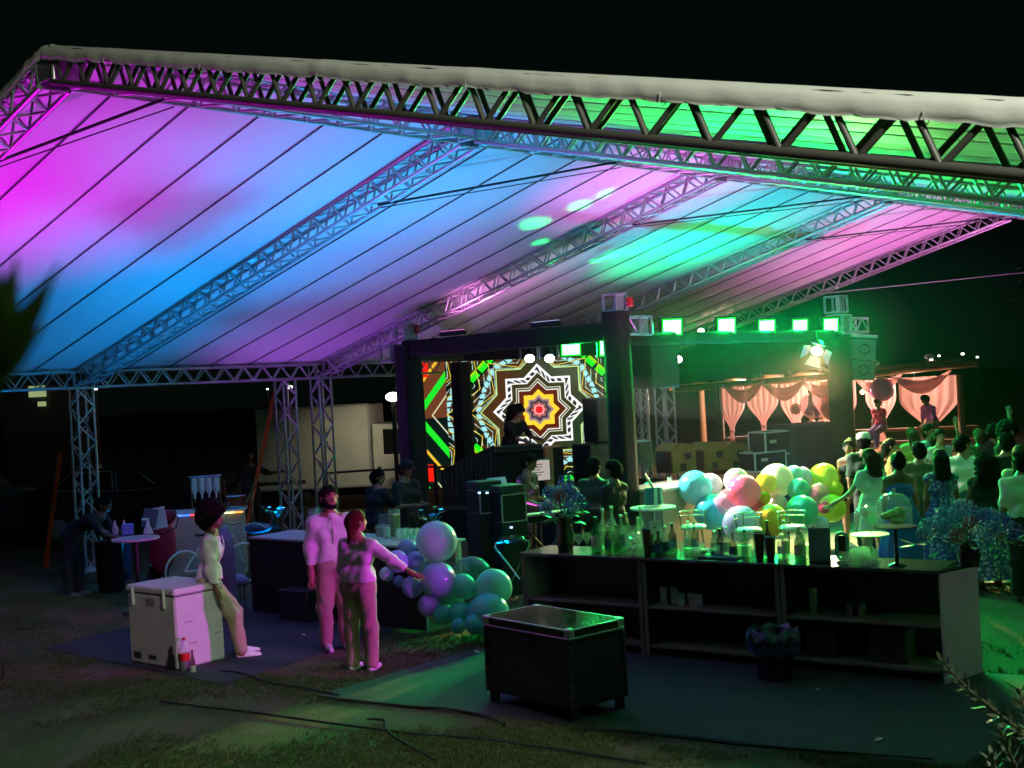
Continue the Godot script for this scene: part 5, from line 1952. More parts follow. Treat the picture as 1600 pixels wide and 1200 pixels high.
	part(MB.new().lathe([Vector2(0, 0.0), Vector2(0.15, 0.0), Vector2(0.19, 0.42), Vector2(0.2, 0.42), Vector2(0.2, 0.45), Vector2(0.17, 0.44)], 20, Transform3D(Basis.IDENTITY, bo)), "bucket", mats["black_paint"], bn)
	var rows := []
	for j in 5:
		var row := PackedVector3Array()
		for i in 33:
			var an := TAU * i / 32.0
			var r := [0.17, 0.2, 0.225, 0.235, 0.225][j] as float
			r *= 1.0 + 0.06 * sin(an * 9.0 + j) + 0.05 * sin(an * 4.0)
			row.append(bo + Vector3(cos(an) * r, [0.40, 0.47, 0.46, 0.38, 0.26][j] + 0.02 * sin(an * 7.0), sin(an) * r))
		rows.append(row)
	var bb := MB.new()
	bb.grid(rows, Vector3.UP)
	part(bb, "bag", mat("blue_bag", lin(0.04, 0.06, 0.13), 0.3), bn)
	bouquet(Vector3(0.479, 1.000, -13.223), 0.58, 0.22, 13, "tall bouquet of blue hydrangeas at the left end of the bar", 0.55)
	bouquet(bar_pt(1.04, 0.30, 1.0), 0.42, 0.42, 20, "large dark blue flower arrangement at the right end of the bar", 0.32)


func along_bar() -> Vector3:
	return (BR - BL).normalized()


func cake_dome(o: Vector3, hs: float, r: float, hd: float, m: Material, label: String, twist: bool) -> void:
	var t := thing("cake_stand", label, "cake stand", o, "cake domes on the bar")
	part(MB.new().lathe([Vector2(0, 0.0), Vector2(0.085, 0.0), Vector2(0.08, 0.015), Vector2(0.02, 0.035), Vector2(0.014, hs * 0.5), Vector2(0.02, hs - 0.02), Vector2(r + 0.03, hs - 0.01), Vector2(r + 0.03, hs), Vector2(0, hs)], 26, Transform3D(Basis.IDENTITY, o)), "pedestal", m, t)
	part(MB.new().lathe([Vector2(r, hs + 0.003), Vector2(r, hs + hd * 0.62), Vector2(r * 0.9, hs + hd * 0.8), Vector2(r * 0.55, hs + hd * 0.95), Vector2(0.0, hs + hd)], 26, Transform3D(Basis.IDENTITY, o)), "dome", mats["clear_glass"], t)
	part(MB.new().sphere(o + Vector3(0, hs + hd + 0.018, 0), 0.022, 12, 8), "knob", mats["clear_glass"], t)
	if twist:
		for k in 5:
			part(MB.new().sphere(o + Vector3(rng.randf_range(-0.07, 0.07), hs + 0.05 + 0.02 * k, rng.randf_range(-0.07, 0.07)), 0.05, 12, 8, Vector3(1.2, 0.7, 1)), "fruit", mats["lime_fruit"], t)
	else:
		part(MB.new().prism([o + Vector3(-0.06, hs + 0.16, 0.03), o + Vector3(0.06, hs + 0.16, 0.03), o + Vector3(0, hs + 0.08, 0.03)], Vector3(0, 0, 0.006)), "martini_sign", mats["teal_plastic"], t)
		part(MB.new().tube(o + Vector3(0, hs + 0.01, 0.033), o + Vector3(0, hs + 0.085, 0.033), 0.004), "martini_stem", mats["teal_plastic"], t)


# heads of small four-petalled flowers over leaves
func bouquet(o: Vector3, h: float, r: float, n: int, label: String, vase_h: float) -> void:
	if not mats.has("petal_0"):
		mat("petal_0", lin(0.05, 0.12, 0.48), 0.6)
		mat("petal_1", lin(0.10, 0.26, 0.55), 0.6)
		mat("petal_2", lin(0.35, 0.42, 0.62), 0.6)
		mat("petal_3", lin(0.30, 0.05, 0.07), 0.6)
		mat("leaf_dark", lin(0.02, 0.06, 0.025), 0.45)
		mat("vase_dark", lin(0.02, 0.02, 0.022), 0.2)
	var t := thing("flower_arrangement", label, "flowers", o, "flower arrangements")
	part(MB.new().lathe([Vector2(0, 0), Vector2(0.08, 0.0), Vector2(0.10, vase_h * 0.3), Vector2(0.07, vase_h * 0.6), Vector2(0.085, vase_h * 0.65)], 18, Transform3D(Basis.IDENTITY, o)), "vase", mats["vase_dark"], t)
	var rr := RandomNumberGenerator.new()
	rr.seed = int(absf(o.x) * 1000.0)
	var heads := []
	for v in 3:
		var mb := MB.new()
		for k in 46:
			var y := 1.0 - 2.0 * (k + 0.5) / 46.0
			var an := k * 2.399 + v
			var d := Vector3(sqrt(1 - y * y) * cos(an), y, sqrt(1 - y * y) * sin(an))
			var s := d.cross(Vector3.UP if absf(d.y) < 0.9 else Vector3.RIGHT).normalized()
			var u := s.cross(d)
			var c := d * 0.075 * rr.randf_range(0.9, 1.1)
			for q in 4:
				var a2 := TAU * q / 4.0 + k
				var dd := s * cos(a2) + u * sin(a2)
				var pp := d.cross(dd)
				mb.quad(c, c + dd * 0.009 + pp * 0.008 + d * 0.003, c + dd * 0.02 + d * 0.002, c + dd * 0.009 - pp * 0.008 + d * 0.003, d)
		heads.append(mb.mesh())
	for k in n:
		var an := k * 2.399
		var w := sqrt((k + 0.5) / n)
		var p := Vector3(cos(an) * w * r, vase_h * 0.6 + (h - vase_h * 0.3) * (1.0 - 0.75 * w * w) * rr.randf_range(0.75, 1.05), sin(an) * w * r)
		var sc := rr.randf_range(0.8, 1.25)
		put_mesh(heads[k % 3], "flower_head", mats["petal_%d" % ([0, 1, 2, 0, 1, 0, 3, 0][k % 8])], t, Transform3D(Basis.from_euler(Vector3(rr.randf() * 6, rr.randf() * 6, 0)).scaled(Vector3.ONE * sc), p))
		part(MB.new().path([Vector3(0, vase_h * 0.55, 0), Vector3(p.x * 0.4, p.y * 0.6, p.z * 0.4), p], 0.004, 5), "stem", mats["leaf_dark"], t, false)
	for k in n * 3:
		var an := rr.randf() * TAU
		var w := rr.randf_range(0.3, 1.15)
		var p := Vector3(cos(an) * w * r, vase_h * 0.55 + (h - vase_h * 0.4) * rr.randf_range(0.0, 0.8) * (1.1 - 0.6 * w), sin(an) * w * r)
		var d := Vector3(cos(an), rr.randf_range(-0.4, 0.8), sin(an)).normalized()
		var s := d.cross(Vector3.UP).normalized()
		var l := rr.randf_range(0.08, 0.15)
		var lb := MB.new()
		var up := s.cross(d)
		lb.quad(p, p + d * l * 0.45 + s * l * 0.25 - up * 0.01, p + d * l - up * 0.02, p + d * l * 0.45 - s * l * 0.25 - up * 0.01, up)
		part(lb, "leaf", mats["leaf_dark"], t, false)


# ---------------------------------------------------------------- foreground

func build_foreground() -> void:
	# black road case
	var a := Vector3(-0.36, 0, -10.9)
	var b := Vector3(0.36, 0, -10.04)
	var c := Vector3(0.83, 0, -10.46)
	var ab := (b - a)
	var bc := (c - b)
	var cen := a + ab * 0.5 + bc * 0.5
	var yb := yaw(ab)
	var w := ab.length()
	var dp := bc.length()
	var t := thing("road_case", "black road case with metal corners standing in front of the bar", "case", cen)
	var lam := mat("case_black", lin(0.014, 0.014, 0.015), 0.42)
	wear(lam, 1.6, lin(0.010, 0.010, 0.011), lin(0.022, 0.022, 0.023), 0.03, 81)
	var ltop := mat("case_top", lin(0.025, 0.025, 0.025), 0.09)
	var al: Material = mats["aluminium"]
	part(MB.new().box(cen + Vector3(0, 0.40, 0), Vector3(w - 0.02, 0.56, dp - 0.02), yb, 0.006), "body", lam, t)
	part(MB.new().box(cen + Vector3(0, 0.74, 0), Vector3(w - 0.01, 0.085, dp - 0.01), yb, 0.01), "lid", ltop, t)
	var g := yb.z * (1.0 if yb.z.dot(bc) < 0.0 else -1.0)
	var fr := yb.x
	for e in [-1.0, 1.0]:
		for y in [0.690, 0.705]:
			part(MB.new().box(cen + g * (dp * 0.5 * e) + Vector3(0, y, 0), Vector3(w, 0.010, 0.012), yb, 0.002), "rail", al if y > 0.7 else mats["dark_grey"], t)
			part(MB.new().box(cen + fr * (w * 0.5 * e) + Vector3(0, y, 0), Vector3(0.012, 0.010, dp), yb, 0.002), "rail", al if y > 0.7 else mats["dark_grey"], t)
		part(MB.new().box(cen + g * (dp * 0.5 * e) + Vector3(0, 0.775, 0), Vector3(w, 0.012, 0.012), yb, 0.002), "rail", al, t)
		part(MB.new().box(cen + fr * (w * 0.5 * e) + Vector3(0, 0.775, 0), Vector3(0.012, 0.012, dp), yb, 0.002), "rail", al, t)
		part(MB.new().box(cen + fr * (w * 0.5 * e) + Vector3(0, 0.42, 0), Vector3(0.006, 0.006, dp - 0.03), yb), "seam", mats["dark_grey"], t)
		for f in [-1.0, 1.0]:
			var q: Vector3 = cen + fr * (w * 0.5 * e) + g * (dp * 0.5 * f)
			part(MB.new().box(q + Vector3(0, 0.745, 0) - fr * 0.03 * e - g * 0.03 * f, Vector3(0.075, 0.085, 0.075), yb, 0.015), "corner_cap", al, t)
			part(MB.new().box(q + Vector3(0, 0.06, 0) - fr * 0.05 * e - g * 0.05 * f, Vector3(0.07, 0.12, 0.07), yb, 0.01), "leg", mats["black_paint"], t)
			part(MB.new().box(q + Vector3(0, 0.40, 0) - fr * 0.008 * e - g * 0.008 * f, Vector3(0.03, 0.56, 0.03), yb, 0.004), "corner_strip", mats["dark_grey"], t)
			for k in 7:
				part(MB.new().sphere(q + Vector3(0, 0.16 + 0.08 * k, 0) - fr * 0.008 * e + g * 0.008 * f, 0.006, 6, 4), "rivet", al, t)
	part(MB.new().box(cen + g * (dp * 0.5) + Vector3(0, 0.60, 0), Vector3(0.12, 0.09, 0.02), yb, 0.006), "latch", mats["dark_grey"], t)

	# white chest freezer seen from its hinge side
	a = Vector3(-4.28, 0, -13.41)
	b = Vector3(-3.61, 0, -12.84)
	c = Vector3(-3.27, 0, -13.34)
	ab = b - a
	bc = c - b
	cen = a + ab * 0.5 + bc * 0.5
	yb = yaw(ab)
	w = ab.length()
	dp = bc.length()
	var en := mat("freezer_white", lin(0.6, 0.6, 0.58), 0.35)
	wear(en, 1.2, lin(0.50, 0.50, 0.48), lin(0.62, 0.62, 0.60), 0.015, 83)
	var fz := thing("chest_freezer", "worn white chest freezer on the dark mat with a man perched on it", "freezer", cen)
	part(MB.new().box(cen + Vector3(0, 0.40, 0), Vector3(w, 0.76, dp), yb, 0.02), "cabinet", en, fz)
	part(MB.new().box(cen + Vector3(0, 0.825, 0), Vector3(w + 0.02, 0.075, dp + 0.02), yb, 0.018), "lid", en, fz)
	part(MB.new().box(cen + Vector3(0, 0.784, 0), Vector3(w - 0.01, 0.008, dp - 0.01), yb), "gasket", mats["dark_grey"], fz)
	var back := yb.z * (1.0 if yb.z.dot(bc) < 0.0 else -1.0)
	for e in [-0.36, 0.30]:
		part(MB.new().box(cen + back * (dp * 0.5 + 0.012) + yb.x * (w * e) + Vector3(0, 0.75, 0), Vector3(0.035, 0.20, 0.03), yb, 0.008), "hinge", mats["white_plastic"], fz)
	part(MB.new().box(cen + back * (dp * 0.5 + 0.003) + yb.x * 0.0 + Vector3(0, 0.70, 0), Vector3(0.16, 0.08, 0.004), yb), "rating_plate", mats["aluminium_dull"], fz)
	for q in [[-0.34, 0.07], [-0.02, 0.045]]:
		part(MB.new().box(cen + back * (dp * 0.5 + 0.002) + yb.x * (w * q[0]) + Vector3(0, 0.11, 0), Vector3(0.14, q[1], 0.004), yb, 0.001), "vent_grille", mats["dark_grey"], fz)
	for q in [[0.15, 0.30], [-0.22, 0.12], [0.1, 0.07]]:
		part(MB.new().box(cen + yb.x * (w * 0.5 + 0.001) + back * q[0] + Vector3(0, q[1] + 0.2, 0), Vector3(0.002, 0.006, 0.10), yb), "scratch", mats["dark_grey"], fz)
	# bottles by the freezer
	var co := Vector3(-3.558, 0.000, -12.853)
	var cb := thing("cola_bottle", "large plastic bottle of red cola in front of the freezer", "bottle", co, "drink bottles beside the freezer")
	part(MB.new().lathe([Vector2(0, 0.004), Vector2(0.045, 0.0), Vector2(0.055, 0.02), Vector2(0.052, 0.12), Vector2(0.057, 0.2), Vector2(0.05, 0.25), Vector2(0.02, 0.32), Vector2(0.016, 0.34)], 18, Transform3D(Basis.IDENTITY, co)), "plastic_body", mats["clear_glass"], cb)
	part(MB.new().lathe([Vector2(0, 0.006), Vector2(0.051, 0.02), Vector2(0.049, 0.12), Vector2(0.053, 0.17), Vector2(0, 0.17)], 16, Transform3D(Basis.IDENTITY, co)), "cola", mat("cola", lin(0.06, 0.006, 0.006), 0.15), cb)
	part(MB.new().lathe([Vector2(0.0545, 0.125), Vector2(0.0585, 0.2)], 18, Transform3D(Basis.IDENTITY, co)), "label", mat("cola_label", lin(0.55, 0.015, 0.02), 0.4), cb)
	part(MB.new().lathe([Vector2(0.018, 0.335), Vector2(0.018, 0.36), Vector2(0, 0.36)], 12, Transform3D(Basis.IDENTITY, co)), "cap", mats["red_plastic"], cb)
	var wb := Vector3(-3.441, 0.000, -12.712)
	var wt := thing("beer_bottle", "slim dark glass bottle standing right of the cola", "bottle", wb, "drink bottles beside the freezer")
	part(MB.new().lathe([Vector2(0, 0.0), Vector2(0.03, 0.0), Vector2(0.031, 0.13), Vector2(0.013, 0.19), Vector2(0.012, 0.25), Vector2(0.014, 0.255)], 14, Transform3D(Basis.IDENTITY, wb)), "glass_body", mats["brown_glass"], wt)
	part(MB.new().lathe([Vector2(0.0315, 0.03), Vector2(0.0315, 0.10)], 14, Transform3D(Basis.IDENTITY, wb)), "label", mats["label_pale"], wt)
	var db := Vector3(-3.701, 0.000, -12.886)
	single(MB.new().lathe([Vector2(0, 0.0), Vector2(0.032, 0.0), Vector2(0.033, 0.14), Vector2(0.014, 0.2), Vector2(0.013, 0.27), Vector2(0, 0.27)], 14, Transform3D(Basis.IDENTITY, db)), "beer_bottle", "black bottle standing left of the cola", "bottle", mats["black_gloss"], db, "drink bottles beside the freezer")
	# cables on the ground
	for q in [
		[[Vector3(-1.942, 0.000, -11.409), Vector3(-1.541, 0.000, -11.142), Vector3(-1.055, 0.000, -10.866), Vector3(-0.708, 0.000, -10.710), Vector3(-0.412, 0.000, -10.445), Vector3(-0.204, 0.000, -10.112)], "black cable along the left edge of the bar mat"],
		[[Vector3(-3.450, 0.000, -11.540), Vector3(-2.886, 0.000, -11.198), Vector3(-2.424, 0.000, -10.931), Vector3(-1.670, 0.000, -10.436), Vector3(-0.985, 0.000, -10.020), Vector3(-0.354, 0.000, -9.723), Vector3(0.329, 0.000, -9.264), Vector3(0.819, 0.000, -8.899)], "long black cable crossing the dirt in the foreground"],
		[[Vector3(-1.381, 0.000, -10.517), Vector3(-1.238, 0.000, -10.449), Vector3(-1.180, 0.000, -10.150), Vector3(-1.014, 0.000, -9.758), Vector3(-0.729, 0.000, -9.262)], "forked black cable at the bottom of the grass"],
		[[Vector3(0.337, 0.000, -9.914), Vector3(0.853, 0.000, -9.671), Vector3(1.528, 0.000, -9.240), Vector3(2.169, 0.000, -8.933), Vector3(2.810, 0.000, -8.638)], "black cable lying along the near edge of the bar mat"],
		[[Vector3(-3.155, 0.000, -12.703), Vector3(-2.927, 0.000, -12.566), Vector3(-2.536, 0.000, -12.077), Vector3(-2.031, 0.000, -11.665), Vector3(-1.753, 0.000, -11.415)], "black cable leaving the freezer over the mat"],
		[[Vector3(-6.928, 0.000, -16.827), Vector3(-6.647, 0.000, -16.297), Vector3(-6.485, 0.000, -15.828), Vector3(-6.255, 0.000, -15.766)], "short loose cable on the dark grass at the far left"]]:
		var pts: Array = q[0]
		var cv := Curve3D.new()
		for i in pts.size():
			var tg: Vector3 = (pts[mini(i + 1, pts.size() - 1)] - pts[maxi(i - 1, 0)]) * 0.18
			cv.add_point(pts[i] + Vector3(0, 0.026, 0), -tg, tg)
		single(MB.new().path(Array(cv.tessellate(4, 3)), 0.011, 6), "ground_cable", q[1], "cable", mats["rubber"], pts[0], "cables on the ground")
	# scraps of paper trodden into the floor
	for q in [[Vector3(2.496, 0.000, -10.663), "white paper scrap on the bar mat below the right section"], [Vector3(2.571, 0.000, -9.145), "tiny white scrap near the right corner of the bar mat"], [Vector3(-4.428, 0.000, -14.694), "white scrap on the dark mat left of the freezer"], [Vector3(-2.576, 0.000, -14.355), "small pale scrap on the mat in front of the dark crate"], [Vector3(-0.521, 0.000, -12.927), "small pale scrap on the grass beside the road case"], [Vector3(-5.267, 0.000, -13.250), "tiny pale scrap on the dirt at the far left"]]:
		var o: Vector3 = q[0] + Vector3(0, 0.034, 0)
		var a1 := rng.randf() * TAU
		var e1 := Vector3(cos(a1), 0.15, sin(a1)) * rng.randf_range(0.02, 0.04)
		var e2 := Vector3(-sin(a1), 0.25, cos(a1)) * rng.randf_range(0.012, 0.025)
		single(MB.new().prism([o - e1 - e2, o + e1 - e2, o + e1 * 0.8 + e2, o - e1 * 0.7 + e2], Vector3(0, 0.002, 0)), "paper_scrap", q[1], "litter", mats["white_paint"], q[0], "scraps of paper on the floor")

# ---------------------------------------------------------------- left side

func build_left_side() -> void:
	var cl: Material = mats["black_cloth"]
	# long drinks table with a pale top and a black front cloth
	var a := Vector3(-3.55, 0, -16.2)
	var b := Vector3(-1.12, 0, -14.2)
	var d := (b - a).normalized()
	var yb := yaw(d)
	var bk := -yb.z if yb.z.z > 0 else yb.z
	var c := (a + b) * 0.5 + bk * 0.36
	var ln := (b - a).length()
	var t := thing("drinks_table", "long drinks table with a pale top and black front behind the bar staff", "table", c)
	var pale := mat("table_top", lin(0.45, 0.45, 0.45), 0.35)
	part(MB.new().box(c + Vector3(0, 0.985, 0), Vector3(ln, 0.03, 0.76), yb, 0.005), "top", pale, t)
	var rows := []
	for j in 8:
		var row := PackedVector3Array()
		for i in 81:
			var u := i / 80.0
			var w := j / 7.0
			row.append(a.lerp(b, u) - bk * (0.012 + 0.012 * w * sin(u * 60.0 + sin(u * 11.0) * 3.0)) + Vector3(0, lerpf(0.97, 0.03, w), 0))
		rows.append(row)
	var mb := MB.new()
	mb.grid(rows, -bk)
	part(mb, "front_cloth", cl, t)
	for e in [0.02, 0.98]:
		for f in [0.05, 0.66]:
			part(MB.new().box(a.lerp(b, e) + bk * f + Vector3(0, 0.485, 0), Vector3(0.06, 0.97, 0.06), yb, 0.006), "leg", mats["white_paint"] if e > 0.5 else mats["dark_grey"], t)
	part(MB.new().box(c + Vector3(0, 0.42, 0), Vector3(ln - 0.1, 0.02, 0.6), yb, 0.004), "shelf", mats["dark_grey"], t)

	# things on the drinks table
	var jar := func(o: Vector3, r: float, h: float, fill: Material, label: String) -> void:
		var q := thing("drink_dispenser", label, "jar", o, "jars on the drinks table")
		part(MB.new().lathe([Vector2(0, 0), Vector2(r * 0.95, 0.0), Vector2(r, 0.02), Vector2(r, h * 0.92), Vector2(r * 0.85, h)], 20, Transform3D(Basis.IDENTITY, o)), "glass_body", mats["clear_glass"], q)
		part(MB.new().lathe([Vector2(0, 0.01), Vector2(r * 0.92, 0.01), Vector2(r * 0.94, h * 0.8), Vector2(0, h * 0.8)], 18, Transform3D(Basis.IDENTITY, o)), "drink", fill, q)
	var tea := mat("green_drink", lin(0.12, 0.16, 0.03), 0.15)
	var cream := mat("pale_drink", lin(0.35, 0.30, 0.26), 0.2)
	jar.call(Vector3(-1.550, 1.000, -15.356), 0.07, 0.34, tea, "tall glass jar of green herb drink on the table")
	jar.call(Vector3(-1.751, 1.000, -15.445), 0.055, 0.15, cream, "low jar of pale drink behind the bearded bartender")
	jar.call(Vector3(-1.639, 1.000, -15.202), 0.045, 0.17, mats["white_paint"], "white jar between the pale and the green drinks")
	jar.call(Vector3(-2.670, 1.000, -16.123), 0.085, 0.34, cream, "large pale glass jar left of the bearded bartender")
	var bl := Vector3(-2.526, 1.000, -15.523)
	single(MB.new().lathe([Vector2(0, 0), Vector2(0.035, 0), Vector2(0.035, 0.08), Vector2(0.012, 0.13), Vector2(0.012, 0.2), Vector2(0, 0.2)], 14, Transform3D(Basis.IDENTITY, bl)), "small_bottle", "small clear bottle on the table beside the bearded bartender", "bottle", mats["clear_glass"], bl)
	var fc := Vector3(-1.745, 1.000, -15.845)
	single(MB.new().box(fc + Vector3(0, 0.14, -0.05), Vector3(0.14, 0.2, 0.008), Basis(Vector3.RIGHT, -0.15), 0.002), "photo_card", "pale blue card standing behind the jars on the drinks table", "card", mats["slate_card"], fc)
	for k in 10:
		var p := Vector3(-1.346, 1.000, -15.012) + Vector3((k % 4) * 0.075 - 0.13, 0, -0.08 * (k / 4))
		tumbler(p, 0.12, 0.034, "clear glass in the group at the right end of the drinks table", "glasses on the drinks table")
	flowers_small(Vector3(-3.340, 1.000, -16.858), "dark leafy flowers in a black vase on the drinks table")
	flowers_small(Vector3(-1.120, 1.000, -15.362), "mixed small flowers behind the big lavender balloon")
	# blue bag
	var bg := Vector3(-3.534, 1.000, -16.653)
	var bt := thing("cloth_bag", "crumpled blue cloth bag lying at the left end of the drinks table", "bag", bg)
	part(MB.new().sphere(bg + Vector3(0, 0.06, 0), 0.17, 18, 12, Vector3(1.1, 0.42, 0.7)), "bag_body", mat("blue_bag_cloth", lin(0.05, 0.09, 0.16), 0.8), bt)
	part(MB.new().path([bg + Vector3(-0.17, 0.0, 0.1), bg + Vector3(-0.15, 0.12, 0.11), bg + Vector3(0.0, 0.15, 0.13), bg + Vector3(0.16, 0.07, 0.12)], 0.008, 6), "piping", mats["white_paint"], bt)
	# rag in the shadow under the table
	var rg := Vector3(-2.985, 0.450, -16.661)
	single(MB.new().sphere(rg, 0.12, 14, 8, Vector3(1.1, 0.3, 0.6)), "cleaning_rag", "crumpled pale blue cloth on a dark crate in front of the drinks table", "cloth", mats["petal_2"], rg)
	var cr := Vector3(-2.746, 0.000, -15.500)
	single(MB.new().box(cr + Vector3(0, 0.2, 0), Vector3(0.55, 0.40, 0.4), yb, 0.01), "dark_crate", "dark crate standing in front of the drinks table", "crate", mats["dark_grey"], cr)
	# lavender tub chair
	var ch := Vector3(-3.886, 0.000, -16.407)
	var ct := thing("tub_chair", "lavender rounded chair back between the perched man and the drinks table", "chair", ch)
	var lav := mat("lavender_cloth", lin(0.28, 0.20, 0.42), 0.7)
	rows = []
	for j in 12:
		var row := PackedVector3Array()
		var y := 0.12 + 1.0 * j / 11.0
		var top := sqrt(maxf(0.0, 1.0 - pow(maxf(0.0, (y - 0.75) / 0.38), 2.0)))
		for i in 19:
			var an := PI * (i / 18.0) - PI * 0.5 + 2.6
			row.append(ch + Vector3(cos(an) * 0.26 * maxf(top, 0.05), y, sin(an) * 0.26 * (0.4 + 0.6 * top)))
		rows.append(row)
	var cm := MB.new()
	cm.grid(rows, Vector3(0.4, 0, 1))
	part(cm, "backrest", lav, ct)
	part(MB.new().box(ch + Vector3(0.02, 0.40, -0.02), Vector3(0.4, 0.12, 0.38), Basis(Vector3.UP, 0.4), 0.04), "seat", lav, ct)
	for e in [-1.0, 1.0]:
		for f in [-1.0, 1.0]:
			part(MB.new().tube(ch + Vector3(0.15 * e, 0.0, 0.14 * f), ch + Vector3(0.15 * e, 0.36, 0.14 * f), 0.014), "leg", mats["steel"], ct)
	# pale drinks cart with a rainbow LED strip
	var lc := Vector3(-4.909, 1.100, -19.387)
	var lb := yaw(Vector3(0.99, 0, -0.12))
	var cart := thing("drinks_cart", "pale drinks cart with a rainbow light strip along its top edge", "cart", Vector3(lc.x, 0, lc.z))
	part(MB.new().box(Vector3(lc.x, 0.56, lc.z), Vector3(1.15, 1.0, 0.6), lb, 0.01), "body", mat("cart_pale", lin(0.5, 0.44, 0.38), 0.5), cart)
	part(MB.new().box(Vector3(lc.x, 1.08, lc.z), Vector3(1.22, 0.05, 0.66), lb, 0.01), "top", mats["white_paint"], cart)
	var cols := [Color(1, 0.9, 0.8), Color(0.3, 0.6, 1), Color(0.25, 0.45, 1), Color(1, 0.3, 0.25), Color(1, 0.25, 0.5), Color(0.6, 0.9, 1), Color(0.9, 1, 0.95), Color(1, 0.95, 0.6), Color(1, 0.6, 0.25)]
	for k in 9:
		glow("strip_%d" % k, cols[k], 2.2)
		part(MB.new().box(Vector3(lc.x, 1.065, lc.z) + lb * Vector3(-0.54 + 0.135 * k, 0, 0.338), Vector3(0.132, 0.022, 0.012), lb, 0.003), "led_light", mats["strip_%d" % k], cart)
	area(Vector3(lc.x, 1.05, lc.z) + lb * Vector3(0, 0, 0.40), Vector3(lc.x, 0.6, lc.z + 2.0), Color(0.9, 0.85, 1.0), 0.10, 1.1, 0.03)
	for e in [-0.5, 0.5]:
		part(MB.new().lathe([Vector2(0, -0.03), Vector2(0.06, -0.03), Vector2(0.06, 0.03), Vector2(0, 0.03)], 14, Transform3D(Basis(Vector3.RIGHT, PI * 0.5), Vector3(lc.x + e, 0.06, lc.z + 0.2))), "wheel", mats["rubber"], cart)
	# rack of four upturned bottles
	var ro := Vector3(lc.x, 1.105, lc.z) + lb * Vector3(0.0, 0, -0.1)
	var rk := thing("bottle_rack", "steel rack with four upturned white bottles on the drinks cart", "bottle rack", ro)
	for e in [-0.22, 0.22]:
		part(MB.new().tube(ro + lb * Vector3(e, 0, 0), ro + lb * Vector3(e, 0.52, 0), 0.012), "post", mats["steel"], rk)
	part(MB.new().tube(ro + lb * Vector3(-0.25, 0.52, 0), ro + lb * Vector3(0.25, 0.52, 0), 0.012), "bar", mats["steel"], rk)
	for k in 4:
		var p := ro + lb * Vector3(-0.165 + 0.11 * k, 0.22, 0.04)
		var bo := part(MB.new().lathe([Vector2(0.0, 0.28), Vector2(0.05, 0.28), Vector2(0.05, 0.08), Vector2(0.018, 0.02), Vector2(0.016, -0.04), Vector2(0, -0.04)], 16, Transform3D(Basis.IDENTITY, p)), "bottle", mats["white_plastic"], rk)
		part(MB.new().lathe([Vector2(0, -0.10), Vector2(0.02, -0.10), Vector2(0.022, -0.04), Vector2(0, -0.04)], 12, Transform3D(Basis.IDENTITY, p)), "pourer", mats["steel"], bo)
	# wooden drum and a cymbal behind the cart
	var dr := Vector3(lc.x, 1.105, lc.z) + lb * Vector3(0.46, 0, -0.05)
	var dt := thing("drum", "varnished wooden drum with a chrome rim at the right end of the cart", "drum", dr)
	part(MB.new().lathe([Vector2(0, 0), Vector2(0.15, 0.0), Vector2(0.16, 0.1), Vector2(0.16, 0.2), Vector2(0.0, 0.2)], 22, Transform3D(Basis.IDENTITY, dr)), "shell", mat("drum_wood", lin(0.25, 0.06, 0.02), 0.2), dt)
	for y in [0.02, 0.19]:
		part(MB.new().lathe([Vector2(0.158, y - 0.012), Vector2(0.168, y), Vector2(0.158, y + 0.012)], 22, Transform3D(Basis.IDENTITY, dr)), "hoop", mats["steel"], dt)
	for k in 6:
		var an := TAU * k / 6.0
		part(MB.new().tube(dr + Vector3(cos(an) * 0.17, 0.04, sin(an) * 0.17), dr + Vector3(cos(an) * 0.17, 0.17, sin(an) * 0.17), 0.006), "lug", mats["steel"], dt)
	var cy := Vector3(-4.172, 1.351, -19.400)
	var cyt := thing("cymbal_stand", "brass cymbal turned on edge on a thin stand beside the drum", "cymbal", Vector3(cy.x, 0, cy.z))
	part(MB.new().lathe([Vector2(0, 0.02), Vector2(0.05, 0.015), Vector2(0.19, 0.0), Vector2(0.05, 0.012), Vector2(0, 0.016)], 24, Transform3D(Basis(Vector3.BACK, 1.1), cy)), "cymbal", mat("brass", lin(0.5, 0.38, 0.15), 0.35, 0.9), cyt)
	part(MB.new().tube(Vector3(cy.x, 0, cy.z), cy, 0.012), "pole", mats["steel"], cyt)
	# round high table with papers, a jug and a tub
	var rt := Vector3(-5.186, 1.020, -16.654)
	var tt := thing("round_table", "round high table with papers and a white dispenser beside the bending man", "table", Vector3(rt.x, 0, rt.z))
	part(MB.new().lathe([Vector2(0, 0.03), Vector2(0.31, 0.03), Vector2(0.32, 0.015), Vector2(0.31, 0.0), Vector2(0, 0.0)], 28, Transform3D(Basis.IDENTITY, rt - Vector3(0, 0.03, 0))), "top", mats["table_top"], tt)
	part(MB.new().tube(Vector3(rt.x, 0.02, rt.z), rt - Vector3(0, 0.03, 0), 0.035), "column", mats["black_paint"], tt)
	part(MB.new().lathe([Vector2(0, 0.04), Vector2(0.22, 0.02), Vector2(0.23, 0.0), Vector2(0, 0.0)], 24, Transform3D(Basis.IDENTITY, Vector3(rt.x, 0, rt.z))), "foot", mats["black_paint"], tt)
	var tub := Vector3(-6.541, 0.000, -20.024)
	var tb := thing("drinks_barrel", "blue drinks barrel with pale green claw marks under the round table", "barrel", tub)
	part(MB.new().lathe([Vector2(0, 0.0), Vector2(0.2, 0.0), Vector2(0.215, 0.3), Vector2(0.215, 0.75), Vector2(0.22, 0.78), Vector2(0.2, 0.8), Vector2(0.19, 0.78)], 26, Transform3D(Basis.IDENTITY, tub)), "drum_body", mat("barrel_blue", lin(0.012, 0.035, 0.10), 0.35), tb)
	var cg := mat("claw_green", lin(0.22, 0.42, 0.24), 0.5)
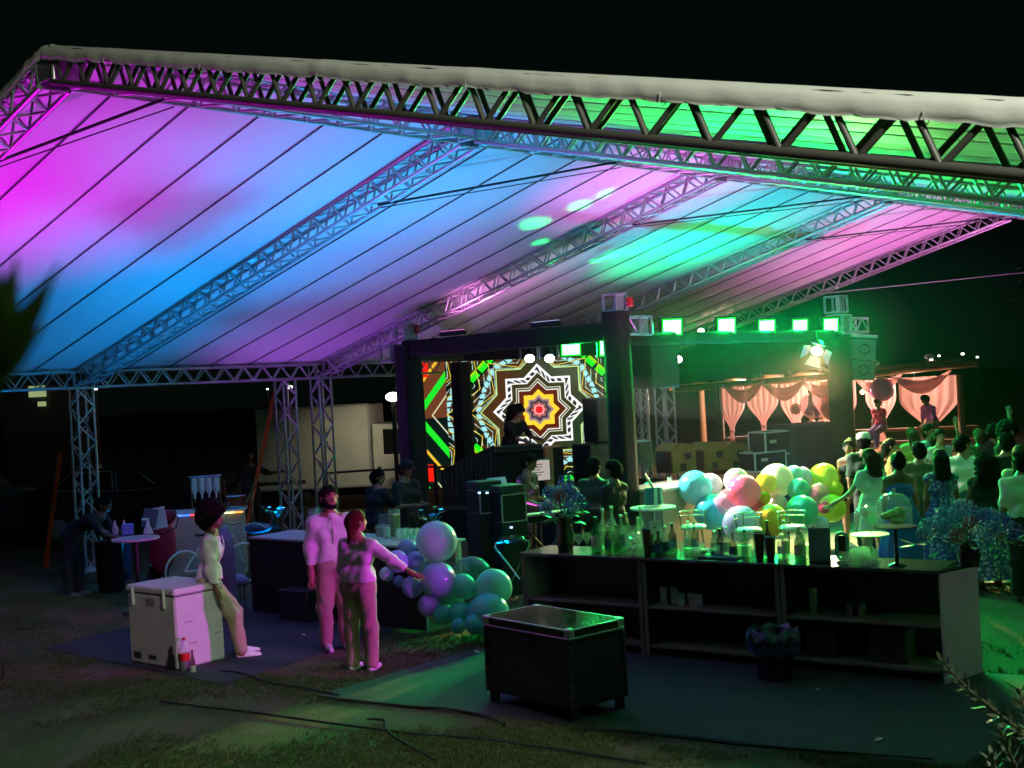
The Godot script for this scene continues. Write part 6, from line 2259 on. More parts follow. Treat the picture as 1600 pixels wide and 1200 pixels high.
	for k in 4:
		var an := 1.25 + 0.16 * k
		var zz := MB.new()
		var pts := []
		for j in 7:
			var aa := an + (0.022 if j % 2 == 0 else -0.018)
			pts.append(tub + Vector3(cos(aa) * 0.2165, 0.42 + 0.045 * j, sin(aa) * 0.2165))
		zz.path(pts, 0.011, 5, 0.004)
		part(zz, "claw_mark", cg, tb)
	var jug := Vector3(-5.133, 1.020, -17.060)
	var jt := thing("spray_dispenser", "white spray dispenser with a black hose on the round table", "dispenser", jug)
	part(MB.new().lathe([Vector2(0, 0), Vector2(0.07, 0), Vector2(0.06, 0.06), Vector2(0.025, 0.13), Vector2(0.02, 0.19), Vector2(0, 0.19)], 16, Transform3D(Basis.IDENTITY, jug)), "bottle_body", mats["white_plastic"], jt)
	part(MB.new().box(jug + Vector3(-0.035, 0.2, 0), Vector3(0.10, 0.035, 0.03), Basis.IDENTITY, 0.01), "nozzle", mats["white_plastic"], jt)
	part(MB.new().path([jug + Vector3(0.03, 0.15, 0.0), jug + Vector3(0.1, 0.04, 0.08), jug + Vector3(0.25, 0.0, 0.12), jug + Vector3(0.42, 0.08, 0.1), jug + Vector3(0.44, 0.22, 0.06), jug + Vector3(0.36, 0.26, 0.04)], 0.01, 6), "hose", mats["rubber"], jt)
	for k in 2:
		var p := Vector3(-5.564, 1.020, -17.106) + Vector3(-0.06 + 0.13 * k, 0, -0.06)
		var bt2 := thing("cleaning_bottle", ["left of two white squeeze bottles by the bending man's hands", "right of two white squeeze bottles by the bending man's hands"][k], "bottle", p, "squeeze bottles on the round table")
		part(MB.new().lathe([Vector2(0, 0), Vector2(0.04, 0), Vector2(0.04, 0.1), Vector2(0.02, 0.13), Vector2(0.008, 0.2), Vector2(0, 0.2)], 14, Transform3D(Basis.IDENTITY, p)), "bottle_body", mats["white_plastic"], bt2)
	var bx := Vector3(-5.440, 1.020, -17.051)
	single(MB.new().box(bx + Vector3(0.03, 0.08, 0), Vector3(0.16, 0.15, 0.12), Basis(Vector3.UP, 0.3), 0.01), "blue_carton", "pale blue carton on the round table next to the squeeze bottles", "carton", mats["petal_1"], bx)
	for q in [[Vector3(-5.085, 1.120, -17.250), 0.24, 0.30, "white menu sheet propped up behind the round table", 0.15], [Vector3(-5.148, 1.140, -17.104), 0.2, 0.26, "grey sheet leaning behind the white menu sheet", -0.2]]:
		var o: Vector3 = q[0]
		single(MB.new().box(o + Vector3(0, 0.08, -0.12), Vector3(q[1], q[2], 0.006), Basis(Vector3.UP, 0.2) * Basis(Vector3.BACK, q[4]) * Basis(Vector3.RIGHT, -0.2), 0.002), "menu_sheet", q[3], "sign", mats["white_paint"] if q[4] > 0 else mats["slate_card"], o, "menu sheets")
	# crimson guitar-shaped bag leaning there, and a bicycle
	var gb := Vector3(-5.460, 0.000, -18.845)
	var gt := thing("gig_bag", "crimson padded bag with a black strap leaning behind the freezer", "bag", gb)
	var crim := mat("crimson", lin(0.38, 0.015, 0.06), 0.6)
	part(MB.new().sphere(gb + Vector3(0, 0.62, 0), 0.24, 18, 14, Vector3(0.85, 1.75, 0.5), Basis(Vector3.BACK, -0.15)), "bag_body", crim, gt)
	part(MB.new().sphere(gb + Vector3(0.07, 1.06, 0.03), 0.15, 16, 12, Vector3(1.25, 0.8, 0.6), Basis(Vector3.BACK, 0.4)), "bag_top", crim, gt)
	part(MB.new().path([gb + Vector3(-0.12, 0.9, 0.1), gb + Vector3(0.0, 1.02, 0.14), gb + Vector3(0.18, 1.0, 0.12), gb + Vector3(0.26, 1.12, 0.1), gb + Vector3(0.2, 1.26, 0.08)], 0.012, 6), "strap", mats["rubber"], gt)
	bicycle(Vector3(-4.999, 0.000, -18.288))
	var sk := Vector3(-6.219, 0.000, -18.681)
	single(MB.new().lathe([Vector2(0, 0), Vector2(0.18, 0.0), Vector2(0.2, 0.1), Vector2(0.22, 0.78), Vector2(0.0, 0.8)], 20, Transform3D(Basis.IDENTITY, sk)), "black_tub", "tall black tub standing left of the blue barrel", "tub", mats["black_gloss"], sk)


func flowers_small(o: Vector3, label: String) -> void:
	var t := thing("table_flowers", label, "flowers", o, "small flower vases")
	part(MB.new().lathe([Vector2(0, 0), Vector2(0.05, 0.0), Vector2(0.06, 0.08), Vector2(0.045, 0.14)], 16, Transform3D(Basis.IDENTITY, o)), "vase", mats["vase_dark"], t)
	var rr := RandomNumberGenerator.new()
	rr.seed = int(absf(o.x) * 977.0)
	var white: Material = mats["white_plastic"]
	var yel: Material = mats["flower_yellow"] if mats.has("flower_yellow") else mat("flower_yellow", lin(0.5, 0.3, 0.03), 0.6)
	for k in 14:
		var an := k * 2.4
		var r := 0.05 + 0.13 * rr.randf()
		var p := o + Vector3(cos(an) * r, 0.16 + 0.16 * rr.randf(), sin(an) * r)
		part(MB.new().path([o + Vector3(0, 0.1, 0), o.lerp(p, 0.6) + Vector3(0, 0.05, 0), p], 0.004, 5), "stem", mats["leaf_dark"], t)
		if k % 2 == 0:
			var fb := MB.new()
			for q in 6:
				var a2 := TAU * q / 6.0
				var d := Vector3(cos(a2), 0.4, sin(a2))
				var s := Vector3(-sin(a2), 0, cos(a2))
				fb.quad(p, p + d * 0.02 + s * 0.014, p + d * 0.042, p + d * 0.02 - s * 0.014, Vector3.UP)
			part(fb, "flower", [white, mats["petal_0"], yel][k / 2 % 3], t)
		else:
			var d := Vector3(cos(an), 0.5, sin(an)).normalized()
			var s := d.cross(Vector3.UP).normalized()
			part(MB.new().quad_leaf(p, d, s, 0.12), "leaf", mats["leaf_dark"], t)


func bicycle(o: Vector3) -> void:
	var t := thing("bicycle", "white-tyred bicycle standing behind the freezer", "bicycle", o)
	var x := Vector3(0.75, 0, -0.66)
	var r := 0.30
	for k in 2:
		var c := o + x * (0.98 * k) + Vector3(0, r, 0)
		var pts := []
		for i in 33:
			var an := TAU * i / 32.0
			pts.append(c + x * (cos(an) * r) + Vector3(0, sin(an) * r, 0))
		var w := part(MB.new().path(pts, 0.018, 7), "wheel", mats["white_plastic"], t)
		var sp := MB.new()
		for i in 14:
			var an := TAU * i / 14.0
			sp.tube(c, c + x * (cos(an) * r) + Vector3(0, sin(an) * r, 0), 0.002, -1.0, 4, false)
		part(sp, "spokes", mats["steel"], w)
	var h := o + Vector3(0, r, 0)
	var f := MB.new()
	var bb := o + x * 0.42 + Vector3(0, 0.28, 0)
	var st := o + x * 0.34 + Vector3(0, 0.72, 0)
	var hd := o + x * 0.84 + Vector3(0, 0.75, 0)
	for q in [[h, bb], [h, st], [bb, st], [bb, hd], [st, hd], [hd, h + x * 0.98]]:
		f.tube(q[0], q[1], 0.017)
	part(f, "frame", mats["white_paint"], t)
	part(MB.new().box(st + Vector3(0, 0.1, 0), Vector3(0.26, 0.05, 0.12), yaw(x), 0.02), "saddle", mats["black_paint"], t)
	part(MB.new().path([hd + Vector3(-0.2, 0.18, -0.15), hd + Vector3(0, 0.16, 0), hd + Vector3(0.16, 0.2, 0.22)], 0.012, 6), "handlebar", mats["black_paint"], t)


# ---------------------------------------------------------------- balloons

func balloon(c: Vector3, r: float, m: Material, label: String, group: String) -> void:
	var t := thing("balloon", label, "balloon", c - Vector3(0, r, 0), group)
	var tip := Vector3(rng.randf_range(-1, 1), rng.randf_range(-1.0, 0.1), rng.randf_range(-1.0, -0.2)).normalized()
	var x := tip.cross(Vector3.UP).normalized()
	var b := Basis(x, -tip, x.cross(-tip))
	part(MB.new().lathe([Vector2(0, r), Vector2(r * 0.42, r * 0.91), Vector2(r * 0.74, r * 0.68), Vector2(r * 0.94, r * 0.33), Vector2(r, -0.02 * r), Vector2(r * 0.94, -r * 0.36), Vector2(r * 0.74, -r * 0.70), Vector2(r * 0.42, -r * 0.97), Vector2(r * 0.12, -r * 1.12), Vector2(r * 0.05, -r * 1.16)], 28, Transform3D(b, c)), "skin", m, t)
	part(MB.new().lathe([Vector2(0.0, -r * 1.15), Vector2(r * 0.06, -r * 1.16), Vector2(r * 0.09, -r * 1.22), Vector2(0, -r * 1.22)], 12, Transform3D(b, c)), "knot", m, t)


func balloon_mat(key: String, r: float, g: float, b: float, clear := false) -> StandardMaterial3D:
	if mats.has(key):
		return mats[key]
	var m := mat(key, lin(r, g, b), 0.16)
	if clear:
		var c := lin(r, g, b)
		m.albedo_color = Color(c.r, c.g, c.b, 0.35)
		m.roughness = 0.05
		m.transparency = BaseMaterial3D.TRANSPARENCY_ALPHA
	else:
		m.backlight_enabled = true
		m.backlight = Color(0.55, 0.55, 0.55)
	return m


func build_balloons() -> void:
	var lav := balloon_mat("balloon_lavender", 0.28, 0.28, 0.68)
	var pal := balloon_mat("balloon_pale", 0.46, 0.50, 0.78)
	var tea := balloon_mat("balloon_teal", 0.05, 0.50, 0.55)
	var chr := balloon_mat("balloon_chrome", 0.05, 0.22, 0.24, true)
	var tcl := balloon_mat("balloon_teal_clear", 0.15, 0.60, 0.62)
	var g := "balloons beside the drinks table"
	for q in [
		[Vector3(-0.952, 1.076, -14.000), 0.21, pal, "largest pale lavender balloon on top of the left cluster"], [Vector3(-0.940, 0.670, -13.800), 0.18, lav, "big lavender balloon below the pale one"], [Vector3(-1.311, 0.968, -14.300), 0.105, lav, "small lavender balloon at the table edge"],
		[Vector3(-1.404, 0.889, -13.900), 0.115, lav, "lavender balloon just above the woman's hand"], [Vector3(-1.211, 0.821, -14.150), 0.125, lav, "lavender balloon tucked in the middle of the left cluster"], [Vector3(-1.247, 0.592, -13.900), 0.11, lav, "lavender balloon right of the woman's fingers"],
		[Vector3(-1.425, 0.619, -14.200), 0.06, lav, "tiny lavender balloon behind the woman's hand"], [Vector3(-1.063, 0.390, -13.800), 0.115, lav, "lowest lavender balloon of the left cluster"], [Vector3(-1.549, 0.722, -14.100), 0.075, pal, "small pale balloon beside the woman's sleeve"],
		[Vector3(-1.078, 0.747, -14.200), 0.12, lav, "lavender balloon behind the two big ones"], [Vector3(-0.588, 0.602, -14.300), 0.22, chr, "dark see-through teal balloon behind the turquoise ones"], [Vector3(-0.673, 0.584, -13.800), 0.13, tcl, "turquoise balloon right of the big lavender one"],
		[Vector3(-0.330, 0.551, -13.800), 0.19, tcl, "large turquoise balloon at the right of the left cluster"], [Vector3(-0.398, 0.291, -13.600), 0.215, tea, "largest teal balloon near the ground"], [Vector3(-0.908, 0.291, -13.750), 0.11, tea, "teal balloon below the lavender ones"],
		[Vector3(-0.834, 0.444, -14.000), 0.12, tea, "teal balloon between lavender and turquoise"], [Vector3(-0.712, 0.304, -13.700), 0.12, tea, "dim teal balloon at the bottom of the left cluster"], [Vector3(-0.730, 0.201, -13.500), 0.075, tea, "tiny teal balloon resting on the ground"], [Vector3(-0.545, 0.222, -13.450), 0.10, tea, "small teal balloon under the largest teal one"]]:
		balloon(q[0], q[1] * 1.12, q[2], q[3], g)
	g = "balloons on the dance floor"
	var cya := balloon_mat("balloon_cyan", 0.05, 0.62, 0.72)
	var pin := balloon_mat("balloon_pink", 0.85, 0.07, 0.20)
	var yel := balloon_mat("balloon_yellow", 0.85, 0.60, 0.02)
	var ora := balloon_mat("balloon_amber", 0.80, 0.42, 0.02)
	var cre := balloon_mat("balloon_cream", 0.78, 0.72, 0.52)
	var lim := balloon_mat("balloon_lime", 0.45, 0.62, 0.02)
	var gre := balloon_mat("balloon_green", 0.04, 0.50, 0.38)
	var pea := balloon_mat("balloon_peach", 0.82, 0.46, 0.36)
	var cle := balloon_mat("balloon_clear", 0.75, 0.8, 0.7, true)
	var pcl := balloon_mat("balloon_pink_clear", 0.8, 0.3, 0.4, true)
	var lil := balloon_mat("balloon_lilac", 0.62, 0.52, 0.76)
	for q in [
		[Vector3(2.758, 1.054, -19.200), 0.27, cya, "round cyan balloon peeping over the white counter"], [Vector3(2.975, 0.684, -19.000), 0.28, cya, "large cyan balloon beside the white counter"], [Vector3(3.046, 1.054, -19.500), 0.19, lil, "lilac balloon at the upper left of the big cluster"],
		[Vector3(3.102, 0.785, -18.900), 0.19, lil, "shiny lilac balloon below the other lilac one"], [Vector3(3.173, 0.907, -18.600), 0.17, pcl, "see-through pink balloon over the lilac ones"], [Vector3(3.428, 1.110, -19.300), 0.21, cle, "clear balloon in front of the stage edge"],
		[Vector3(3.419, 1.001, -18.700), 0.26, pin, "big hot pink balloon"], [Vector3(3.670, 0.774, -18.800), 0.12, pin, "small hot pink balloon right of the big pink one"], [Vector3(3.806, 1.091, -18.900), 0.165, yel, "bright yellow balloon in front of the cream one"],
		[Vector3(3.734, 0.883, -18.750), 0.10, yel, "small yellow balloon under the bright yellow one"], [Vector3(4.048, 1.086, -19.300), 0.27, cre, "big cream balloon at the top of the cluster"], [Vector3(3.283, 0.568, -18.300), 0.27, pal, "big pale lavender balloon at the front"],
		[Vector3(3.751, 0.579, -18.400), 0.25, ora, "big amber balloon at the front"], [Vector3(3.965, 0.768, -18.900), 0.15, pea, "peach balloon under the cream one"], [Vector3(4.368, 1.134, -19.500), 0.16, tcl, "turquoise balloon right of the cream one"],
		[Vector3(4.520, 1.078, -19.600), 0.18, pal, "pale blue balloon behind the green ones"], [Vector3(4.345, 0.947, -19.100), 0.175, gre, "sea-green balloon in the middle right"], [Vector3(4.285, 0.653, -18.700), 0.25, gre, "largest sea-green balloon at the front right"],
		[Vector3(4.590, 0.441, -18.800), 0.12, pal, "pale blue balloon near the floor at the right"], [Vector3(4.865, 1.059, -19.600), 0.24, lim, "big lime balloon at the top right"], [Vector3(4.624, 0.871, -19.000), 0.17, pcl, "see-through pink balloon beside the lime one"],
		[Vector3(4.977, 0.897, -19.400), 0.14, lim, "small lime balloon beside the guests"], [Vector3(4.870, 0.620, -19.200), 0.22, lim, "lime balloon low at the right end"], [Vector3(4.667, 0.671, -18.900), 0.10, pin, "small red-pink balloon between lime and green"]]:
		balloon(q[0], q[1], q[2], q[3], g)


# ---------------------------------------------------------------- dance floor

func build_dance_floor() -> void:
	var m := mat("dance_carpet", lin(0.05, 0.09, 0.07), 0.85)
	wear(m, 0.6, lin(0.035, 0.06, 0.05), lin(0.06, 0.10, 0.08), 0.02, 87)
	var mb := MB.new()
	mb.prism([Vector3(3.6, 0.004, -15.6), Vector3(12.0, 0.004, -14.4), Vector3(14.0, 0.004, -30.0), Vector3(2.2, 0.004, -22.6), Vector3(0.4, 0.004, -18.6)], Vector3(0, 0.03, 0))
	structure(mb, "dance_floor", m)
	# white counter
	var n0 := Vector3(2.191, 1.100, -18.779)
	var n1 := Vector3(3.095, 1.100, -19.919)
	var fr := (n1 - n0).normalized()
	var dpv := Vector3(fr.z, 0, -fr.x) * 0.75
	if dpv.x > 0.0:
		dpv = -dpv
	var c := Vector3((n0.x + n1.x + dpv.x) * 0.5, 0, (n0.z + n1.z + dpv.z) * 0.5)
	var t := thing("service_counter", "square pale counter with a green-lit top left of the balloons", "counter", c)
	var ylow := Vector3(0, -1.065, 0)
	part(MB.new().prism([n0 + ylow, n1 + ylow, n1 + dpv + ylow, n0 + dpv + ylow], Vector3(0, 1.02, 0)), "body", mat("counter_beige", lin(0.42, 0.36, 0.27), 0.5), t)
	part(MB.new().prism([n0 - fr * 0.03 - dpv * 0.05 + Vector3(0, -0.044, 0), n1 + fr * 0.03 - dpv * 0.05 + Vector3(0, -0.044, 0), n1 + fr * 0.03 + dpv * 1.05 + Vector3(0, -0.044, 0), n0 - fr * 0.03 + dpv * 1.05 + Vector3(0, -0.044, 0)], Vector3(0, 0.04, 0)), "top", mats["white_plastic"], t)
	tumbler(c + Vector3(0.05, 1.098, 0.1), 0.12, 0.035, "single glass standing on the pale counter", "glasses on the pale counter")
	# high tables
	high_table(Vector3(1.764, 1.100, -16.246), 0.30, "small high round table with a gift bag")
	var gb := Vector3(1.799, 1.100, -16.399)
	var gt := thing("gift_bag", "blue gift bag with a white ribbon on the high round table", "bag", gb)
	part(MB.new().prism([gb + Vector3(-0.12, 0.012, 0.06), gb + Vector3(0.09, 0.012, 0.06), gb + Vector3(0.1, 0.24, 0.05), gb + Vector3(-0.11, 0.24, 0.05)], Vector3(0, 0, -0.1)), "paper_bag", mat("bag_blue", lin(0.04, 0.14, 0.24), 0.6), gt)
	part(MB.new().box(gb + Vector3(0.02, 0.12, 0.063), Vector3(0.045, 0.225, 0.006), Basis(Vector3.BACK, -0.05)), "ribbon", mats["white_paint"], gt)
	part(MB.new().box(gb + Vector3(0.1, 0.13, 0.063), Vector3(0.03, 0.23, 0.006), Basis(Vector3.BACK, 0.08)), "ribbon", mats["white_paint"], gt)
	part(MB.new().tube(gb + Vector3(0.02, 0.2, 0.0), gb + Vector3(-0.1, 0.42, -0.02), 0.02), "rolled_paper", mats["white_paint"], gt)
	# bar stools with low backs
	for q in [[Vector3(2.316, 0.780, -16.494), "bar stool with a wire back nearest the pale counter"], [Vector3(2.936, 0.780, -15.844), "bar stool in front of the pale lavender balloon"], [Vector3(3.501, 0.780, -15.865), "bar stool in front of the sea-green balloon"]]:
		stool(q[0], q[1])
	# cases on the stage platform
	var oc := mat("case_ply", lin(0.30, 0.17, 0.06), 0.5)
	wear(oc, 1.5, lin(0.22, 0.12, 0.04), lin(0.36, 0.21, 0.08), 0.03, 88)
	for q in [[Vector3(3.003, 1.286, -23.200), "leftmost of the three slanted wooden monitor speakers on the stage"], [Vector3(3.730, 1.226, -24.000), "middle of the three slanted wooden monitor speakers on the stage"], [Vector3(4.232, 1.177, -24.600), "rightmost of the three slanted wooden monitor speakers on the stage"]]:
		wedge(q[0], oc, q[1])
	for q in [[Vector3(5.061, 1.375, -24.600), 0.62, 0.45, "upper black flight case with white edges on the stage"], [Vector3(4.861, 1.040, -24.400), 0.78, 0.36, "lower black flight case with white edges and a label"]]:
		var o: Vector3 = q[0]
		var w: float = q[1]
		var h: float = q[2]
		var cb := Basis(Vector3.UP, 0.5)
		var ft := thing("flight_case", q[3], "case", o - Vector3(0, h * 0.5, 0), "white-edged flight cases on the stage")
		part(MB.new().box(o, Vector3(w, h, 0.5), cb, 0.01), "body", mats["black_paint"], ft)
		for e in [-1.0, 1.0]:
			for f in [-1.0, 1.0]:
				part(MB.new().box(o + cb * Vector3(w * 0.5 * e, 0, 0.25 * f), Vector3(0.03, h, 0.03), cb, 0.004), "edge", mats["white_paint"], ft)
				part(MB.new().box(o + cb * Vector3(0, h * 0.5 * e, 0.25 * f), Vector3(w, 0.03, 0.03), cb, 0.004), "edge", mats["white_paint"], ft)
				part(MB.new().box(o + cb * Vector3(w * 0.5 * e, h * 0.5 * f, 0), Vector3(0.03, 0.03, 0.5), cb, 0.004), "edge", mats["white_paint"], ft)
		part(MB.new().box(o + cb * Vector3(-w * 0.2, 0.04, 0.262), Vector3(0.16, 0.06, 0.006), cb), "sticker", mats["white_paint"], ft)
	speaker_box("subwoofer", "big dark green-lit subwoofer box on the stage right of the white-edged cases", Vector3(5.867, 1.287, -25.000), Vector3(1.15, 0.86, 0.8), Basis(Vector3.UP, 0.35), "", mat("sub_grey", lin(0.035, 0.04, 0.035), 0.6))
	speaker_box("stage_monitor", "small lilac-edged amplifier box behind the middle black post", Vector3(2.266, 1.466, -22.400), Vector3(0.3, 0.42, 0.4), Basis(Vector3.UP, 0.3), "", mat("lilac_edge", lin(0.5, 0.42, 0.5), 0.5))


func high_table(o: Vector3, r: float, label: String) -> void:
	var t := thing("high_table", label, "table", Vector3(o.x, 0, o.z), "high round tables")
	part(MB.new().lathe([Vector2(0, 0.0), Vector2(r, 0.0), Vector2(r, -0.025), Vector2(0, -0.025)], 28, Transform3D(Basis.IDENTITY, o)), "top", mats["white_plastic"], t)
	part(MB.new().tube(Vector3(o.x, 0.02, o.z), o - Vector3(0, 0.025, 0), 0.022), "column", mats["steel"], t)
	part(MB.new().lathe([Vector2(0, 0.04), Vector2(r * 0.75, 0.04), Vector2(r * 0.78, 0.034), Vector2(0, 0.034)], 24, Transform3D(Basis.IDENTITY, Vector3(o.x, 0.0, o.z))), "foot", mats["steel"], t)


func stool(o: Vector3, label: String) -> void:
	var t := thing("bar_stool", label, "bar stool", Vector3(o.x, 0, o.z), "bar stools on the dance floor")
	part(MB.new().lathe([Vector2(0, 0.025), Vector2(0.15, 0.025), Vector2(0.175, 0.0), Vector2(0.16, -0.03), Vector2(0, -0.03)], 22, Transform3D(Basis.IDENTITY, o)), "seat", mats["white_plastic"], t)
	for k in 4:
		var an := TAU * k / 4.0 + 0.6
		part(MB.new().tube(o + Vector3(cos(an) * 0.12, -0.02, sin(an) * 0.12), Vector3(o.x + cos(an) * 0.2, 0.036, o.z + sin(an) * 0.2), 0.011), "leg", mats["steel"], t)
	var pts := []
	for k in 13:
		var an := TAU * k / 12.0
		pts.append(Vector3(o.x + cos(an) * 0.175, 0.3, o.z + sin(an) * 0.175))
	part(MB.new().path(pts, 0.009, 6), "foot_ring", mats["steel"], t)
	for y in [0.14, 0.2]:
		var bp := []
		for k in 9:
			var an := PI * k / 8.0 + 0.2
			bp.append(o + Vector3(cos(an) * 0.18, y, -sin(an) * 0.18))
		part(MB.new().path(bp, 0.009, 6), "back_rail", mats["steel"], t)
	for k in [0, 4, 8]:
		var an: float = PI * k / 8.0 + 0.2
		part(MB.new().tube(o + Vector3(cos(an) * 0.165, 0.0, -sin(an) * 0.165), o + Vector3(cos(an) * 0.18, 0.21, -sin(an) * 0.18), 0.009), "back_post", mats["steel"], t)


func wedge(o: Vector3, m: Material, label: String) -> void:
	var t := thing("wedge_monitor", label, "speaker", o - Vector3(0, 0.28, 0), "wooden wedge monitors on the stage")
	var b := Basis(Vector3.UP, 0.55)
	part(MB.new().prism([o + b * Vector3(-0.28, -0.28, 0.25), o + b * Vector3(0.28, -0.28, 0.25), o + b * Vector3(0.28, 0.22, 0.25), o + b * Vector3(-0.12, 0.28, 0.25), o + b * Vector3(-0.30, 0.14, 0.25)], b * Vector3(0, 0, -0.5)), "cabinet", m, t)
	part(MB.new().box(o + b * Vector3(0.08, 0.02, 0.256), Vector3(0.16, 0.12, 0.012), b, 0.004), "handle_recess", mats["black_paint"], t)
	part(MB.new().box(o + b * Vector3(-0.04, -0.18, 0.256), Vector3(0.14, 0.14, 0.012), b, 0.004), "connector_plate", mats["dark_grey"], t)
	part(MB.new().box(o + b * Vector3(-0.295, -0.06, 0), Vector3(0.02, 0.36, 0.44), b, 0.004), "grille", mats["dark_grey"], t)


# ---------------------------------------------------------------- pergola

func build_pergola() -> void:
	var wd: Material = mats["wood"]
	var z := -35.0
	var fl := 0.12
	var t := thing("pergola", "wooden pergola hung with pale pink drapes and lit warm from inside", "pergola", Vector3(12.0, 0, z))
	var x0 := 5.85
	var x1 := 12.25
	var top := 2.42
	# posts and beams
	for q in [[x0, -35.0], [8.4, -36.6], [9.55, -35.0], [9.7, -38.6], [x1 + 0.15, -34.2], [10.8, -36.8], [5.9, -38.6]]:
		part(MB.new().tube(Vector3(q[0], 0, q[1]), Vector3(q[0], top, q[1]), 0.11, 0.095, 12), "post", wd, t)
	for q in [[Vector3(4.6, top + 0.02, -35.0), Vector3(9.6, top + 0.14, -35.0), 0.10], [Vector3(9.3, top + 0.12, -35.0), Vector3(12.9, top + 0.30, -34.2), 0.10], [Vector3(4.9, top + 0.02, -38.6), Vector3(11.4, top + 0.2, -38.4), 0.09], [Vector3(9.5, top + 0.25, -34.9), Vector3(12.5, top + 0.42, -34.3), 0.06]]:
		part(MB.new().tube(q[0], q[1], q[2], -1.0, 12), "beam", wd, t)
	for k in 7:
		var x := 5.6 + k * 1.05
		part(MB.new().tube(Vector3(x, top + 0.20 + 0.02 * k, -34.6), Vector3(x + 0.1, top + 0.20 + 0.02 * k, -39.0), 0.06, -1.0, 10), "rafter", wd, t)
	for y in [0.95, 0.6, 0.32]:
		part(MB.new().tube(Vector3(x0, y, -35.0), Vector3(9.5, y + 0.05, -35.0), 0.05, -1.0, 10), "rail", wd, t)
		part(MB.new().tube(Vector3(9.6, y + 0.02, -35.0), Vector3(x1 + 0.6, y + 0.0, -34.2), 0.05, -1.0, 10), "rail", wd, t)
	part(MB.new().box(Vector3(9.0, fl * 0.5, -36.7), Vector3(7.0, fl, 4.2)), "deck", wd, t)
	# drapes
	var pk := mat("pink_drape", lin(0.82, 0.54, 0.58), 0.9)
	pk.backlight_enabled = true
	pk.backlight = Color(0.6, 0.45, 0.42)
	for q in [[6.15, 0.55, 1.25, 1.0], [7.05, 0.62, 1.15, 0.55], [7.95, 0.55, 1.3, 0.95], [8.9, 0.62, 1.2, 1.1], [9.2, 0.7, 1.5, 0.9], [10.4, 0.6, 1.35, 0.9], [11.6, 1.15, 1.55, 0.75]]:
		drape(t, Vector3(q[0], top, -34.9 + (0.5 if q[0] > 11.0 else 0.0)), q[1] * 1.35, q[2], q[3], pk)
	for q in [[5.9, 7.1], [7.0, 8.3], [8.1, 9.5], [9.6, 11.0], [10.5, 12.2]]:
		var rows := []
		for j in 7:
			var row := PackedVector3Array()
			for i in 25:
				var u := i / 24.0
				var w := j / 6.0
				var sag := sin(PI * u) * (0.22 + 0.34 * w)
				row.append(Vector3(lerpf(q[0], q[1], u), top + 0.10 - sag - 0.04 * w + 0.05 * u, -34.78 + (0.5 if q[0] > 10.0 else 0.0) + 0.05 * sin(w * 14.0)))
			rows.append(row)
		var mb := MB.new()
		mb.grid(rows, Vector3(0, 0, 1))
		part(mb, "swag", pk, t)
	# bulbs under the roof
	glow("pergola_bulb", Color(1.0, 0.75, 0.45), 14.0)
	for q in [Vector3(8.55, 2.05, -36.0), Vector3(9.15, 2.1, -36.0), Vector3(10.2, 2.05, -36.0), Vector3(6.6, 2.15, -36.6), Vector3(11.6, 2.25, -35.6)]:
		var bt := thing("pergola_lamp", "warm bulb hanging under the pergola roof among the pink drapes", "lamp", q, "bulbs in the pergola")
		part(MB.new().sphere(q, 0.07, 12, 8), "bulb", mats["pergola_bulb"], bt)
		part(MB.new().tube(q + Vector3(0, 0.06, 0), q + Vector3(0, 0.4, 0), 0.008), "cable", mats["rubber"], bt)
		omni(q, Color(1.0, 0.87, 0.78), 9.0, 0.06)
	# lights on the roof edge
	for q in [[Vector3(7.0, top + 0.28, -34.9), "first pale roof fitting on the pergola from the left"], [Vector3(7.9, top + 0.32, -34.9), "second pale roof fitting on the pergola"], [Vector3(8.8, top + 0.35, -34.9), "third pale roof fitting on the pergola beside the post"], [Vector3(10.25, top + 0.46, -34.8), "fourth pale roof fitting on the pergola right of the speaker"], [Vector3(11.7, top + 0.56, -34.5), "fifth pale roof fitting on the pergola at the right"]]:
		var o: Vector3 = q[0]
		var rt := thing("roof_fitting", q[1], "lamp", o, "pale fittings on the pergola roof")
		part(MB.new().lathe([Vector2(0.14, -0.05), Vector2(0.12, 0.02), Vector2(0.05, 0.07), Vector2(0, 0.07)], 14, Transform3D(Basis.IDENTITY, o)), "cover", mats["white_paint"], rt)
		part(MB.new().lathe([Vector2(0, -0.08), Vector2(0.08, -0.08), Vector2(0.09, -0.05), Vector2(0, -0.05)], 14, Transform3D(Basis.IDENTITY, o)), "base", mats["dark_grey"], rt)
	# balloons hanging in the pergola
	balloon(Vector3(8.35, 1.78, -34.4), 0.36, balloon_mat("balloon_bubble", 0.7, 0.3, 0.55, true), "big clear bubble balloon hanging in front of the pergola", "balloons in the pergola")
	balloon(Vector3(7.95, 1.7, -34.8), 0.16, balloon_mat("balloon_peach", 0.82, 0.46, 0.36), "small peach balloon hanging left of the bubble balloon", "balloons in the pergola")
	balloon(Vector3(8.95, 1.65, -34.6), 0.34, balloon_mat("balloon_peach", 0.82, 0.46, 0.36), "large peach balloon hanging right of the bubble balloon", "balloons in the pergola")
	balloon(Vector3(10.35, 2.12, -34.6), 0.34, balloon_mat("balloon_orchid", 0.6, 0.2, 0.55), "orchid pink balloon under the pergola's right beam", "balloons in the pergola")


